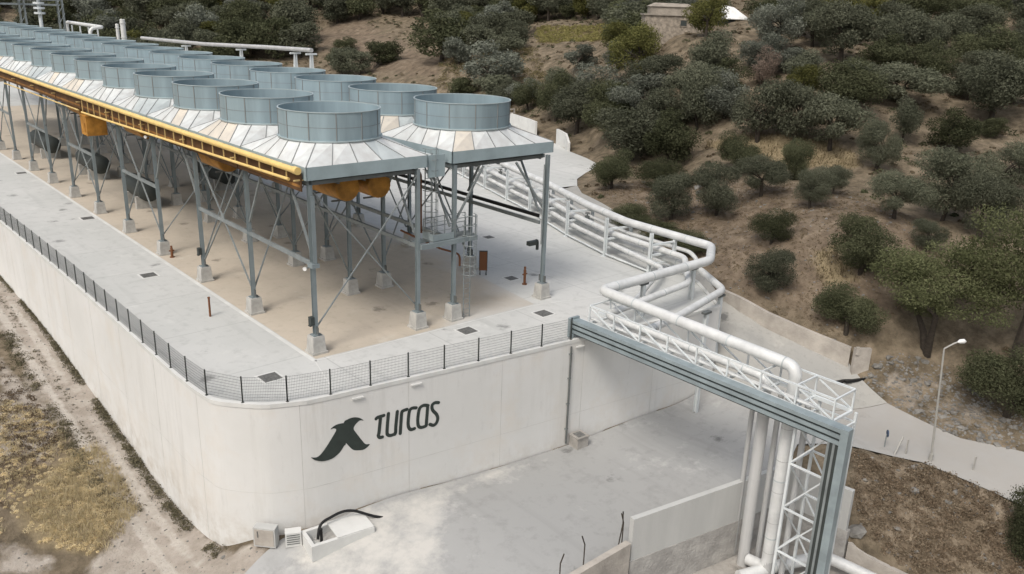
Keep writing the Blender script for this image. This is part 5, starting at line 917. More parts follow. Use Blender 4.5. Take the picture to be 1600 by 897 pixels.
def wear(m, attr, col, lo, hi, amp, sc):
    n = m.node_tree.nodes; l = m.node_tree.links; b_ = n['Principled BSDF']; src = b_.inputs['Base Color'].links[0].from_socket
    at = n.new('ShaderNodeAttribute'); at.attribute_name = attr; tc = n.new('ShaderNodeTexCoord'); no = n.new('ShaderNodeTexNoise'); no.inputs['Scale'].default_value = sc; no.inputs['Detail'].default_value = 8; no.inputs['Roughness'].default_value = .68; l.new(tc.outputs['Object'], no.inputs['Vector'])
    ad = n.new('ShaderNodeMath'); ad.operation = 'MULTIPLY_ADD'; ad.inputs[1].default_value = amp; ad.inputs[2].default_value = -amp/2; l.new(no.outputs['Fac'], ad.inputs[0]); a2_ = n.new('ShaderNodeMath'); l.new(ad.outputs[0], a2_.inputs[0]); l.new(at.outputs['Fac'], a2_.inputs[1])
    mr = n.new('ShaderNodeMapRange'); mr.inputs['From Min'].default_value = lo; mr.inputs['From Max'].default_value = hi; l.new(a2_.outputs[0], mr.inputs['Value']); mx = n.new('ShaderNodeMix'); mx.data_type = 'RGBA'; l.new(mr.outputs[0], mx.inputs['Factor']); l.new(src, mx.inputs[6]); mx.inputs[7].default_value = (*col, 1); l.new(mx.outputs[2], b_.inputs['Base Color'])
ROAD.data.attributes.new('dusty', 'FLOAT', 'POINT').data.foreach_set('value', np.clip((np.array([v.co.x for v in ROAD.data.vertices])-19)/5, 0, 1).astype(np.float32))
wear(M['road'], 'dusty', (.325, .31, .285), .3, 1.1, 1.2, .5)
yb = MB(); yb.add([(x, y, 0) for x, y in YARD], [tuple(range(len(YARD)))]); tag(yb.build('yard_pavement', M['yard']), kind='structure')
SLAB = [(-.45,-.75),(3.5,-.9),(8,-1.0),(13.6,-1.1),(14.35,5.2),(15.9,9),(16.2,110),(-.6,110)]
so_ = sheet('floor_slab', SLAB, M['slab'], .004, 1.5, zf=lambda x, y: x*0)
co = np.array([v.co[:] for v in so_.data.vertices]); dd = edge_dist(co[:, 0], co[:, 1], SLAB[2:7], False)
so_.data.attributes.new('worn', 'FLOAT', 'POINT').data.foreach_set('value', np.clip(1-dd/3.2, 0, 1).astype(np.float32))
wear(M['slab'], 'worn', (.49, .48, .455), .35, 1.25, 1.6, .35)
st = MB()
for p, q_, wd in [((-.62,-1.0),(-.62,110),.22),((-.6,-.95),(13.3,-1.25),.10),((21,-3),(15.2,8.2),.06),((-.62,-1),(-1.6,-4.6),.06),((13.4,-1.25),(20.5,-3.2),.10)]:
    st.bar((p[0],p[1],.008), (q_[0],q_[1],.008), wd, .002)
tag(st.build('kerb_strip', M['coping']), kind='structure')

# ---- retaining wall -------------------------------------------------------
def _smooth(path):
    out = []
    for i in range(len(path)-1):
        a, b, c, d = [Vector(path[max(0, min(len(path)-1, i+k))]) for k in (-1, 0, 1, 2)]
        n = 3 if (c-b).length < 1.1 else 1
        for k in range(n): t = k/n; out.append(tuple(.5*((2*b)+(c-a)*t+(2*a-5*b+4*c-d)*t*t+(3*b-a-3*c+d)*t**3)) if n > 1 else tuple(b))
    return out+[path[-1]]
PATH = [p for p in YARD if not (p[0] > 24 or p[1] > 149)]
PATH = _smooth([(-6.9, 150)]+PATH+[(25.2, -4.2), (26.6, -.5), (33, 18)])
def offset_path(path, d):
    out = []
    for i, p in enumerate(path):
        a = Vector(path[max(i-1, 0)]); b = Vector(path[min(i+1, len(path)-1)]); t = (b-a).normalized(); out.append((p[0]+t.y*d, p[1]-t.x*d))   # +d = to the right of travel
    return out
wroot = tag(empty('retaining_wall', (2, -5.4, -6)), 'tall pale concrete retaining wall with painted emblem, curving round the yard corner', 'wall')
def W(o): o.location = (-2, 5.4, 6); return o      # part meshes are written in world coordinates
inn = offset_path(PATH, -.35); mb = MB(); n = len(PATH)
mb.add([(x, y, -10.5) for x, y in PATH]+[(x, y, -.002) for x, y in PATH]+[(x, y, -.002) for x, y in inn]+[(x, y, -10.5) for x, y in inn],
       [f for i in range(n-1) for f in ((i, i+1, n+i+1, n+i), (n+i, n+i+1, 2*n+i+1, 2*n+i), (2*n+i, 2*n+i+1, 3*n+i+1, 3*n+i))])
# PATH runs down the left side and round to the front, so the outside is on its right
W(mb.build('wall', M['wall'], wroot, True))
mb = MB(); o1 = offset_path(PATH, .03); o2 = offset_path(PATH, -.22)
mb.add([(x, y, -.12) for x, y in o1]+[(x, y, .07) for x, y in o1]+[(x, y, .07) for x, y in o2]+[(x, y, .001) for x, y in o2],
       [f for i in range(n-1) for f in ((i, i+1, n+i+1, n+i), (n+i, n+i+1, 2*n+i+1, 2*n+i), (2*n+i, 2*n+i+1, 3*n+i+1, 3*n+i))]+[(0, n, 2*n, 3*n)[::-1]])
W(mb.build('coping', M['coping'], wroot))
# thin construction joints proud of the face
mb = MB(); acc = 0
for i in range(n-1):
    a = Vector(PATH[i]); b = Vector(PATH[i+1]); Lg = (b-a).length; t = (b-a)/Lg; nr = Vector((t.y, -t.x))
    s = (-acc) % 5.2
    while s < Lg and a.y < 60:
        p = a+t*s; mb.bar((p.x+nr.x*.001, p.y+nr.y*.001, -9.5), (p.x+nr.x*.001, p.y+nr.y*.001, -.13), .02, .012, up=(nr.x, nr.y, 0)); s += 5.2
    acc += Lg
    if a.y < 40 and b.x < 24: mb.bar((a.x+nr.x*.001, a.y+nr.y*.001, -4.3), (b.x+nr.x*.001, b.y+nr.y*.001, -4.3), .008, .012)
W(mb.build('construction_joint', mat('joint_line', (.53, .52, .49), .9), wroot))
# emblem and lettering, painted on the front face
A0 = Vector((1.9, -5.35)); U0 = (Vector((5.7, -5.87))-A0).normalized(); N0 = Vector((U0.y, -U0.x))
def onwall(s, h, d=0.): return (A0.x+U0.x*s+N0.x*d, A0.y+U0.y*s+N0.y*d, h)
em = MB()
for wdg in DATA['LOGO_WINGS']:
    P = [Vector(p) for p in wdg]; sm = []
    for i in range(len(P)):
        a, b, c, d = P[i-1], P[i], P[(i+1) % len(P)], P[(i+2) % len(P)]
        for k in range(3):
            t = k/3; sm.append(.5*((2*b)+(c-a)*t+(2*a-5*b+4*c-d)*t*t+(3*b-a-3*c+d)*t**3))
    dd = .014 if wdg is DATA['LOGO_WINGS'][0] else .017; m_ = len(sm)
    em.add([onwall(p.x, p.y, dd) for p in sm]+[onwall(p.x, p.y, -.02) for p in sm], [tuple(range(m_))]+[(i, (i+1) % m_, m_+(i+1) % m_, m_+i) for i in range(m_)])
W(em.build('emblem', M['logo'], wroot))
for ch, strokes in DATA['LOGO_STROKES'].items():
    lb = MB()
    for si, stn in enumerate(strokes):
        P = [Vector(p) for p in stn]; sm = []
        for i in range(len(P)-1):
            a, b, c, d = P[max(i-1, 0)], P[i], P[i+1], P[min(i+2, len(P)-1)]
            for k in range(5):
                t = k/5; sm.append(.5*((2*b)+(c-a)*t+(2*a-5*b+4*c-d)*t*t+(3*b-a-3*c+d)*t**3))
        sm.append(P[-1]); wd = .085
        Lp = []; Rp = []
        for i, p in enumerate(sm):
            t = (sm[min(i+1, len(sm)-1)]-sm[max(i-1, 0)]).normalized(); q = Vector((-t.y, t.x))*wd
            Lp.append(p+q); Rp.append(p-q)
        dd = .014+.002*si
        vs = [onwall(p.x, p.y, dd) for p in Lp]+[onwall(p.x, p.y, dd) for p in Rp]; k = len(Lp)
        lb.add(vs, [(i, k+i, k+i+1, i+1) for i in range(k-1)])
        for i_, c in enumerate((sm[0], sm[-1])):
            lb.add([onwall(c.x+math.cos(a)*wd, c.y+math.sin(a)*wd, dd+.001+.001*i_) for a in [2*PI*j/12 for j in range(12)]], [tuple(range(12))])
    W(lb.build('painted_letter', M['logo'], wroot))['label'] = 'painted letter '+ch

for sx in (-2.9, .05, 9.7):
    mb = MB(); p = onwall(sx, -.34); q = onwall(sx+.55, -.34); mb.bar((p[0]+N0.x*.05, p[1]+N0.y*.05, -.34), (q[0]+N0.x*.05, q[1]+N0.y*.05, -.34), .12, .07); W(mb.build('drip_ledge', M['coping'], wroot))
# ---- fence on the wall ----------------------------------------------------
def path_points(path, step, s0=0, s1=1e9):
    out = []; acc = 0; nxt = s0
    for i in range(len(path)-1):
        a = Vector(path[i]); b = Vector(path[i+1]); Lg = (b-a).length
        while nxt <= acc+Lg and nxt <= s1: out.append(a+(b-a)*((nxt-acc)/Lg)); nxt += step
        acc += Lg
    return out
fp = [p for p in offset_path(PATH[1:-3], -.1)]; fp = [(-6.65, 44)]+fp
posts = path_points(fp, 1.9)
posts = [p for p in posts if p.x < 11.4 and p.y < 42.5]
corner = next(i for i, p in enumerate(posts) if p.x > -4.6)
def fence(name, pts, label):
    root = tag(empty(name, (pts[0].x, pts[0].y, .07)), label, 'fence', 'wire mesh fence runs along the wall top')
    off = Vector((pts[0].x, pts[0].y, .07))
    for i, p in enumerate(pts):
        o = MB().box((-.025, -.025, 0), (.025, .025, 1.22)).box((-.055, -.055, 0), (.055, .055, .02)).build('post', M['post'], root); o.location = Vector((p.x, p.y, .07))-off
        if i < len(pts)-1:
            q = pts[i+1]; mb = MB(); Lg = (q-p).length; t = (q-p)/Lg
            for k in range(9): h = .08+k*.135; mb.bar((p.x-off.x, p.y-off.y, h), (q.x-off.x, q.y-off.y, h), .009)
            for k in range(1, int(Lg/.07)):
                c = p+t*k*.07; mb.bar((c.x-off.x, c.y-off.y, .05), (c.x-off.x, c.y-off.y, 1.18), .0055)
            mb.build('mesh_panel', M['wire'], root)
fence('mesh_fence', posts[:corner+1], 'wire mesh fence with dark posts along the left edge of the yard')
fence('mesh_fence', posts[corner:], 'wire mesh fence with dark posts along the front wall above the emblem')

# ---- air cooler cells -----------------------------------------------------
DZ = 8.65
def cell(hx, rx, rr, ybase):
    """fan cell: origin at the deck underside centre; hx half width, rx ring offset in x"""
    root = empty('fan_cell', (0, 0, DZ)); hy = 3.5; cy = -.15
    f = MB()
    for a, b in (((-hx, -hy), (hx, -hy)), ((hx, -hy), (hx, hy)), ((hx, hy), (-hx, hy)), ((-hx, hy), (-hx, -hy))):
        t = Vector(b)-Vector(a); nrm = Vector((t.y, -t.x)).normalized()*.03
        f.bar((a[0]-nrm.x, a[1]-nrm.y, .31), (b[0]-nrm.x, b[1]-nrm.y, .31), .06, .62)
    f.box((-hx+.07, -hy+.07, .02), (hx-.07, hy-.07, .10))
    f.build('fascia', M['fascia'], root)
    # hood: five panels a side, square foot to round neck
    hood = MB(); z0, z1 = .62, 1.46; k = 5
    cor = [(-hx, -hy), (hx, -hy), (hx, hy), (-hx, hy)]; base = []; neck = []
    for s in range(4):
        a = Vector(cor[s]); b = Vector(cor[(s+1) % 4])
        for j in range(k):
            base.append(a+(b-a)*j/k); an = math.radians(225+90*s+90*j/k); neck.append(Vector((rx+math.cos(an)*rr, cy+math.sin(an)*rr)))
    m_ = len(base); rr_ = random.Random(int(ybase*7+hx*100))
    for i in range(m_):
        j = (i+1) % m_; vs = [(base[i].x, base[i].y, z0), (base[j].x, base[j].y, z0), (neck[j].x, neck[j].y, z1), (neck[i].x, neck[i].y, z1)]
        hood.add(vs, [(0, 1, 2, 3)], rr_.choices([0, 1, 2], [.62, .16, .22])[0])
        hood.bar((base[i].x, base[i].y, z0+.006), (neck[i].x, neck[i].y, z1+.006), .045, .035, 3)
    hood.build('hood', [M['pan_a'], M['pan_b'], M['pan_c'], M['seam']], root)
    rg = MB(); rg.ring((rx, cy), rr, 1.40, 2.84, .035, 56)
    for j in range(12):
        a = 2*PI*j/12+.13; c, s_ = math.cos(a), math.sin(a)
        rg.bar((rx+c*(rr+.012), cy+s_*(rr+.012), 1.54), (rx+c*(rr+.012), cy+s_*(rr+.012), 2.82), .045, .03, 1, up=(c, s_, 0))
    rg.ring((rx, cy), rr+.008, 2.13, 2.15, .02, 56, 1)
    ring = rg.build('fan_ring', [M['ring'], M['seam']], root, True)
    MB().ring((rx, cy), rr+.035, 2.84, 2.88, .07, 56).ring((rx, cy), rr+.08, 1.46, 1.52, .10, 56).build('rim', M['rim'], root, True)
    fan = MB(); fan.tube([(rx, cy, 1.5), (rx, cy, 1.95)], .28, 16)
    for j in range(6):
        a = 2*PI*j/6+.3; c, s_ = math.cos(a), math.sin(a); p = Vector((rx, cy, 1.75)); w_ = Vector((-s_, c, .35))
        vs = []
        for r_0, wd in ((.25, .16), (rr-.08, .10)):
            q = p+Vector((c, s_, 0))*r_0; vs += [q-w_*wd, q+w_*wd]
        fan.add(vs+[v+Vector((0, 0, .03)) for v in vs], [(0,1,3,2),(4,6,7,5),(0,2,6,4),(1,5,7,3),(2,3,7,6),(0,4,5,1)])
    fan.build('fan', M['galv'], root)
    bn = MB(); bn.box((-hx+.7, -hy+.8, -.30), (hx-.7, hy-.5, -.002))
    for j in range(5): x = -hx+.5+j*(2*hx-1)/4; bn.bar((x, -hy+.5, -.36), (x, hy-.3, -.36), .10, .12)
    bn.build('tube_bundle', M['galv_dark'], root)
    return root
PITCH_Y = 7.02
index = []
for bank, (hx, cx, rx, rr, cnt, nm) in enumerate(((3.4, 3.12, -.22, 2.52, 13, 'left'), (3.62, 11.62, -.42, 2.70, 18, 'right'))):
    protos = [cell(hx, rx, rr, b) for b in range(4)]
    index_children()
    for i in range(cnt):
        if i < 4: c = protos[i]
        else: c = copy_tree(protos[i % 4])
        c.location = (cx, 3.22+PITCH_Y*i-(.0 if bank == 0 else .12), DZ+(.06 if bank else 0))
        tag(c, f'{ORD[i]} round fan cell from the front corner in the {nm} bank', 'cooling fan', 'blue-grey fan cells on the raised deck')

# ---- steel support frames -------------------------------------------------
SY = 6.99; XS = [0, 5.96, 8.27, 14.79]; PH = .95
def plinth_mesh():
    return MB().prism([(-.42,-.42),(.42,-.42),(.42,.42),(-.42,.42)], -.02, .12).add(
        [(-.36,-.36,.12),(.36,-.36,.12),(.36,.36,.12),(-.36,.36,.12),(-.30,-.30,PH-.04),(.30,-.30,PH-.04),(.30,.30,PH-.04),(-.30,.30,PH-.04)],
        [(4,5,6,7),(0,1,5,4),(1,2,6,5),(2,3,7,6),(3,0,4,7)])
PL = None
def make_frame(xs, rows, label, extras):
    global PL
    root = tag(empty('support_frame', (xs[0], 0, 0)), label, 'steel frame', 'steel frames carrying the fan decks')
    cols = []
    for i in range(rows):
        for k, x in enumerate(xs):
            if not cols:
                c = MB().ibeam((0, 0, PH), (0, 0, DZ-.04), .2, .2, .022, (1, 0, 0)).box((-.22,-.22,PH-.04), (.22,.22,PH+.01)).build('column', M['column'], root)
                p = plinth_mesh().build('plinth', M['conc'], c)
                bp = MB().bar((.0, -.3, PH+.25), (.0, .3, PH+.25), .02, .4).build('base_gusset', M['galv_dark'], c)
                cols.append((c, p, bp))
            else:
                c = cols[0][0].copy(); COL.objects.link(c); c.parent = root
                for s in cols[0][1:]: d = s.copy(); COL.objects.link(d); d.parent = c
            c.location = (x-xs[0], i*SY-.03*x, 0)
    def beam(a, b, w, h, name, m=M['galv']):
        MB().bar((a[0]-xs[0], a[1], a[2]), (b[0]-xs[0], b[1], b[2]), w, h).build(name, m, root)
    zt = DZ-.16; zm = 4.55
    # deck girders along and across
    for x in xs: beam((x, -.1, zt+.02), (x, (rows-1)*SY, zt+.02), .16, .2, 'deck_girder', M['column'])
    for i in range(rows): beam((xs[0], i*SY, zt-.02), (xs[1], i*SY, zt-.02), .14, .18, 'cross_girder', M['galv_dark'])
    X0, X1 = xs
    def xbrace(pa, pb, pc, pd, w=.075):
        beam(pa, pb, w, w, 'diagonal_brace'); beam(pc, pd, w*.98, w*.98, 'diagonal_brace')
    for i in range(rows-1):
        y0, y1 = i*SY, (i+1)*SY
        for x in (X0, X1):
            if i % 2 == 1:
                xbrace((x, y0, PH+.3), (x, y1, zt-.2), (x+.05, y1, PH+.3), (x+.05, y0, zt-.2)); beam((x, y0, zm), (x, y1, zm), .14, .2, 'strut')
                if x == X0: MB().box((-.03, -.22, -.22), (.03, .22, .22)).build('gusset_plate', M['galv'], root).location = (x-xs[0], (y0+y1)/2, (PH+zt)/2)
            else:
                if i == 0 or x == X1: beam((x, y0, zm), (x, y1, zm), .14, .2, 'strut')
                beam((x, y0+2.1, zt-.1), (x, y0+.12, 5.2), .1, .1, 'knee_brace'); beam((x, y1-2.1, zt-.1), (x, y1-.12, 5.2), .1, .1, 'knee_brace')
    for i in range(min(rows, 8)):
        y = i*SY
        if i == 0 and xs[0] > 1:
            beam((X1-2.4, -.43, zt-.1), (X1-.1, -.44, 5.4), .1, .1, 'knee_brace'); beam((X0+1.9, -.3, zt-.1), (X0+.1, -.25, 5.6), .1, .1, 'knee_brace')
        elif i % 3 == 0: xbrace((X0, y, PH+.3), (X1, y-.03*X1, zt-.2), (X1, y+.06, PH+.3), (X0, y+.06, zt-.2), .06)
        else: beam((X0, y, PH+.3), ((X0+X1)/2, y, zt-.2), .07, .07, 'diagonal_brace'); beam((X1, y, PH+.3), ((X0+X1)/2, y, zt-.2), .07, .07, 'diagonal_brace')
    return root
fl = make_frame(XS[:2], 11, 'grey steel frame of columns on concrete plinths under the left fan deck', 0)
# heavier upper half of the front corner column and its junction
MB().ibeam((0, -.17, 4.6), (0, -.17, 7.9), .2, .2, .02).box((-.2, -.32, 4.42), (.2, .16, 4.62)).build('column_splice', M['column'], fl)
fr = make_frame(XS[2:], 11, 'grey steel frame of columns on concrete plinths under the right fan deck', 0)
MB().tube([(14.79-8.27-.32, -.55, 3.4), (14.79-8.27-.32, -.55, 8.1)], .05, 8).build('downpipe', M['galv'], fr)
# dark line of machinery frames deep under the far decks
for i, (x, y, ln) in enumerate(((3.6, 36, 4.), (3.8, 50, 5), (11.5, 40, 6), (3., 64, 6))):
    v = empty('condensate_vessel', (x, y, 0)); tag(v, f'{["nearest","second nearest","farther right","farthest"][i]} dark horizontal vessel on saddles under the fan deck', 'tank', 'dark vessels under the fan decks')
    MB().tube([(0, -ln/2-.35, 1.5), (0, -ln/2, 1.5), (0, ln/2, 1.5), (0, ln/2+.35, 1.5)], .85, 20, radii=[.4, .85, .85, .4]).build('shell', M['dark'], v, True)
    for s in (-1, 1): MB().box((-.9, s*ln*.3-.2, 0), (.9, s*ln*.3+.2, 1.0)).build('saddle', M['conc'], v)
# orange drums under the deck
for i, (x, y) in enumerate(((3.0, 3.4), (4.75, 3.2), (1.2, 13.6), (2.9, 13.9), (1.4, 27.6), (3.0, 34.2), (1.2, 41.4))):
    d = empty('orange_drum', (x, y, 7.62)); tag(d, ['left one of the two orange drums hung behind the front edge','right one of the two orange drums hung behind the front edge','orange drum by the yellow rail behind the second bay','orange drum deeper in behind the second bay','orange drum hung under the fourth bay of the left deck','orange drum hung deep under the fifth bay of the left deck','farthest orange drum hung under the left deck'][i], 'drum', 'orange drums hung under the left deck')
    MB().tube([(0,-1.75,0),(0,-1.7,0),(0,1.7,0),(0,1.75,0)], .68, 20, radii=[.6,.68,.68,.6]).ring((0, 0), .01, 0, .01).build('shell', M['orange'], d, True)
    for s in (-1.1, 1.1): hg = MB(); hg.bar((-.3, s, .4), (-.3, s, 1.0), .06); hg.bar((.3, s, .4), (.3, s, 1.0), .06); hg.bar((-.6, s, -.73), (.6, s, -.73), .08); hg.build('hanger', M['galv_dark'], d)
bx = MB().box((-.7, -.75, -.6), (.7, .75, .8)).box((-.75, -.8, .8), (.75, .8, .88)).box((-.74, -.3, -.3), (-.70, .3, .3)); tag(bx.build('orange_box', M['orange'], loc=(-.1, 33.4, 7.0)), 'square orange duct box hanging at the left edge of the left deck', 'duct box')

# ---- yellow header pipe and rail -----------------------------------------
yr = tag(empty('yellow_pipe', (-.62, 0, 8)), 'long yellow pipe with rungs below it along the left edge of the fan deck', 'pipe')
MB().tube([(0, .1, 1.12), (0, 45, 1.08), (0, 100, 1.12)], .15, 12).build('pipe', M['yellow'], yr, True)
MB().tube([(.02, .25, 1.12), (.02, -.12, 1.12)], .18, 12).build('end_cap', M['yellow'], yr, True)
MB().tube([(0, .8, .60), (0, 34.2, -.02)], .075, 10).build('lower_rail', M['yellow'], yr, True)
MB().tube([(0, 35, .05), (0, 60, -.1)], .06, 8).build('lower_rail', M['rung'], yr, True)
for a in range(24):
    y = 1.0+a*1.43; MB().bar((0, y, 1.0), (0, y, .60-(y-.8)*.0186), .05, .05).build('rung', M['rung'], yr)
bk = MB()
for i in range(13): bk.box((.20, i*PITCH_Y+.0, .12), (.262, i*PITCH_Y+6.9, .98)); bk.box((.18, i*PITCH_Y+.1, .3), (.199, i*PITCH_Y+6.8, .42), 1)
bk.build('header_box', [M['rust'], M['rust2']], yr)
db = MB()
for a_, b_ in ((5.2, 12.6), (14.6, 20.2), (21.4, 33), (36, 48)): db.box((.95, a_, -.28), (1.5, b_, .35), 0); db.box((.90, a_+.1, -.05), (.95, b_-.1, .1), 1)
db.build('under_duct', [M['rust'], M['rust2']], yr)
for i in range(14): MB().box((-.1, i*7.0+.05, .62), (.5, i*7.0+.15, .68)).build('bracket', M['rung'], yr)

# ---- walkway, ladders and landing between the banks ----------------------
wk = tag(empty('walkway', (7.2, 0, DZ)), 'grey steel grating walkway in the gap between the two fan banks', 'walkway')
mb = MB().box((-.55, .1, -.05), (.66, 118, .0)); mb.build('grating', M['galv_dark'], wk)
mb = MB().tube([(-.35, .5, .45), (-.35, 118, .45)], .12, 10).tube([(.35, .5, .35), (.35, 118, .35)], .08, 8); mb.build('service_pipe', M['pan_c'], wk, True)
gt = MB().box((-.5, -.1, -.6), (.55, 0, .55)); gt.build('end_plate', M['fascia'], wk)
ld = tag(empty('access_platform', (7.9, -.35, 4.65)), 'small grey landing platform with railings hung between the front columns', 'platform')
MB().bar((-1.95, -.15, -.1), (1.75, -.15, -.1), .16, .26).bar((-1.95, .85, -.1), (1.75, .85, -.1), .12, .2).build('support_beam', M['column'], ld)
MB().box((-1.15, -.1, .02), (1.75, .85, .06)).build('grating', M['galv'], ld)
rl = MB()
for x in (-1.1, -.4, .3, 1.0, 1.7):
    for y in (-.1, .85): rl.bar((x, y, .06), (x, y, 1.1), .04)
for h in (.6, 1.1):
    for y in (-.1, .85): rl.bar((-1.1, y, h), (1.7, y, h), .035)
    rl.bar((-1.1, -.1, h), (-1.1, .85, h), .035)
rl.build('railing', M['galv'], ld)
MB().box((-1.16, -.12, .08), (-1.12, .86, .45)).box((-1.1, -.13, .08), (.2, -.10, .42)).build('kick_plate', M['tray'], ld)
def ladder(name, loc, h, z0, cage, label, rz=0):
    r = tag(empty(name, loc, rz), label, 'ladder'); mb = MB()
    for x in (-.22, .22): mb.bar((x, 0, z0), (x, 0, z0+h), .05, .04)
    mb.build('side_rail', M['galv'], r); mb = MB()
    for k in range(int(h/.3)): mb.bar((-.22, 0, z0+.2+k*.3), (.22, 0, z0+.2+k*.3), .025)
    mb.build('rung', M['galv'], r)
    if cage:
        mb = MB(); z = z0+cage
        while z < z0+h+.6:
            pts = [(.38*math.cos(a), -.02-.62*math.sin(a) if True else 0, z) for a in [PI*k/10 for k in range(11)]]; mb.tube(pts, .018, 6); z += .55
        for k in (1, 3, 5, 7, 9):
            a = PI*k/10; mb.bar((.38*math.cos(a), -.02-.62*math.sin(a), z0+cage), (.38*math.cos(a), -.02-.62*math.sin(a), z-.55), .02)
        mb.build('cage', M['galv'], r)
    return r
ladder('caged_ladder', (9.0, -.5, 0), 5.6, 0.02, 2.6, 'caged steel ladder standing on the slab below the landing platform')
ladder('upper_ladder', (7.1, .45, 0), 4.5, 4.7, .4, 'steel ladder rising from the landing to the deck between the banks')
pb = MB().tube(bend([(7.35, 3.5, 4.4), (8.6, 1.5, 3.6), (9.5, .8, 3.3), (9.5, .8, 2.6)], .3), .06, 8); tag(pb.build('drain_hose', M['redbrown']), 'thin red-brown pipe dipping under the landing platform', 'pipe')
pb = MB().tube(bend([(5.2, 1.5, 8.1), (7.25, 1.4, 8.1), (7.25, 1.4, 4.85)], .3), .08, 10).box((7.1, 1.25, 4.75), (7.4, 1.55, 4.85)); tag(pb.build('vertical_pipe', M['redbrown']), 'rust-brown pipe dropping to the landing between the banks', 'pipe')
# long dark strut-like pipe in front of the rack
pb = MB().bar((14.9, 0.2, 4.9), (14.9, 30, 4.9), .12, .2); tag(pb.build('pipe_beam', M['black']), 'long black beam running along the right side of the right fan frame', 'beam')

# ---- small things in the yard --------------------------------------------
def grate(x, y, s, label, rz=0):
    r = tag(empty('drain_grate', (x, y, .004), rz), label, 'drain', 'square drain grates set in the yard')
    MB().box((-s-.12, -s-.12, 0), (s+.12, s+.12, .012)).build('frame', M['coping'], r); mb = MB().box((-s, -s, .012), (s, s, .016))
    for k in range(7): mb.box((-s, -s+k*s/3.5+.02, .016), (s, -s+k*s/3.5+s/5, .03))
    mb.build('grating', M['grate'], r)
for x, y, s, lab in ((-2.4,16.9,.42,'drain grate in the left strip of yard beside the third column'),(-3.14,-1.4,.42,'drain grate at the curved corner just inside the fence'),(7.78,-2.15,.42,'drain grate on the front strip below the landing platform'),(12.95,-2.6,.42,'drain grate on the front strip nearest the pipe bridge'),(20.9,12,.35,'drain grate near the pipe rack behind the right front column'),(15.7,3.4,.35,'pale drain grate beside the brown hydrant'),(-1.3,33.7,.42,'drain grate in the left strip beside the fifth column'),(-1.3,55,.4,'farthest drain grate in the left strip')):
    grate(x, y, s, lab)
def hydrant(x, y, s, label):
    r = tag(empty('hydrant', (x, y, 0)), label, 'hydrant', 'rust-brown hydrants in the yard')
    MB().tube([(0,0,0),(0,0,.06),(0,0,.061),(0,0,.85*s),(0,0,.95*s)], .1, 12, radii=[.16,.16,.085,.085,.05]).build('body', M['redbrown'], r, True)
    MB().tube([(-.17,0,.62*s),(.17,0,.62*s)], .05, 8).build('outlet', M['redbrown'], r, True)
    MB().tube([(0,0,.95*s),(0,0,1.06*s)], .07, 8).build('cap', M['redbrown'], r, True)
hydrant(15.6, 2.0, 1.1, 'brown hydrant between the sign board and the right front column')
mb = MB().tube([(0,0,0),(0,0,1.05)], .06, 8).tube([(0,0,1.05),(0,0,1.12)], .075, 8); tag(mb.build('stub_pipe', M['redbrown'], loc=(-2.2, 7.8, 0), smooth=True), 'thin brown stub pipe standing in the left strip of yard near the fence', 'pipe')
hydrant(.15, 19.9, .75, 'small brown hydrant beside a plinth of the left column row')
sg = tag(empty('sign_board', (14.75, 5.1, 0), math.radians(-38)), 'upright brown board on short legs beside the slab edge', 'board')
MB().box((-.24, -.03, .28), (.24, .03, 1.55)).build('panel', M['redbrown'], sg)
MB().box((-.27, -.05, 1.55), (.27, .05, 1.6)).box((-.27, -.05, .26), (-.24, .05, 1.55)).box((.24, -.05, .26), (.27, .05, 1.55)).build('frame', M['dark'], sg)
for s in (-.2, .2): MB().box((s-.04, -.15, 0), (s+.04, .15, .06)).box((s-.03, -.03, .06), (s+.03, .03, .26)).build('leg', M['dark'], sg)
mb = MB().tube(bend([(15.3, 1.1, 3.0), (15.9, 1.3, 3.0), (15.9, 1.3, 2.4)], .2), .1, 8).box((14.9, .9, 2.85), (15.5, 1.2, 3.1)); tag(mb.build('wall_bracket_lamp', M['dark']), 'small dark fitting jutting from the right front column', 'fitting')

for i, (x, y, z, lab) in enumerate(((-.18, .0, 1.7, 'small dark box strapped low on the front left corner column'), (-.18, 13.98, 1.9, 'small dark box strapped on the third column of the left row'))):
    mb = MB().box((-.1,-.14,-.2),(.1,.14,.2)).box((-.14,-.1,-.26),(-.02,.1,-.2)); tag(mb.build('junction_box', M['dark'], loc=(x-.02, y-.0, z)), lab, 'box', 'boxes strapped to the columns')
for i, (x, y, z, lab) in enumerate(((-.25, .2, 4.35, 'round white floodlight on the front left corner column'), (-.35, 20.9, 7.9, 'round white floodlight below the yellow rail'))):
    r = tag(empty('floodlight', (x, y, z)), lab, 'lamp', 'floodlights on the steel frame')
    MB().tube([(0,0,0),(-.08,-.05,.0),(-.14,-.1,0)], .12, 14, radii=[.04,.09,.10]).build('lamp_head', M['lampglass'], r, True); MB().bar((0,0,0),(.25,0,0),.05).build('bracket', M['galv'], r)
# drain pipe down the wall and block at its foot
dp = tag(empty('downspout', (11.2, -6.66, -6)), 'thin grey downpipe running down the front wall right of the emblem', 'pipe')
MB().tube([(0, 0, .05), (0, 0, 5.75)], .055, 10).build('pipe', M['galv_dark'], dp, True)
for h in (.9, 2.4, 3.9, 5.3): MB().box((-.09, -.02, h), (.09, .09, h+.05)).build('clip', M['galv'], dp)
cb = tag(empty('concrete_sump', (11.75, -7.1, gz1(11.75, -7.1)), -.1), 'rough grey concrete block at the foot of the downpipe', 'concrete block')
MB().box((-.38, -.35, -.1), (.38, .35, .62)).box((-.42, -.39, .62), (.42, .39, .68)).build('block', M['conc_d'], cb)
MB().box((-.25, -.25, .681), (.25, .25, .70)).build('lid', M['grate'], cb)

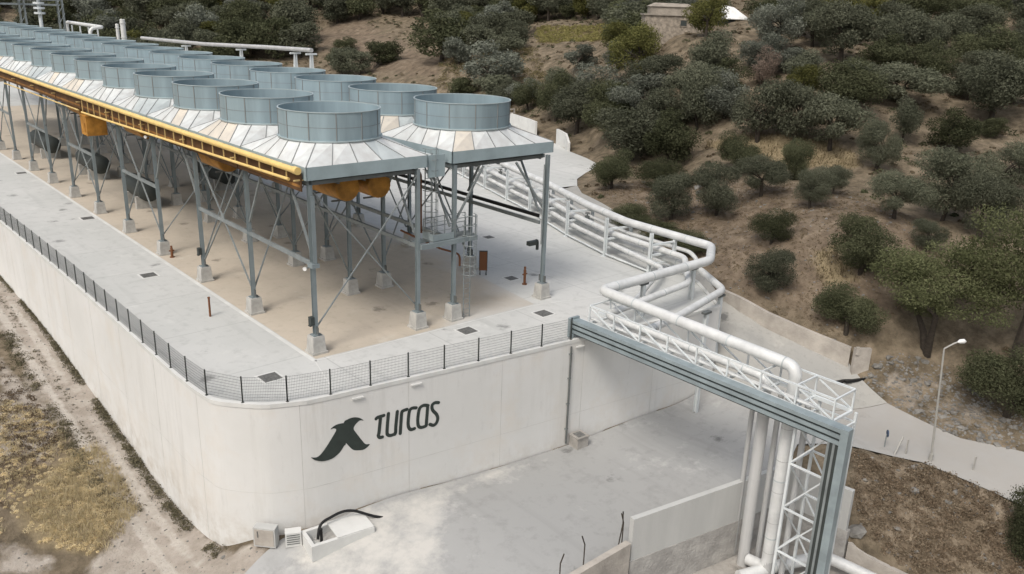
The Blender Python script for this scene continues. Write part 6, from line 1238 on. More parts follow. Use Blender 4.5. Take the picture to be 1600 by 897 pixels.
# concrete tank with hose, cabinet and grille at the wall foot
zt = gz1(-2.8, -5.9)
tk = tag(empty('concrete_tank', (-2.5, -6.0, zt), math.radians(-8)), 'low concrete trough, half covered by a slab, at the wall corner', 'trough')
mb = MB().box((-1.45,-.7,-.3),(1.5,-.52,.46)).box((-1.45,.52,-.3),(1.5,.7,.46)).box((-1.45,-.519,-.3),(-1.27,.519,.46)).box((1.32,-.519,-.3),(1.5,.519,.46)).box((-1.27,-.519,-.3),(1.32,.519,-.05)); mb.build('basin', M['coping'], tk)
MB().box((-.25,-.68,.462),(1.48,.68,.52)).build('cover_slab', M['coping'], tk)
MB().tube([(-.75, 0, .05), (-.75, 0, .75)], .07, 8).build('standpipe', M['black'], tk)
mb = MB().tube(bend([(-3.35, -5.75, zt+.15), (-3.1, -5.5, zt+.75), (-1.7, -5.55, zt+1.0), (-.7, -6.1, zt+.45), (.1, -6.4, zt+.14)], .9, 8), .065, 10); tag(mb.build('hose', M['black']), 'black hose arching out of the concrete trough', 'hose')
kb = tag(empty('wall_cabinet', (-5.1, -4.3, gz1(-5.2, -4.4)+.1), math.radians(-48)), 'pale steel cabinet leaning at the foot of the curved wall', 'cabinet')
MB().box((-.5,-.22,0),(.5,.22,.95)).build('body', M['parapet'], kb); MB().box((-.44,-.245,.08),(.44,-.222,.88)).build('door', M['tanwall'], kb); MB().box((-.3,-.27,.5),(-.26,-.246,.8)).build('handle', M['grate'], kb)
gb = tag(empty('vent_block', (-4.15, -5.0, gz1(-4.2, -5.0)), math.radians(-25)), 'small pale louvred block between the cabinet and the trough', 'vent')
MB().box((-.35,-.22,0),(.35,.22,.7)).build('body', M['coping'], gb); mb = MB()
for k in range(5): mb.bar((-.28,-.235,.16+k*.11), (.28,-.235,.16+k*.11), .02, .03)
mb.build('louvre', M['galv_dark'], gb)

# ---- pipe rack ------------------------------------------------------------
RK = [Vector((23.9,-1.1)),Vector((24.54,3.49)),Vector((26.03,8.86)),Vector((27.5,12.7)),Vector((28.92,16.31)),Vector((30.3,20.9)),Vector((31.9,26)),Vector((33.6,31.5)),Vector((35.3,37)),Vector((37.1,43))]
rk = tag(empty('pipe_rack', (24, 0, 0)), 'white painted pipe rack of paired posts carrying the pipes along the yard edge', 'pipe rack')
def RKP(o): o.location = (-24, 0, 0); return o
rack_far = []
for i, p in enumerate(RK):
    t = (RK[min(i+1, len(RK)-1)]-RK[max(i-1, 0)]).normalized(); nr = Vector((t.y, -t.x)); q = p+nr*2.15; rack_far.append(q)
    zq = 0 if inside(q.x, q.y, YARD) else gz1(q.x, q.y)
    RKP(MB().ibeam((p.x, p.y, .02), (p.x, p.y, 2.78), .2, .2, .02, (t.x, t.y, 0)).box((p.x-.2,p.y-.2,0),(p.x+.2,p.y+.2,.05)).build('post', M['white2'], rk))
    RKP(MB().ibeam((q.x, q.y, zq), (q.x, q.y, 2.1), .2, .2, .02, (t.x, t.y, 0)).build('post', M['white2'], rk))
    for h in (.62, 1.25, 1.95):
        RKP(MB().bar((p.x+nr.x*.12, p.y+nr.y*.12, h), (q.x, q.y, h), .16, .12).build('crossbeam', M['white2'], rk))
RKP(MB().tube([(p.x, p.y, .16) for p in RK], .07, 8).build('edge_rail', M['white2'], rk))
def along(off, z, dy=0.):
    out = []
    for i, p in enumerate(RK):
        t = (RK[min(i+1, len(RK)-1)]-RK[max(i-1, 0)]).normalized(); out.append((p.x+t.y*off, p.y-t.x*off, z))
    return out[::-1]
def pipe(name, pts, r, label, m='white', br=.7):
    root = tag(empty(name, pts[0]), label, 'pipe'); o = Vector(pts[0]); P = bend(pts, br)
    fb = MB().tube([p-o for p in P], r, 16); 
    for i in range(len(P)-1):
        d = P[i+1]-P[i]; Ls = d.length
        if Ls < .3: continue
        k = 2.0
        while k < Ls: c = P[i]+d*(k/Ls)-o; dn = d.normalized()*.03; fb.tube([c-dn, c+dn], r+.006, 16, mi=1); k += 3.
    fb.build('cladding', [M[m], M['pan_c']], root, True)
    return root
main = along(1.75, 2.33)
pipe('main_pipe', main[:-1]+[(25.95,-4.4,2.33),(23.2,-6.3,2.33),(13.55,-6.35,2.33),(12.95,-18.4,2.3),(12.95,-18.4,-7.9),(12.95,-17.4,-8.0)], .275, 'thickest white pipe, along the rack top, over the bridge and down the tower', br=.5)
a2 = along(.75, 1.52); pipe('rack_pipe', a2[:-1]+[(24.7,-3.3,1.52),(20.9,-6.6,1.4),(13.1,-7.2,1.28),(13.05,-17.1,1.28),(13.05,-17.1,-7.9)], .2, 'middle white pipe on the rack, passing through the bridge truss', br=.6)
a3 = along(1.25, .88); pipe('loop_pipe', a3[:-1]+[(25.1,-4.3,.88),(22.9,-7.7,.88),(17.0,-9.0,.9),(13.45,-9.5,.95)], .22, 'lower white pipe looping out past the rack end beside the road', br=.6)
pipe('rack_pipe', along(.45, .86)[:-1]+[(23.4,-2.6,.86),(16.8,-5.9,.8)], .17, 'lowest white pipe on the yard side of the rack', br=.5)
pipe('rack_pipe', along(1.9, 1.48)[:-1]+[(26.2,-2.6,1.48),(25.9,-3.4,1.2),(24.0,-4.6,1.2)], .14, 'thin white pipe on the road side of the rack', br=.4)
mb = MB()
for x, y, zb, z in ((22.3,-6.15,0,2.0),(17.6,-6.1,0,2.0),(20.4,-8.95,-5,.68),(24.6,-8.2,-3,.66),(19.2,-4.6,0,1.9)): pass
for i, (x, y, zb, z, lab) in enumerate(((22.0,-6.05,0,2.03,'white post under the middle of the elbow leg of the thickest pipe'),(17.2,-6.22,0,2.03,'white post under the bridge end of the thickest pipe'),(19.4,-9.1,-5.6,.68,'tall white post under the looping pipe beside the road'),(22.6,-7.75,-3.6,.66,'white post under the outer corner of the looping pipe'))):
    r = tag(empty('pipe_support', (x, y, zb)), lab, 'post', 'single posts under the pipe bends')
    MB().ibeam((0,0,0), (0,0,z-zb-.12), .22, .22, .02).build('post', M['white2'], r); MB().box((-.3,-.14,z-zb-.12),(.3,.14,z-zb)).build('saddle', M['galv_dark'], r)
rc = MB()
for i in range(4):
    c = RK[i]; 
    rc.tube([(c.x+.6, c.y+.4, .7), (c.x+.6, c.y+.4, 1.2)], .09, 8); rc.tube([(c.x+.4, c.y+.4, 1.2), (c.x+.8, c.y+.4, 1.2)], .05, 8)
RKP(rc.build('valve', M['dark'], rk))
for i in (2, 4, 6):
    c = RK[i]; RKP(MB().tube([(c.x+.9, c.y-1.2, 1.5), (c.x+.9, c.y-1.2, 1.95)], .05, 8).ring((c.x+.9, c.y-1.2), .2, 1.93, 1.98, .05, 16).box((c.x+.78, c.y-1.35, 1.3), (c.x+1.02, c.y-1.05, 1.75)).build('valve', M['galv_dark'], rk))

# ---- pipe bridge and tower ------------------------------------------------
bg = tag(empty('pipe_bridge', (12.8, -6.7, 0)), 'white lattice pipe bridge spanning from the yard wall over the road', 'bridge')
def BG(o): o.location = (-12.8, 6.7, 0); return o
bx0, bx1, y0, y1, zb, zt_ = 12.15, 13.75, -6.9, -20.7, .92, 1.9; NB = 8
for x in (bx0, bx1):
    BG(MB().bar((x, y0+.8, zb), (x, y1, zb), .12, .16).build('bottom_chord', M['white2'], bg))
    BG(MB().bar((x, y0, zt_), (x, y1, zt_), .08, .08).build('top_chord', M['white2'], bg))
    for k in range(NB+1):
        y = y0+(y1-y0)*k/NB; BG(MB().bar((x, y, zb), (x, y, zt_), .07, .07).build('post', M['white2'], bg))
        if k < NB:
            yn = y0+(y1-y0)*(k+1)/NB
            BG(MB().bar((x, yn+.06, zb+.1), (x, y-.12, zt_-.12), .06, .06).build('diagonal', M['white2'], bg))
for k in range(NB+1):
    y = y0+(y1-y0)*k/NB; BG(MB().bar((bx0, y, zb-.02), (bx1, y, zb-.02), .1, .12).build('floor_beam', M['white2'], bg))
for k in (0, 6, 7, 8):
    y = y0+(y1-y0)*k/NB; BG(MB().bar((bx0, y, zt_), (bx1, y, zt_), .07, .07).build('top_tie', M['white2'], bg))
BG(MB().tube([(bx0+.2, y0+.3, 1.15), (bx0+.2, y1+.6, 1.15)], .07, 8).tube([(bx0+.45, y0+.3, 1.1), (bx0+.45, y1+.9, 1.1)], .05, 8).build('conduit', M['white'], bg))
tr = tag(empty('cable_tray', (11.75, -6.2, 1)), 'blue-grey stacked cable tray beside the bridge that turns down the tower', 'cable tray')
def TR(o): o.location = (-11.75, 6.2, -1); return o
for k, (h, w_) in enumerate(((.98, .52), (.70, .46), (.42, .46))):
    x = 11.78; TR(MB().box((x-w_/2, -21.55, h-.07), (x+w_/2, -6.25, h+.07)).box((x-w_/2-.02, -21.55, h-.085), (x-w_/2, -6.25, h+.085)).build('tray', M['tray'], tr))
TR(MB().box((11.62,-21.5,.25),(11.9,-6.4,.90)).build('cable', M['dark'], tr))
TR(MB().box((11.4,-6.26,.1),(12.1,-6.1,1.15)).box((11.45,-6.45,-.3),(11.55,-6.3,.3)).build('end_bracket', M['tray'], tr))
for k, yy in enumerate((-20.98, -21.22)):
    TR(MB().box((11.55, yy-.05, -8.9), (11.95, yy+.05, .33)).build('riser_tray', M['galv'], tr))
TR(MB().box((11.58, -21.5, -8.9), (11.66, -20.98, .3)).build('riser_cable', M['dark'], tr))
TR(MB().box((11.5, -21.75, -8.95), (11.9, -21.46, 1.12)).box((11.48,-21.77,-8.95),(11.5,-21.44,1.12)).build('riser_tray', M['tray'], tr))
tw = tag(empty('lattice_tower', (12.9, -19.8, -9)), 'white lattice steel tower carrying the outer end of the pipe bridge', 'tower')
def TW(o): o.location = (-12.9, 19.8, 9); return o
tx0, tx1, ty0, ty1 = 12.12, 13.9, -19.2, -20.85
for x in (tx0, tx1):
    for y in (ty0, ty1): TW(MB().bar((x, y, -8.8), (x, y, .84), .11, .11).build('leg', M['white2'], tw)); TW(MB().box((x-.2, y-.2, -8.95), (x+.2, y+.2, -8.55)).build('base_block', M['conc'], tw))
zz = [-8.3, -6.1, -3.9, -1.7, .4]
for i, z in enumerate(zz):
    for a, b in (((tx0, ty0), (tx1, ty0)), ((tx1, ty0), (tx1, ty1)), ((tx1, ty1), (tx0, ty1)), ((tx0, ty1), (tx0, ty0))):
        TW(MB().bar((*a, z), (*b, z), .08, .08).build('tie', M['white2'], tw))
        if i < len(zz)-1:
            m_ = ((a[0]+b[0])/2, (a[1]+b[1])/2, z+.04); 
            TW(MB().bar((*a, zz[i+1]-.05), (*b, z+.05), .06, .06).build('diagonal', M['white2'], tw))
for i, (x, y, r, lab) in enumerate(((13.5, -16.25, .12, 'slender grey vertical pipe left of the tower pipes'), (13.3, -19.0, .14, 'slender grey vertical pipe inside the lattice tower'), (13.7, -17.45, .13, 'slender grey vertical pipe between the two insulated risers'))):
    mb = MB().tube([(x, y, -8.6), (x, y, .6)], r, 12); tag(mb.build('riser_pipe', M['greywhite'], smooth=True), lab, 'pipe')
for x, y, lab in ((13.05,-17.1,'pipe sleeve of pale cladding round the left riser below the bridge'),(12.95,-18.4,'pipe sleeve of pale cladding round the right riser below the bridge')):
    mb = MB().tube([(x, y, -8.5), (x, y, .3), (x, y, .45)], .27, 20, radii=[.27,.27,.25]); 
    for k in range(5): mb.tube([(x, y, -7+1.6*k), (x, y, -6.96+1.6*k)], .278, 20)
    tag(mb.build('insulated_riser', M['greywhite'], smooth=True), lab, 'pipe', 'insulated risers beside the lattice tower')
    mb = MB().box((x-.45, y-.45, -8.9), (x+.45, y+.45, -8.5)); tag(mb.build('riser_plinth', M['conc_d']), lab.replace('pipe sleeve of pale cladding round', 'rough concrete plinth under'), 'plinth')
pipe('pit_pipe', [(11.5,-17.9,-8.0),(14.2,-18.8,-8.0),(16.1,-19.6,-8.0),(16.3,-21.6,-8.0),(16.8,-26,-8.2)], .28, 'white pipe running along the pit floor behind the tower to the lower edge', br=.5)

# ---- low walls by the road ------------------------------------------------
def wall_run(name, pts, t, z_top, z_bot, m, label, cope=None):
    r = tag(empty(name, (pts[0][0], pts[0][1], 0)), label, 'wall'); o = Vector((pts[0][0], pts[0][1], 0)); L_ = offset_path(pts, t/2); R_ = offset_path(pts, -t/2); n = len(pts)
    zt = z_top if isinstance(z_top, (list, tuple)) else [z_top]*n; zb = z_bot if isinstance(z_bot, (list, tuple)) else [z_bot]*n
    vs = [(p[0]-o.x, p[1]-o.y, zb[i]) for i, p in enumerate(L_)]+[(p[0]-o.x, p[1]-o.y, zt[i]) for i, p in enumerate(L_)]+[(p[0]-o.x, p[1]-o.y, zt[i]) for i, p in enumerate(R_)]+[(p[0]-o.x, p[1]-o.y, zb[i]) for i, p in enumerate(R_)]
    fs = [f for i in range(n-1) for f in ((i, i+1, n+i+1, n+i), (n+i, n+i+1, 2*n+i+1, 2*n+i), (2*n+i, 2*n+i+1, 3*n+i+1, 3*n+i))]+[(0, n, 2*n, 3*n), (n-1, 4*n-1, 3*n-1, 2*n-1)]
    MB().add(vs, fs).build('wall', m, r); return r, L_, R_, o
r, *_ = wall_run('parapet_wall', [(6.95,-15.05),(14.2,-16.33),(16.6,-16.68),(16.95,-20.05)], .26, -4.5, -6.65, M['parapet'], 'thin pale concrete parapet with a corner, between the road and the tower pit')
MB().add([], []); 
wall_run('pit_wall', [(6.9,-15.05),(14.2,-16.33),(16.6,-16.68),(16.98,-20.15)], .30, -6.652, -9.5, M['footing'], 'rough concrete footing wall below the thin parapet in the pit')
wall_run('low_wall', [(-1.5,-15.2),(3.27,-15.15),(6.7,-15.15)], .3, [-5.75,-5.62,-5.55], -9.5, M['tanwall'], 'low tan wall with rusty posts at the left end of the parapet')
wall_run('curved_wall', [(17.02,-20.2),(17.5,-21.5),(17.9,-22.7),(18.3,-24.0),(18.5,-26)], .25, [gz1(17.1,-20.2)+.12,gz1(17.6,-21.5)+.12,gz1(18.0,-22.7)+.12,gz1(18.4,-24)+.12,gz1(18.6,-26)+.12], -9.5, M['tanwall'], 'low curved concrete wall at the foot of the scrub bank')
for i, (x, y, h, lean, lab) in enumerate(((4.1,-14.95,1.5,.12,'bent rusty fence stake on the low wall, middle one'),(2.7,-14.95,1.1,-.2,'bent rusty fence stake on the low wall, leftmost'),(6.5,-14.95,1.6,.1,'bent rusty fence stake touching the end of the parapet'),(6.35,-14.9,1.55,-.45,'crooked rusty stake leaning off the one at the parapet end'))):
    mb = MB().tube([(0,0,0),(0,0,h*.7),(-lean*1.2,.05,h)] if abs(lean) < .4 else [(0,0,0),(.3,.1,h*.6),(.25,.1,h)], .03, 6); o = mb.build('fence_stake', M['bark'], loc=(x, y, -5.7)); tag(o, lab, 'stake', 'rusty stakes on the low wall')
hy = [(27.15,-4.4),(26.9,-6.5),(27.1,-8.3),(27.7,-11.1),(28.5,-13.4)]; zr = [gz1(*p) for p in hy]
wall_run('roadside_wall', hy, .28, [zr[0]+.6, zr[1]+.9, zr[2]+1.05, zr[3]+1.1, zr[4]+1.2], [z-.8 for z in zr], M['tanwall'], 'low tan concrete wall along the foot of the brown slope, right of the bridge')
mb = MB().box((-.16,-.5,-.5),(.1,.5,1.35)).box((-.28,.3,1.0),(-.16,.5,1.5)); o = mb.build('wall_end_slab', M['tanwall'], loc=(28.6,-14.05,zr[4])); o.rotation_euler = (0, 0, .9); tag(o, 'upright broken slab ending the low roadside wall', 'slab')
wall_run('boundary_wall', [(64.3,63.5),(62.1,57),(60.3,51.3),(59.2,48.6)], .3, 2.0, -.3, M['coping'], 'pale boundary wall along the far side road behind the right bank')
wall_run('boundary_wall', [(57.4,42.6),(56,39.6),(54.6,37.6)], .3, [1.9,1.8,1.0], -.3, M['coping'], 'short pale boundary wall piece nearer the thicket than the gap')
mb = MB().box((-.6,-.1,0),(.6,.1,.12)).box((-.6,-.1,.5),(.6,.1,.62)).box((-.6,-.1,.12),(-.48,.1,.5)).box((.48,-.1,.12),(.6,.1,.5)); o = mb.build('wall_vent', M['tanwall'], loc=(62.2, 57.2, 2.0)); tag(o, 'small open concrete frame on top of the far boundary wall', 'concrete frame')

# ---- lamp post, signs, rubble --------------------------------------------
lz = gz1(24.0, -20.4)
lp = tag(empty('lamp_post', (24.1, -20.6, lz)), 'tall pale street lamp with one bent arm beside the side road', 'street lamp')
MB().tube([(0,0,0),(0,0,.4),(0,0,.41),(-.42,.32,6.3)], .1, 12, radii=[.11,.11,.06,.04]).build('pole', M['polegrey'], lp, True)
MB().tube([(-.42,.32,6.3),(-.1,.03,6.6),(.06,-.11,6.7)], .04, 8).build('arm', M['polegrey'], lp, True)
hd = MB().tube([(.02,-.08,6.68),(.1,-.15,6.72),(.24,-.28,6.74),(.32,-.35,6.71)], .1, 12, radii=[.04,.11,.12,.04]).build('lamp_head', M['lampglass'], lp, True)
rs = tag(empty('road_sign', (23.3, -18.5, gz1(23.3, -18.5)), .7), 'small round dark blue road sign on a short post', 'sign')
MB().tube([(0,0,0),(0,0,.75)], .03, 8).build('post', M['galv'], rs); MB().tube([(0,-.05,.8),(0,-.02,.8)], .2, 20).build('disc', M['bluesign'], rs); MB().bar((-.06,-.056,.72),(.07,-.056,.88),.05,.004).build('arrow', M['white'], rs)
for i, (x, y, dx, h, lab) in enumerate(((22.9,-19.2,.8,1.0,'pale plank propped slanting at the road edge by the lamp'),(23.65,-19.5,0,1.0,'short pale marker post left of the lamp at the road edge'),(25.0,-22.4,0,.9,'lone pale marker post right of the lamp at the road edge'))):
    z = gz1(x, y); mb = MB().bar((0,0,-.1),(dx,0,h*.85),.07,.07); tag(mb.build('marker_post', M['polegrey'], loc=(x, y, z)), lab, 'post', 'marker posts at the road edge')
mb = MB().bar((0,0,0),(1.6,-.6,.1),.25,.18).bar((.3,-.4,.15),(2.1,-1.2,.22),.2,.14,up=(0,.2,1)); tag(mb.build('timber_beam', M['black'], loc=(26.9,-13.6,gz1(27,-14)+.12)), 'dark timber beam lying at the end of the road below the rubble', 'timber')
def rock_mesh(seed):
    import bmesh
    r = random.Random(seed); bm = bmesh.new(); bmesh.ops.create_icosphere(bm, subdivisions=1, radius=.5)
    for v in bm.verts: v.co *= r.uniform(.65, 1.15); v.co.z *= .65
    me = bpy.data.meshes.new('boulder'); bm.to_mesh(me); bm.free(); me.materials.append(M['rock']); return me
RM = [rock_mesh(i) for i in range(5)]
for i, (x, y, s, lab) in enumerate(((17.6,-20.2,1.3,'largest pale block of broken concrete beside the parapet corner'),(18.0,-19.3,.8,'smaller pale block above the largest one at the parapet corner'),(29.3,-14.8,.7,'grey boulder just below the broken slab'),(30.2,-17.5,.6,'grey boulder in the middle of the rubble slope'),(29.0,-19.6,.55,'grey boulder behind the lamp pole foot'),(27.6,-21.6,.5,'flat boulder at the road side right of the lamp'))):
    o = bpy.data.objects.new('boulder', RM[i % 5]); COL.objects.link(o); o.location = (x, y, float(gsurf(x, y))+.1*s); o.scale = (s, s*.8, s*.8); o.rotation_euler = (0, 0, i*1.3); tag(o, lab, 'boulder', 'boulders by the road')

# ---- far plant items ------------------------------------------------------
fp_ = tag(empty('overhead_pipe', (32, 59.3, 0)), 'long pale overhead pipe on trestles behind the right bank', 'pipe')
MB().tube([(0, 0, 10.8), (0, 12, 10.5), (0, 33, 9.8), (0,60,9.4)], .26, 12).build('pipe', M['greywhite'], fp_, True)
for y in (.1, 4.2, 20, 40): MB().bar((-.6, y, 0), (-.05, y, 10.4-.03*y), .22, .22).bar((.6, y, 0), (.05, y, 10.4-.03*y), .22, .22).bar((-.7, y, 10.35-.03*y), (.7, y, 10.35-.03*y), .25, .2).build('trestle', M['white2'], fp_)
fr2 = tag(empty('white_pipe_loop', (25, 116, 0)), 'white pipe loop on a low frame beyond the far end of the right bank', 'pipe')
MB().tube(bend([(-2,0,9.0),(-2,0,11.0),(0,0,11.2),(0,21,11.3),(0,21,9)], .8), .28, 10).build('pipe', M['white'], fr2, True)
for y in (3, 8, 13, 18): MB().bar((0, y, 0), (0, y, 10.9), .2, .2).build('trestle', M['white2'], fr2)
for i, (x, y, h, r, lab) in enumerate(((20.6,94,12.4,.22,'left thinner one of two pale vent stacks beyond the right bank'),(20.6,91.5,13.1,.34,'right thicker one of two pale vent stacks beyond the right bank'))):
    mb = MB().tube([(0,0,0),(0,0,h),(0,0,h+.05)], r, 14, radii=[r,r,r*.8]).ring((0,0), r+.08, h-.5, h-.4, .1, 14).ring((0,0), r+.06, h-2.4, h-2.3, .1, 14); tag(mb.build('vent_stack', M['coping'], loc=(x, y, 0), smooth=True), lab, 'stack', 'vent stacks beyond the right bank')
ms = tag(empty('insulator_mast', (16.5, 118, 0)), 'pale mast with stacked discs at the far left end of the coolers', 'mast')
MB().tube([(0,0,0),(0,0,18)], .28, 10).build('mast', M['white2'], ms, True)
for k in range(4): MB().tube([(0,0,13.0+k*.75),(0,0,13.3+k*.75)], .8, 16).build('disc', M['white2'], ms, True)
g = tag(empty('steel_gantry', (22, 134, 0)), 'pale lattice gantry with two legs beyond the far left end', 'gantry')
for x in (-4.5, 1.5):
    mb = MB()
    for a, b in ((-.5,-.5),(.5,-.5),(.5,.5),(-.5,.5)): mb.bar((x+a,b,0),(x+a*.7,b*.7,16),.14)
    for k in range(10): mb.bar((x-.5,-.5,k*1.6),(x+.5,-.5,k*1.6+1.6),.08); mb.bar((x-.5,.5,k*1.6),(x-.5,-.5,k*1.6+1.6),.08)
    mb.build('leg', M['galv'], g)
MB().bar((-9,0,14.2),(1.5,0,14.2),.3,.3).bar((-9,0,15),(1.5,0,15),.2,.2).build('crossbeam', M['galv'], g)

# ---- stone house and white shed ------------------------------------------
hz = gz1(77, 42)
hs_ = tag(empty('stone_house', (77.0, 42.2, hz+.9), math.radians(-44)), 'old flat-roofed stone house with a small window, half hidden by a rusty tree', 'house')
MB().box((-3.3,-2.2,-2.6),(4.6,3.2,2.55)).build('wall', M['stone'], hs_)
rf = MB().box((-3.5,-2.4,2.55),(4.8,3.4,2.72)).build('roof', M['mud'], hs_)
wn = MB().box((1.5,-2.26,1.3),(2.3,-2.18,2.0)).build('window', M['dark'], hs_)
MB().box((1.42,-2.29,1.2),(2.38,-2.2,1.29)).box((1.42,-2.29,2.01),(2.38,-2.2,2.1)).build('frame', M['stone'], wn)
MB().box((-2.4,.6,2.72),(3.4,4.8,3.7)).build('upper_room', M['mud'], hs_)
MB().add([(-2.6,.4,3.7),(3.6,.4,3.7),(3.6,5.0,3.7),(-2.6,5.0,3.7),(-1.6,1.4,4.2),(2.8,1.4,4.15),(2.8,3.8,4.15),(-1.6,3.8,4.2)], [(0,1,5,4),(1,2,6,5),(2,3,7,6),(3,0,4,7),(4,5,6,7),(3,2,1,0)]).build('upper_roof', M['mud'], hs_)
zs = gz1(87, 38)
sh = tag(empty('white_shed', (86.2, 38.3, zs-1.2), math.radians(-40)), 'small shed with a pitched white sheet roof at the top edge', 'shed')
MB().box((-1.5,-1.2,0),(1.5,1.4,1.5)).build('wall', M['dark'], sh)
MB().add([(-2,-1.7,1.5),(2.1,-1.7,1.5),(.2,.1,3.0),(-1.7,.1,3.3),(-2,1.8,1.5),(2.1,1.8,1.5),(-2,-1.7,1.6),(2.1,-1.7,1.6),(.2,.1,3.1),(-1.7,.1,3.4),(-2,1.8,1.6),(2.1,1.8,1.6)],
 [(0,3,2,1),(3,4,5,2),(6,7,8,9),(9,8,11,10),(0,1,7,6),(4,10,11,5),(1,2,8,7),(2,5,11,8),(0,6,9,3),(3,9,10,4)]).build('roof', M['whiteroof'], sh)

# ---- trees ----------------------------------------------------------------
def leaf_mesh(name, centers, normals, size, tint, m, aspect=.5):
    """many small folded leaf faces"""
    n = len(centers); a = NP.standard_normal((n, 3)); u = np.cross(normals, a); u /= np.linalg.norm(u, axis=1)[:, None]+1e-9; v = np.cross(normals, u)
    s = size*(NP.uniform(.6, 1.4, n))[:, None]
    co = np.stack([centers-u*s, centers-v*s*aspect, centers+u*s, centers+v*s*aspect], 1).reshape(-1, 3)
    me = bpy.data.meshes.new(name); me.vertices.add(4*n); me.vertices.foreach_set('co', co.astype(np.float32).ravel())
    me.loops.add(4*n); me.loops.foreach_set('vertex_index', np.arange(4*n, dtype=np.int32)); me.polygons.add(n); me.polygons.foreach_set('loop_start', np.arange(0, 4*n, 4, dtype=np.int32)); me.update()
    at = me.attributes.new('tint', 'FLOAT', 'FACE'); at.data.foreach_set('value', np.clip(tint, 0, 1).astype(np.float32)); me.materials.append(m); return me
def crown_points(n, seed, kind):
    """unit crown: width 1 (radius .5), height 1 (base at z=.0, top 1)"""
    r = np.random.default_rng(seed); low = {'dark': .04, 'olive': .12, 'silver': .08, 'acacia': .25, 'yellow': .08, 'dead': .1}[kind]
    k = {'dark': 22, 'olive': 20, 'silver': 18, 'acacia': 34, 'yellow': 18, 'dead': 14}[kind]
    C = []
    while len(C) < k:
        p = r.uniform(-1, 1, 3)
        if p@p < 1 and (p@p > .12): C.append(p)
    C = np.array(C); 
    zc = (low+1)/2; hh = (1-low)/2
    rad = r.uniform(.13, .24, k)*(.8 if kind == 'acacia' else 1)
    C = C*np.array([.5-.12, .5-.12, hh-.10])+np.array([0, 0, zc])
    C[:, 2] += .03*np.sin(C[:, 0]*9)
    w = rad**2; w /= w.sum(); pick = r.choice(k, n, p=w)
    d = r.standard_normal((n, 3)); d /= np.linalg.norm(d, axis=1)[:, None]
    rr = r.uniform(.35, 1, n)**(1/2.)*(1+.12*r.standard_normal(n))
    flat = .5 if kind == 'acacia' else .85
    P = C[pick]+d*(rad[pick]*rr)[:, None]*np.array([1, 1, flat])
    nrm = d+.8*r.standard_normal((n, 3)); nrm /= np.linalg.norm(nrm, axis=1)[:, None]
    cl = r.uniform(-.22, .22, k)
    tint = .5+cl[pick]+.20*r.standard_normal(n)
    return P, nrm, tint, C, rad
def trunk_mb(C, low, seed, kind, H, Wd):
    r = random.Random(seed); mb = MB(); tr = .055*max(Wd, 3)*.55
    top = .38 if kind != 'dark' else .3
    k = r.choice((1, 2, 2)); stems = []
    for s in range(k):
        a = r.uniform(0, 2*PI); lean = .12*(k-1)+.03; pts = [(0, 0, -.08), (math.cos(a)*lean*.35, math.sin(a)*lean*.35, top*.45), (math.cos(a)*lean, math.sin(a)*lean, top)]
        mb.tube([(p[0]*Wd, p[1]*Wd, p[2]*H) for p in pts], .1, 8, radii=[tr*1.35/k**.4, tr/k**.4, tr*.7/k**.4]); stems.append(pts[-1])
    for c in C[:10]:
        s = stems[r.randrange(k)]; m_ = [(s[i]+c[i])/2+r.uniform(-.03, .03) for i in range(3)]
        mb.tube([(p[0]*Wd, p[1]*Wd, p[2]*H) for p in (s, m_, c)], .05, 5, radii=[tr*.5, tr*.32, tr*.1])
    return mb
PROTO = {}
def tree_proto(kind, var, far):
    key = (kind, var, far)
    if key in PROTO: return PROTO[key]
    n = {0: 24000, 1: 11000, 2: 5200}[far]
    if kind == 'acacia': n = 30000
    if kind == 'dead': n = int(n*.5)
    Wd, H = (4., 3.7) if kind != 'acacia' else (7.5, 7.5)
    P, nrm, tint, C, rad = crown_points(n, var*31+hash_kind(kind), kind)
    P = P*np.array([Wd, Wd, H]); size = {0: .05, 1: .072, 2: .11}[far]*(1. if kind != 'acacia' else 1.25)
    me = leaf_mesh(kind+'_leaves', P, nrm, size, tint, L[kind], .42)
    tm = trunk_mb(C, .2, var+3, kind, H, Wd)
    PROTO[key] = (me, tm, Wd, H, {}); return PROTO[key]
def hash_kind(k): return ['olive', 'dark', 'silver', 'yellow', 'acacia', 'dead'].index(k)*1000
NAMES = dict(olive='olive_tree', dark='dark_tree', silver='olive_tree', yellow='leafy_tree', acacia='acacia_tree', dead='dry_tree')
TM = {}
for i, (kind, x, y, z, wd, ht, lab, grp) in enumerate(DATA['TREES']):
    dist = math.hypot(x-CAM.x, y-CAM.y); far = 0 if dist < 82 else (1 if dist < 135 else 2)
    me, tm, Wd, H, _ = tree_proto(kind, i % (5 if far else 4), far)
    zz_ = float(gsurf(x, y)); r = empty(NAMES[kind], (x, y, zz_-.05), (i*2.4) % 6.28); sx_ = 1+.13*math.sin(i*5.1); r.scale = (wd/Wd*1.14*sx_, wd/Wd*1.14/sx_, ht/H*(1.1+.08*math.sin(i*2.3)))
    c = bpy.data.objects.new('crown', me); COL.objects.link(c); c.parent = r
    key = (kind, i % (5 if far else 4), far)
    if key not in TM: t = tm.build('trunk', M['bark'], r, True); TM[key] = t.data
    else: t = bpy.data.objects.new('trunk', TM[key]); COL.objects.link(t); t.parent = r
    tag(r, lab, 'tree', grp or None)

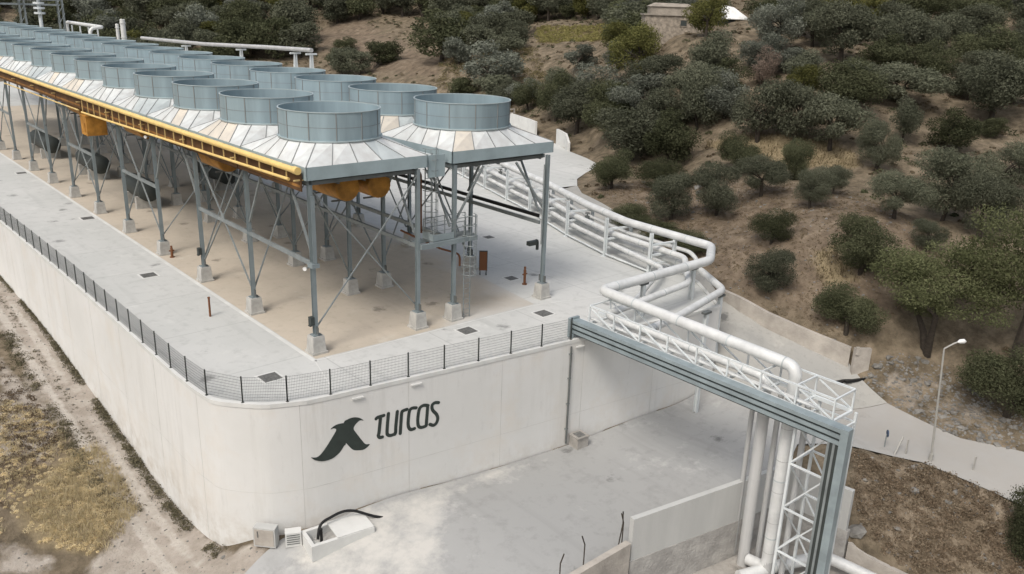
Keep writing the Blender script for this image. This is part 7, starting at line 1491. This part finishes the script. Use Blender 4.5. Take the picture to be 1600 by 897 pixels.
# ---- low growth -----------------------------------------------------------
def tufts(name, pts, h, spread, per, m, label, w=.02, hv=.5):
    """tufts of narrow upright blades; pts (n,2)"""
    n = len(pts)*per; base = np.repeat(pts, per, 0)+NP.normal(0, spread, (n, 2)); z = gsurf(base[:, 0], base[:, 1])
    hh = h*NP.uniform(1-hv, 1+hv, n); a = NP.uniform(0, 2*PI, n); lean = NP.normal(0, .45, (n, 2))*hh[:, None]; ww = w*NP.uniform(.6, 1.5, n)
    dx, dy = np.cos(a)*ww, np.sin(a)*ww
    v0 = np.stack([base[:, 0]-dx, base[:, 1]-dy, z-.03], -1); v1 = np.stack([base[:, 0]+dx, base[:, 1]+dy, z-.03], -1); v2 = np.stack([base[:, 0]+lean[:, 0], base[:, 1]+lean[:, 1], z+hh], -1)
    co = np.stack([v0, v1, v2], 1).reshape(-1, 3); me = bpy.data.meshes.new(name); me.vertices.add(3*n); me.vertices.foreach_set('co', co.astype(np.float32).ravel())
    me.loops.add(3*n); me.loops.foreach_set('vertex_index', np.arange(3*n, dtype=np.int32)); me.polygons.add(n); me.polygons.foreach_set('loop_start', np.arange(0, 3*n, 3, dtype=np.int32)); me.update()
    cl = np.repeat(NP.uniform(-.25, .25, len(pts)), per); at = me.attributes.new('tint', 'FLOAT', 'FACE'); at.data.foreach_set('value', np.clip(.5+cl+.2*NP.standard_normal(n), 0, 1).astype(np.float32))
    me.materials.append(m); o = bpy.data.objects.new(name, me); COL.objects.link(o); tag(o, label, 'plants', kind='stuff'); return o
def scrub(name, pts, h, per, m, label, size=.06, sz=None):
    n = len(pts)*per; rad = np.repeat(h*NP.uniform(.5, 1.4, len(pts)), per); d = NP.standard_normal((n, 3)); d /= np.linalg.norm(d, axis=1)[:, None]; d[:, 2] = np.abs(d[:, 2])*.8
    c = np.repeat(np.column_stack([pts, gsurf(pts[:, 0], pts[:, 1])-.02]), per, 0)+d*(rad*NP.uniform(.3, 1, n)**.5)[:, None]
    nr = d+.9*NP.standard_normal((n, 3)); nr /= np.linalg.norm(nr, axis=1)[:, None]; cl = np.repeat(NP.uniform(-.3, .3, len(pts)), per)
    me = leaf_mesh(name, c, nr, size, .5+cl+.2*NP.standard_normal(n), m, .45); o = bpy.data.objects.new(name, me); COL.objects.link(o); tag(o, label, 'plants', kind='stuff'); return o
def in_polys(polys, n, excl=True):
    out = []
    ar = [abs(sum(p[i][0]*p[(i+1) % len(p)][1]-p[(i+1) % len(p)][0]*p[i][1] for i in range(len(p))))/2 for p in polys]
    for p, a_ in zip(polys, ar):
        k = max(4, int(n*a_/sum(ar))); P = np.array(p); q = NP.uniform(P.min(0), P.max(0), (k*8, 2)); q = q[inside(q[:, 0], q[:, 1], p)][:k]; out.append(q)
    return np.concatenate(out)
def off_roads(q): return q[~(inside(q[:, 0], q[:, 1], LOWER_ROAD) | inside(q[:, 0], q[:, 1], UPPER_ROAD) | inside(q[:, 0], q[:, 1], YARD))]
def line_pts(poly, n, w, gap=.35):
    t = np.sort(NP.uniform(0, 1, n)); P = np.array(poly, float); seg = np.hypot(*np.diff(P, axis=0).T); cs = np.append(0, np.cumsum(seg))/seg.sum()
    x = np.interp(t, cs, P[:, 0]); y = np.interp(t, cs, P[:, 1]); keep = np.sin(t*seg.sum()*1.1)+np.sin(t*seg.sum()*.37+1)*.8 > -1+gap
    return np.column_stack([x, y])[keep]+NP.normal(0, w, (keep.sum(), 2))
# loose stones as one cover each
def stones(name, pts, s, label, m):
    import bmesh
    bm = bmesh.new(); bmesh.ops.create_icosphere(bm, subdivisions=1, radius=1); base = np.array([v.co[:] for v in bm.verts]); fc = np.array([[v.index for v in f.verts] for f in bm.faces]); bm.free()
    n = len(pts); sc = s*NP.lognormal(0, .55, n); z = gsurf(pts[:, 0], pts[:, 1]); ang = NP.uniform(0, 2*PI, n); k = len(base)
    V = base[None]*NP.uniform(.6, 1.3, (n, k, 1))*sc[:, None, None]*np.array([1, .8, .6]); ca, sa = np.cos(ang)[:, None], np.sin(ang)[:, None]
    X = V[..., 0]*ca-V[..., 1]*sa+pts[:, :1]; Y = V[..., 0]*sa+V[..., 1]*ca+pts[:, 1:2]; Z = V[..., 2]+z[:, None]
    mb = bpy.data.meshes.new(name); mb.from_pydata(np.stack([X, Y, Z], -1).reshape(-1, 3).tolist(), [], (fc[None]+(np.arange(n)*k)[:, None, None]).reshape(-1, 3).tolist()); mb.materials.append(m)
    o = bpy.data.objects.new(name, mb); COL.objects.link(o); tag(o, label, 'stones', kind='stuff')
scrub('wall_foot_weeds', line_pts([(-6.75,44),(-6.65,20),(-6.7,8),(-6.75,0),(-6.6,-2.4)], 900, .1, -.1), .30, 26, L['weed'], 'brown-green weeds growing along the foot of the left wall', .05)
scrub('track_weeds', line_pts(DATA['TRACKLINE'], 240, .25, .2), .3, 26, L['weed'], 'weeds along the left edge of the dirt track', .055)
scrub('track_middle_weeds', line_pts([(-7.9,36),(-7.9,20),(-8,10),(-7.9,4)], 190, .14, .5), .13, 16, L['weed'], 'sparse low weeds in the middle of the dirt track', .04)
tufts('straw_grass', np.concatenate([in_polys(REG['straw'][:1], 520)+NP.normal(0, .25, (1, 2)), in_polys(REG['scrub'][1:], 130)]), .20, .13, 26, L['straw'], 'pale straw grass on the mound at lower left', .014, .7)
scrub('straw_clumps', in_polys(REG['straw'][:1]+REG['scrub'][1:], 520), .17, 110, L['straw'], 'matted straw clumps on the bank at lower left', .026)
tufts('terrace_grass', off_roads(in_polys(REG['straw'][1:], 1300)), .22, .4, 12, leaf_mat('terrace_blades', (.12, .095, .055), (.27, .22, .13), .3), 'dry straw grass on the terraces of the hillside', .03)
scrub('left_bank_scrub', in_polys([REG['scrub'][1], REG['gravel'][3]], 260), .3, 30, L['scrub'], 'dry brown scrub on the bank at lower left', .05)
scrub('pale_bank_scrub', off_roads(in_polys(REG['scrub'][:1], 380)), .28, 46, leaf_mat('pale_scrub', (.17, .13, .09), (.38, .31, .22)), 'paler dry brush tufts on the bank at lower right', .05)
stones('bank_stones', off_roads(in_polys(REG['scrub'][:1], 260)), .06, 'stones among the scrub on the bank at lower right', M['rock'])
scrub('bank_scrub', off_roads(in_polys(REG['scrub'][:1], 270)), .38, 60, L['scrub'], 'dense dry brown scrub covering the bank at lower right', .05)
sl_ = off_roads(in_polys(REG['slope'], 3600)); scrub('slope_tufts', sl_[sl_[:, 0] > 28], .13, 14, L['tuft'], 'small dry tufts scattered over the brown slope', .045)
big = NP.uniform((30, -45), (130, 200), (8000, 2)); big = off_roads(big); big = big[(big[:, 0] > 36) | (big[:, 1] < -15)]; big = big[edge_dist(big[:, 0], big[:, 1], YARD) > 1.5]
sm_ = np.zeros(len(big), bool)
for p in REG['slope']+REG['straw']+REG['bare']+REG['gravel']: sm_ |= inside(big[:, 0], big[:, 1], p)
scrub('hillside_undergrowth', big[~sm_][::4], .6, 60, L['dark'], 'dark low bushes filling the ground between the hillside trees', .12)
scrub('dry_undergrowth', big[~sm_][1::2], .42, 36, L['tuft'], 'dry brown brush between the hillside trees', .11)
fld = in_polys(REG['straw'][2:3], 500); scrub('field_grass', fld, .6, 40, leaf_mat('field_leaves', (.12, .115, .04), (.27, .24, .10)), 'yellow-green tall grass in the field beyond the thicket', .12)
gr = in_polys([[(62,60),(66,66),(72,90),(80,98),(92,86),(78,66),(70,56)]], 420); scrub('yellow_brush', off_roads(gr), .8, 40, leaf_mat('yellow_brush_leaves', (.12, .105, .05), (.28, .235, .13)), 'yellowish dry brush on the bank behind the right row of coolers', .12)
stones('rubble', off_roads(in_polys(REG['gravel'][:1], 1100)), .07, 'grey rubble strewn over the slope above the side road', M['rock'])
stones('track_stones', off_roads(in_polys(REG['gravel'][1:3], 1300)), .028, 'small stones on the dirt track at the wall foot', M['rock'])
stones('slope_stones', off_roads(in_polys(REG['slope'], 900)), .055, 'small stones on the brown slope', M['rock'])
dbr = line_pts([(-1,-5.9),(4,-6.1),(9,-6.5),(12.5,-7),(17,-7.6)], 260, .18, .3); stones('wall_foot_debris', dbr, .03, 'crumbs of concrete along the foot of the front wall', M['conc'])
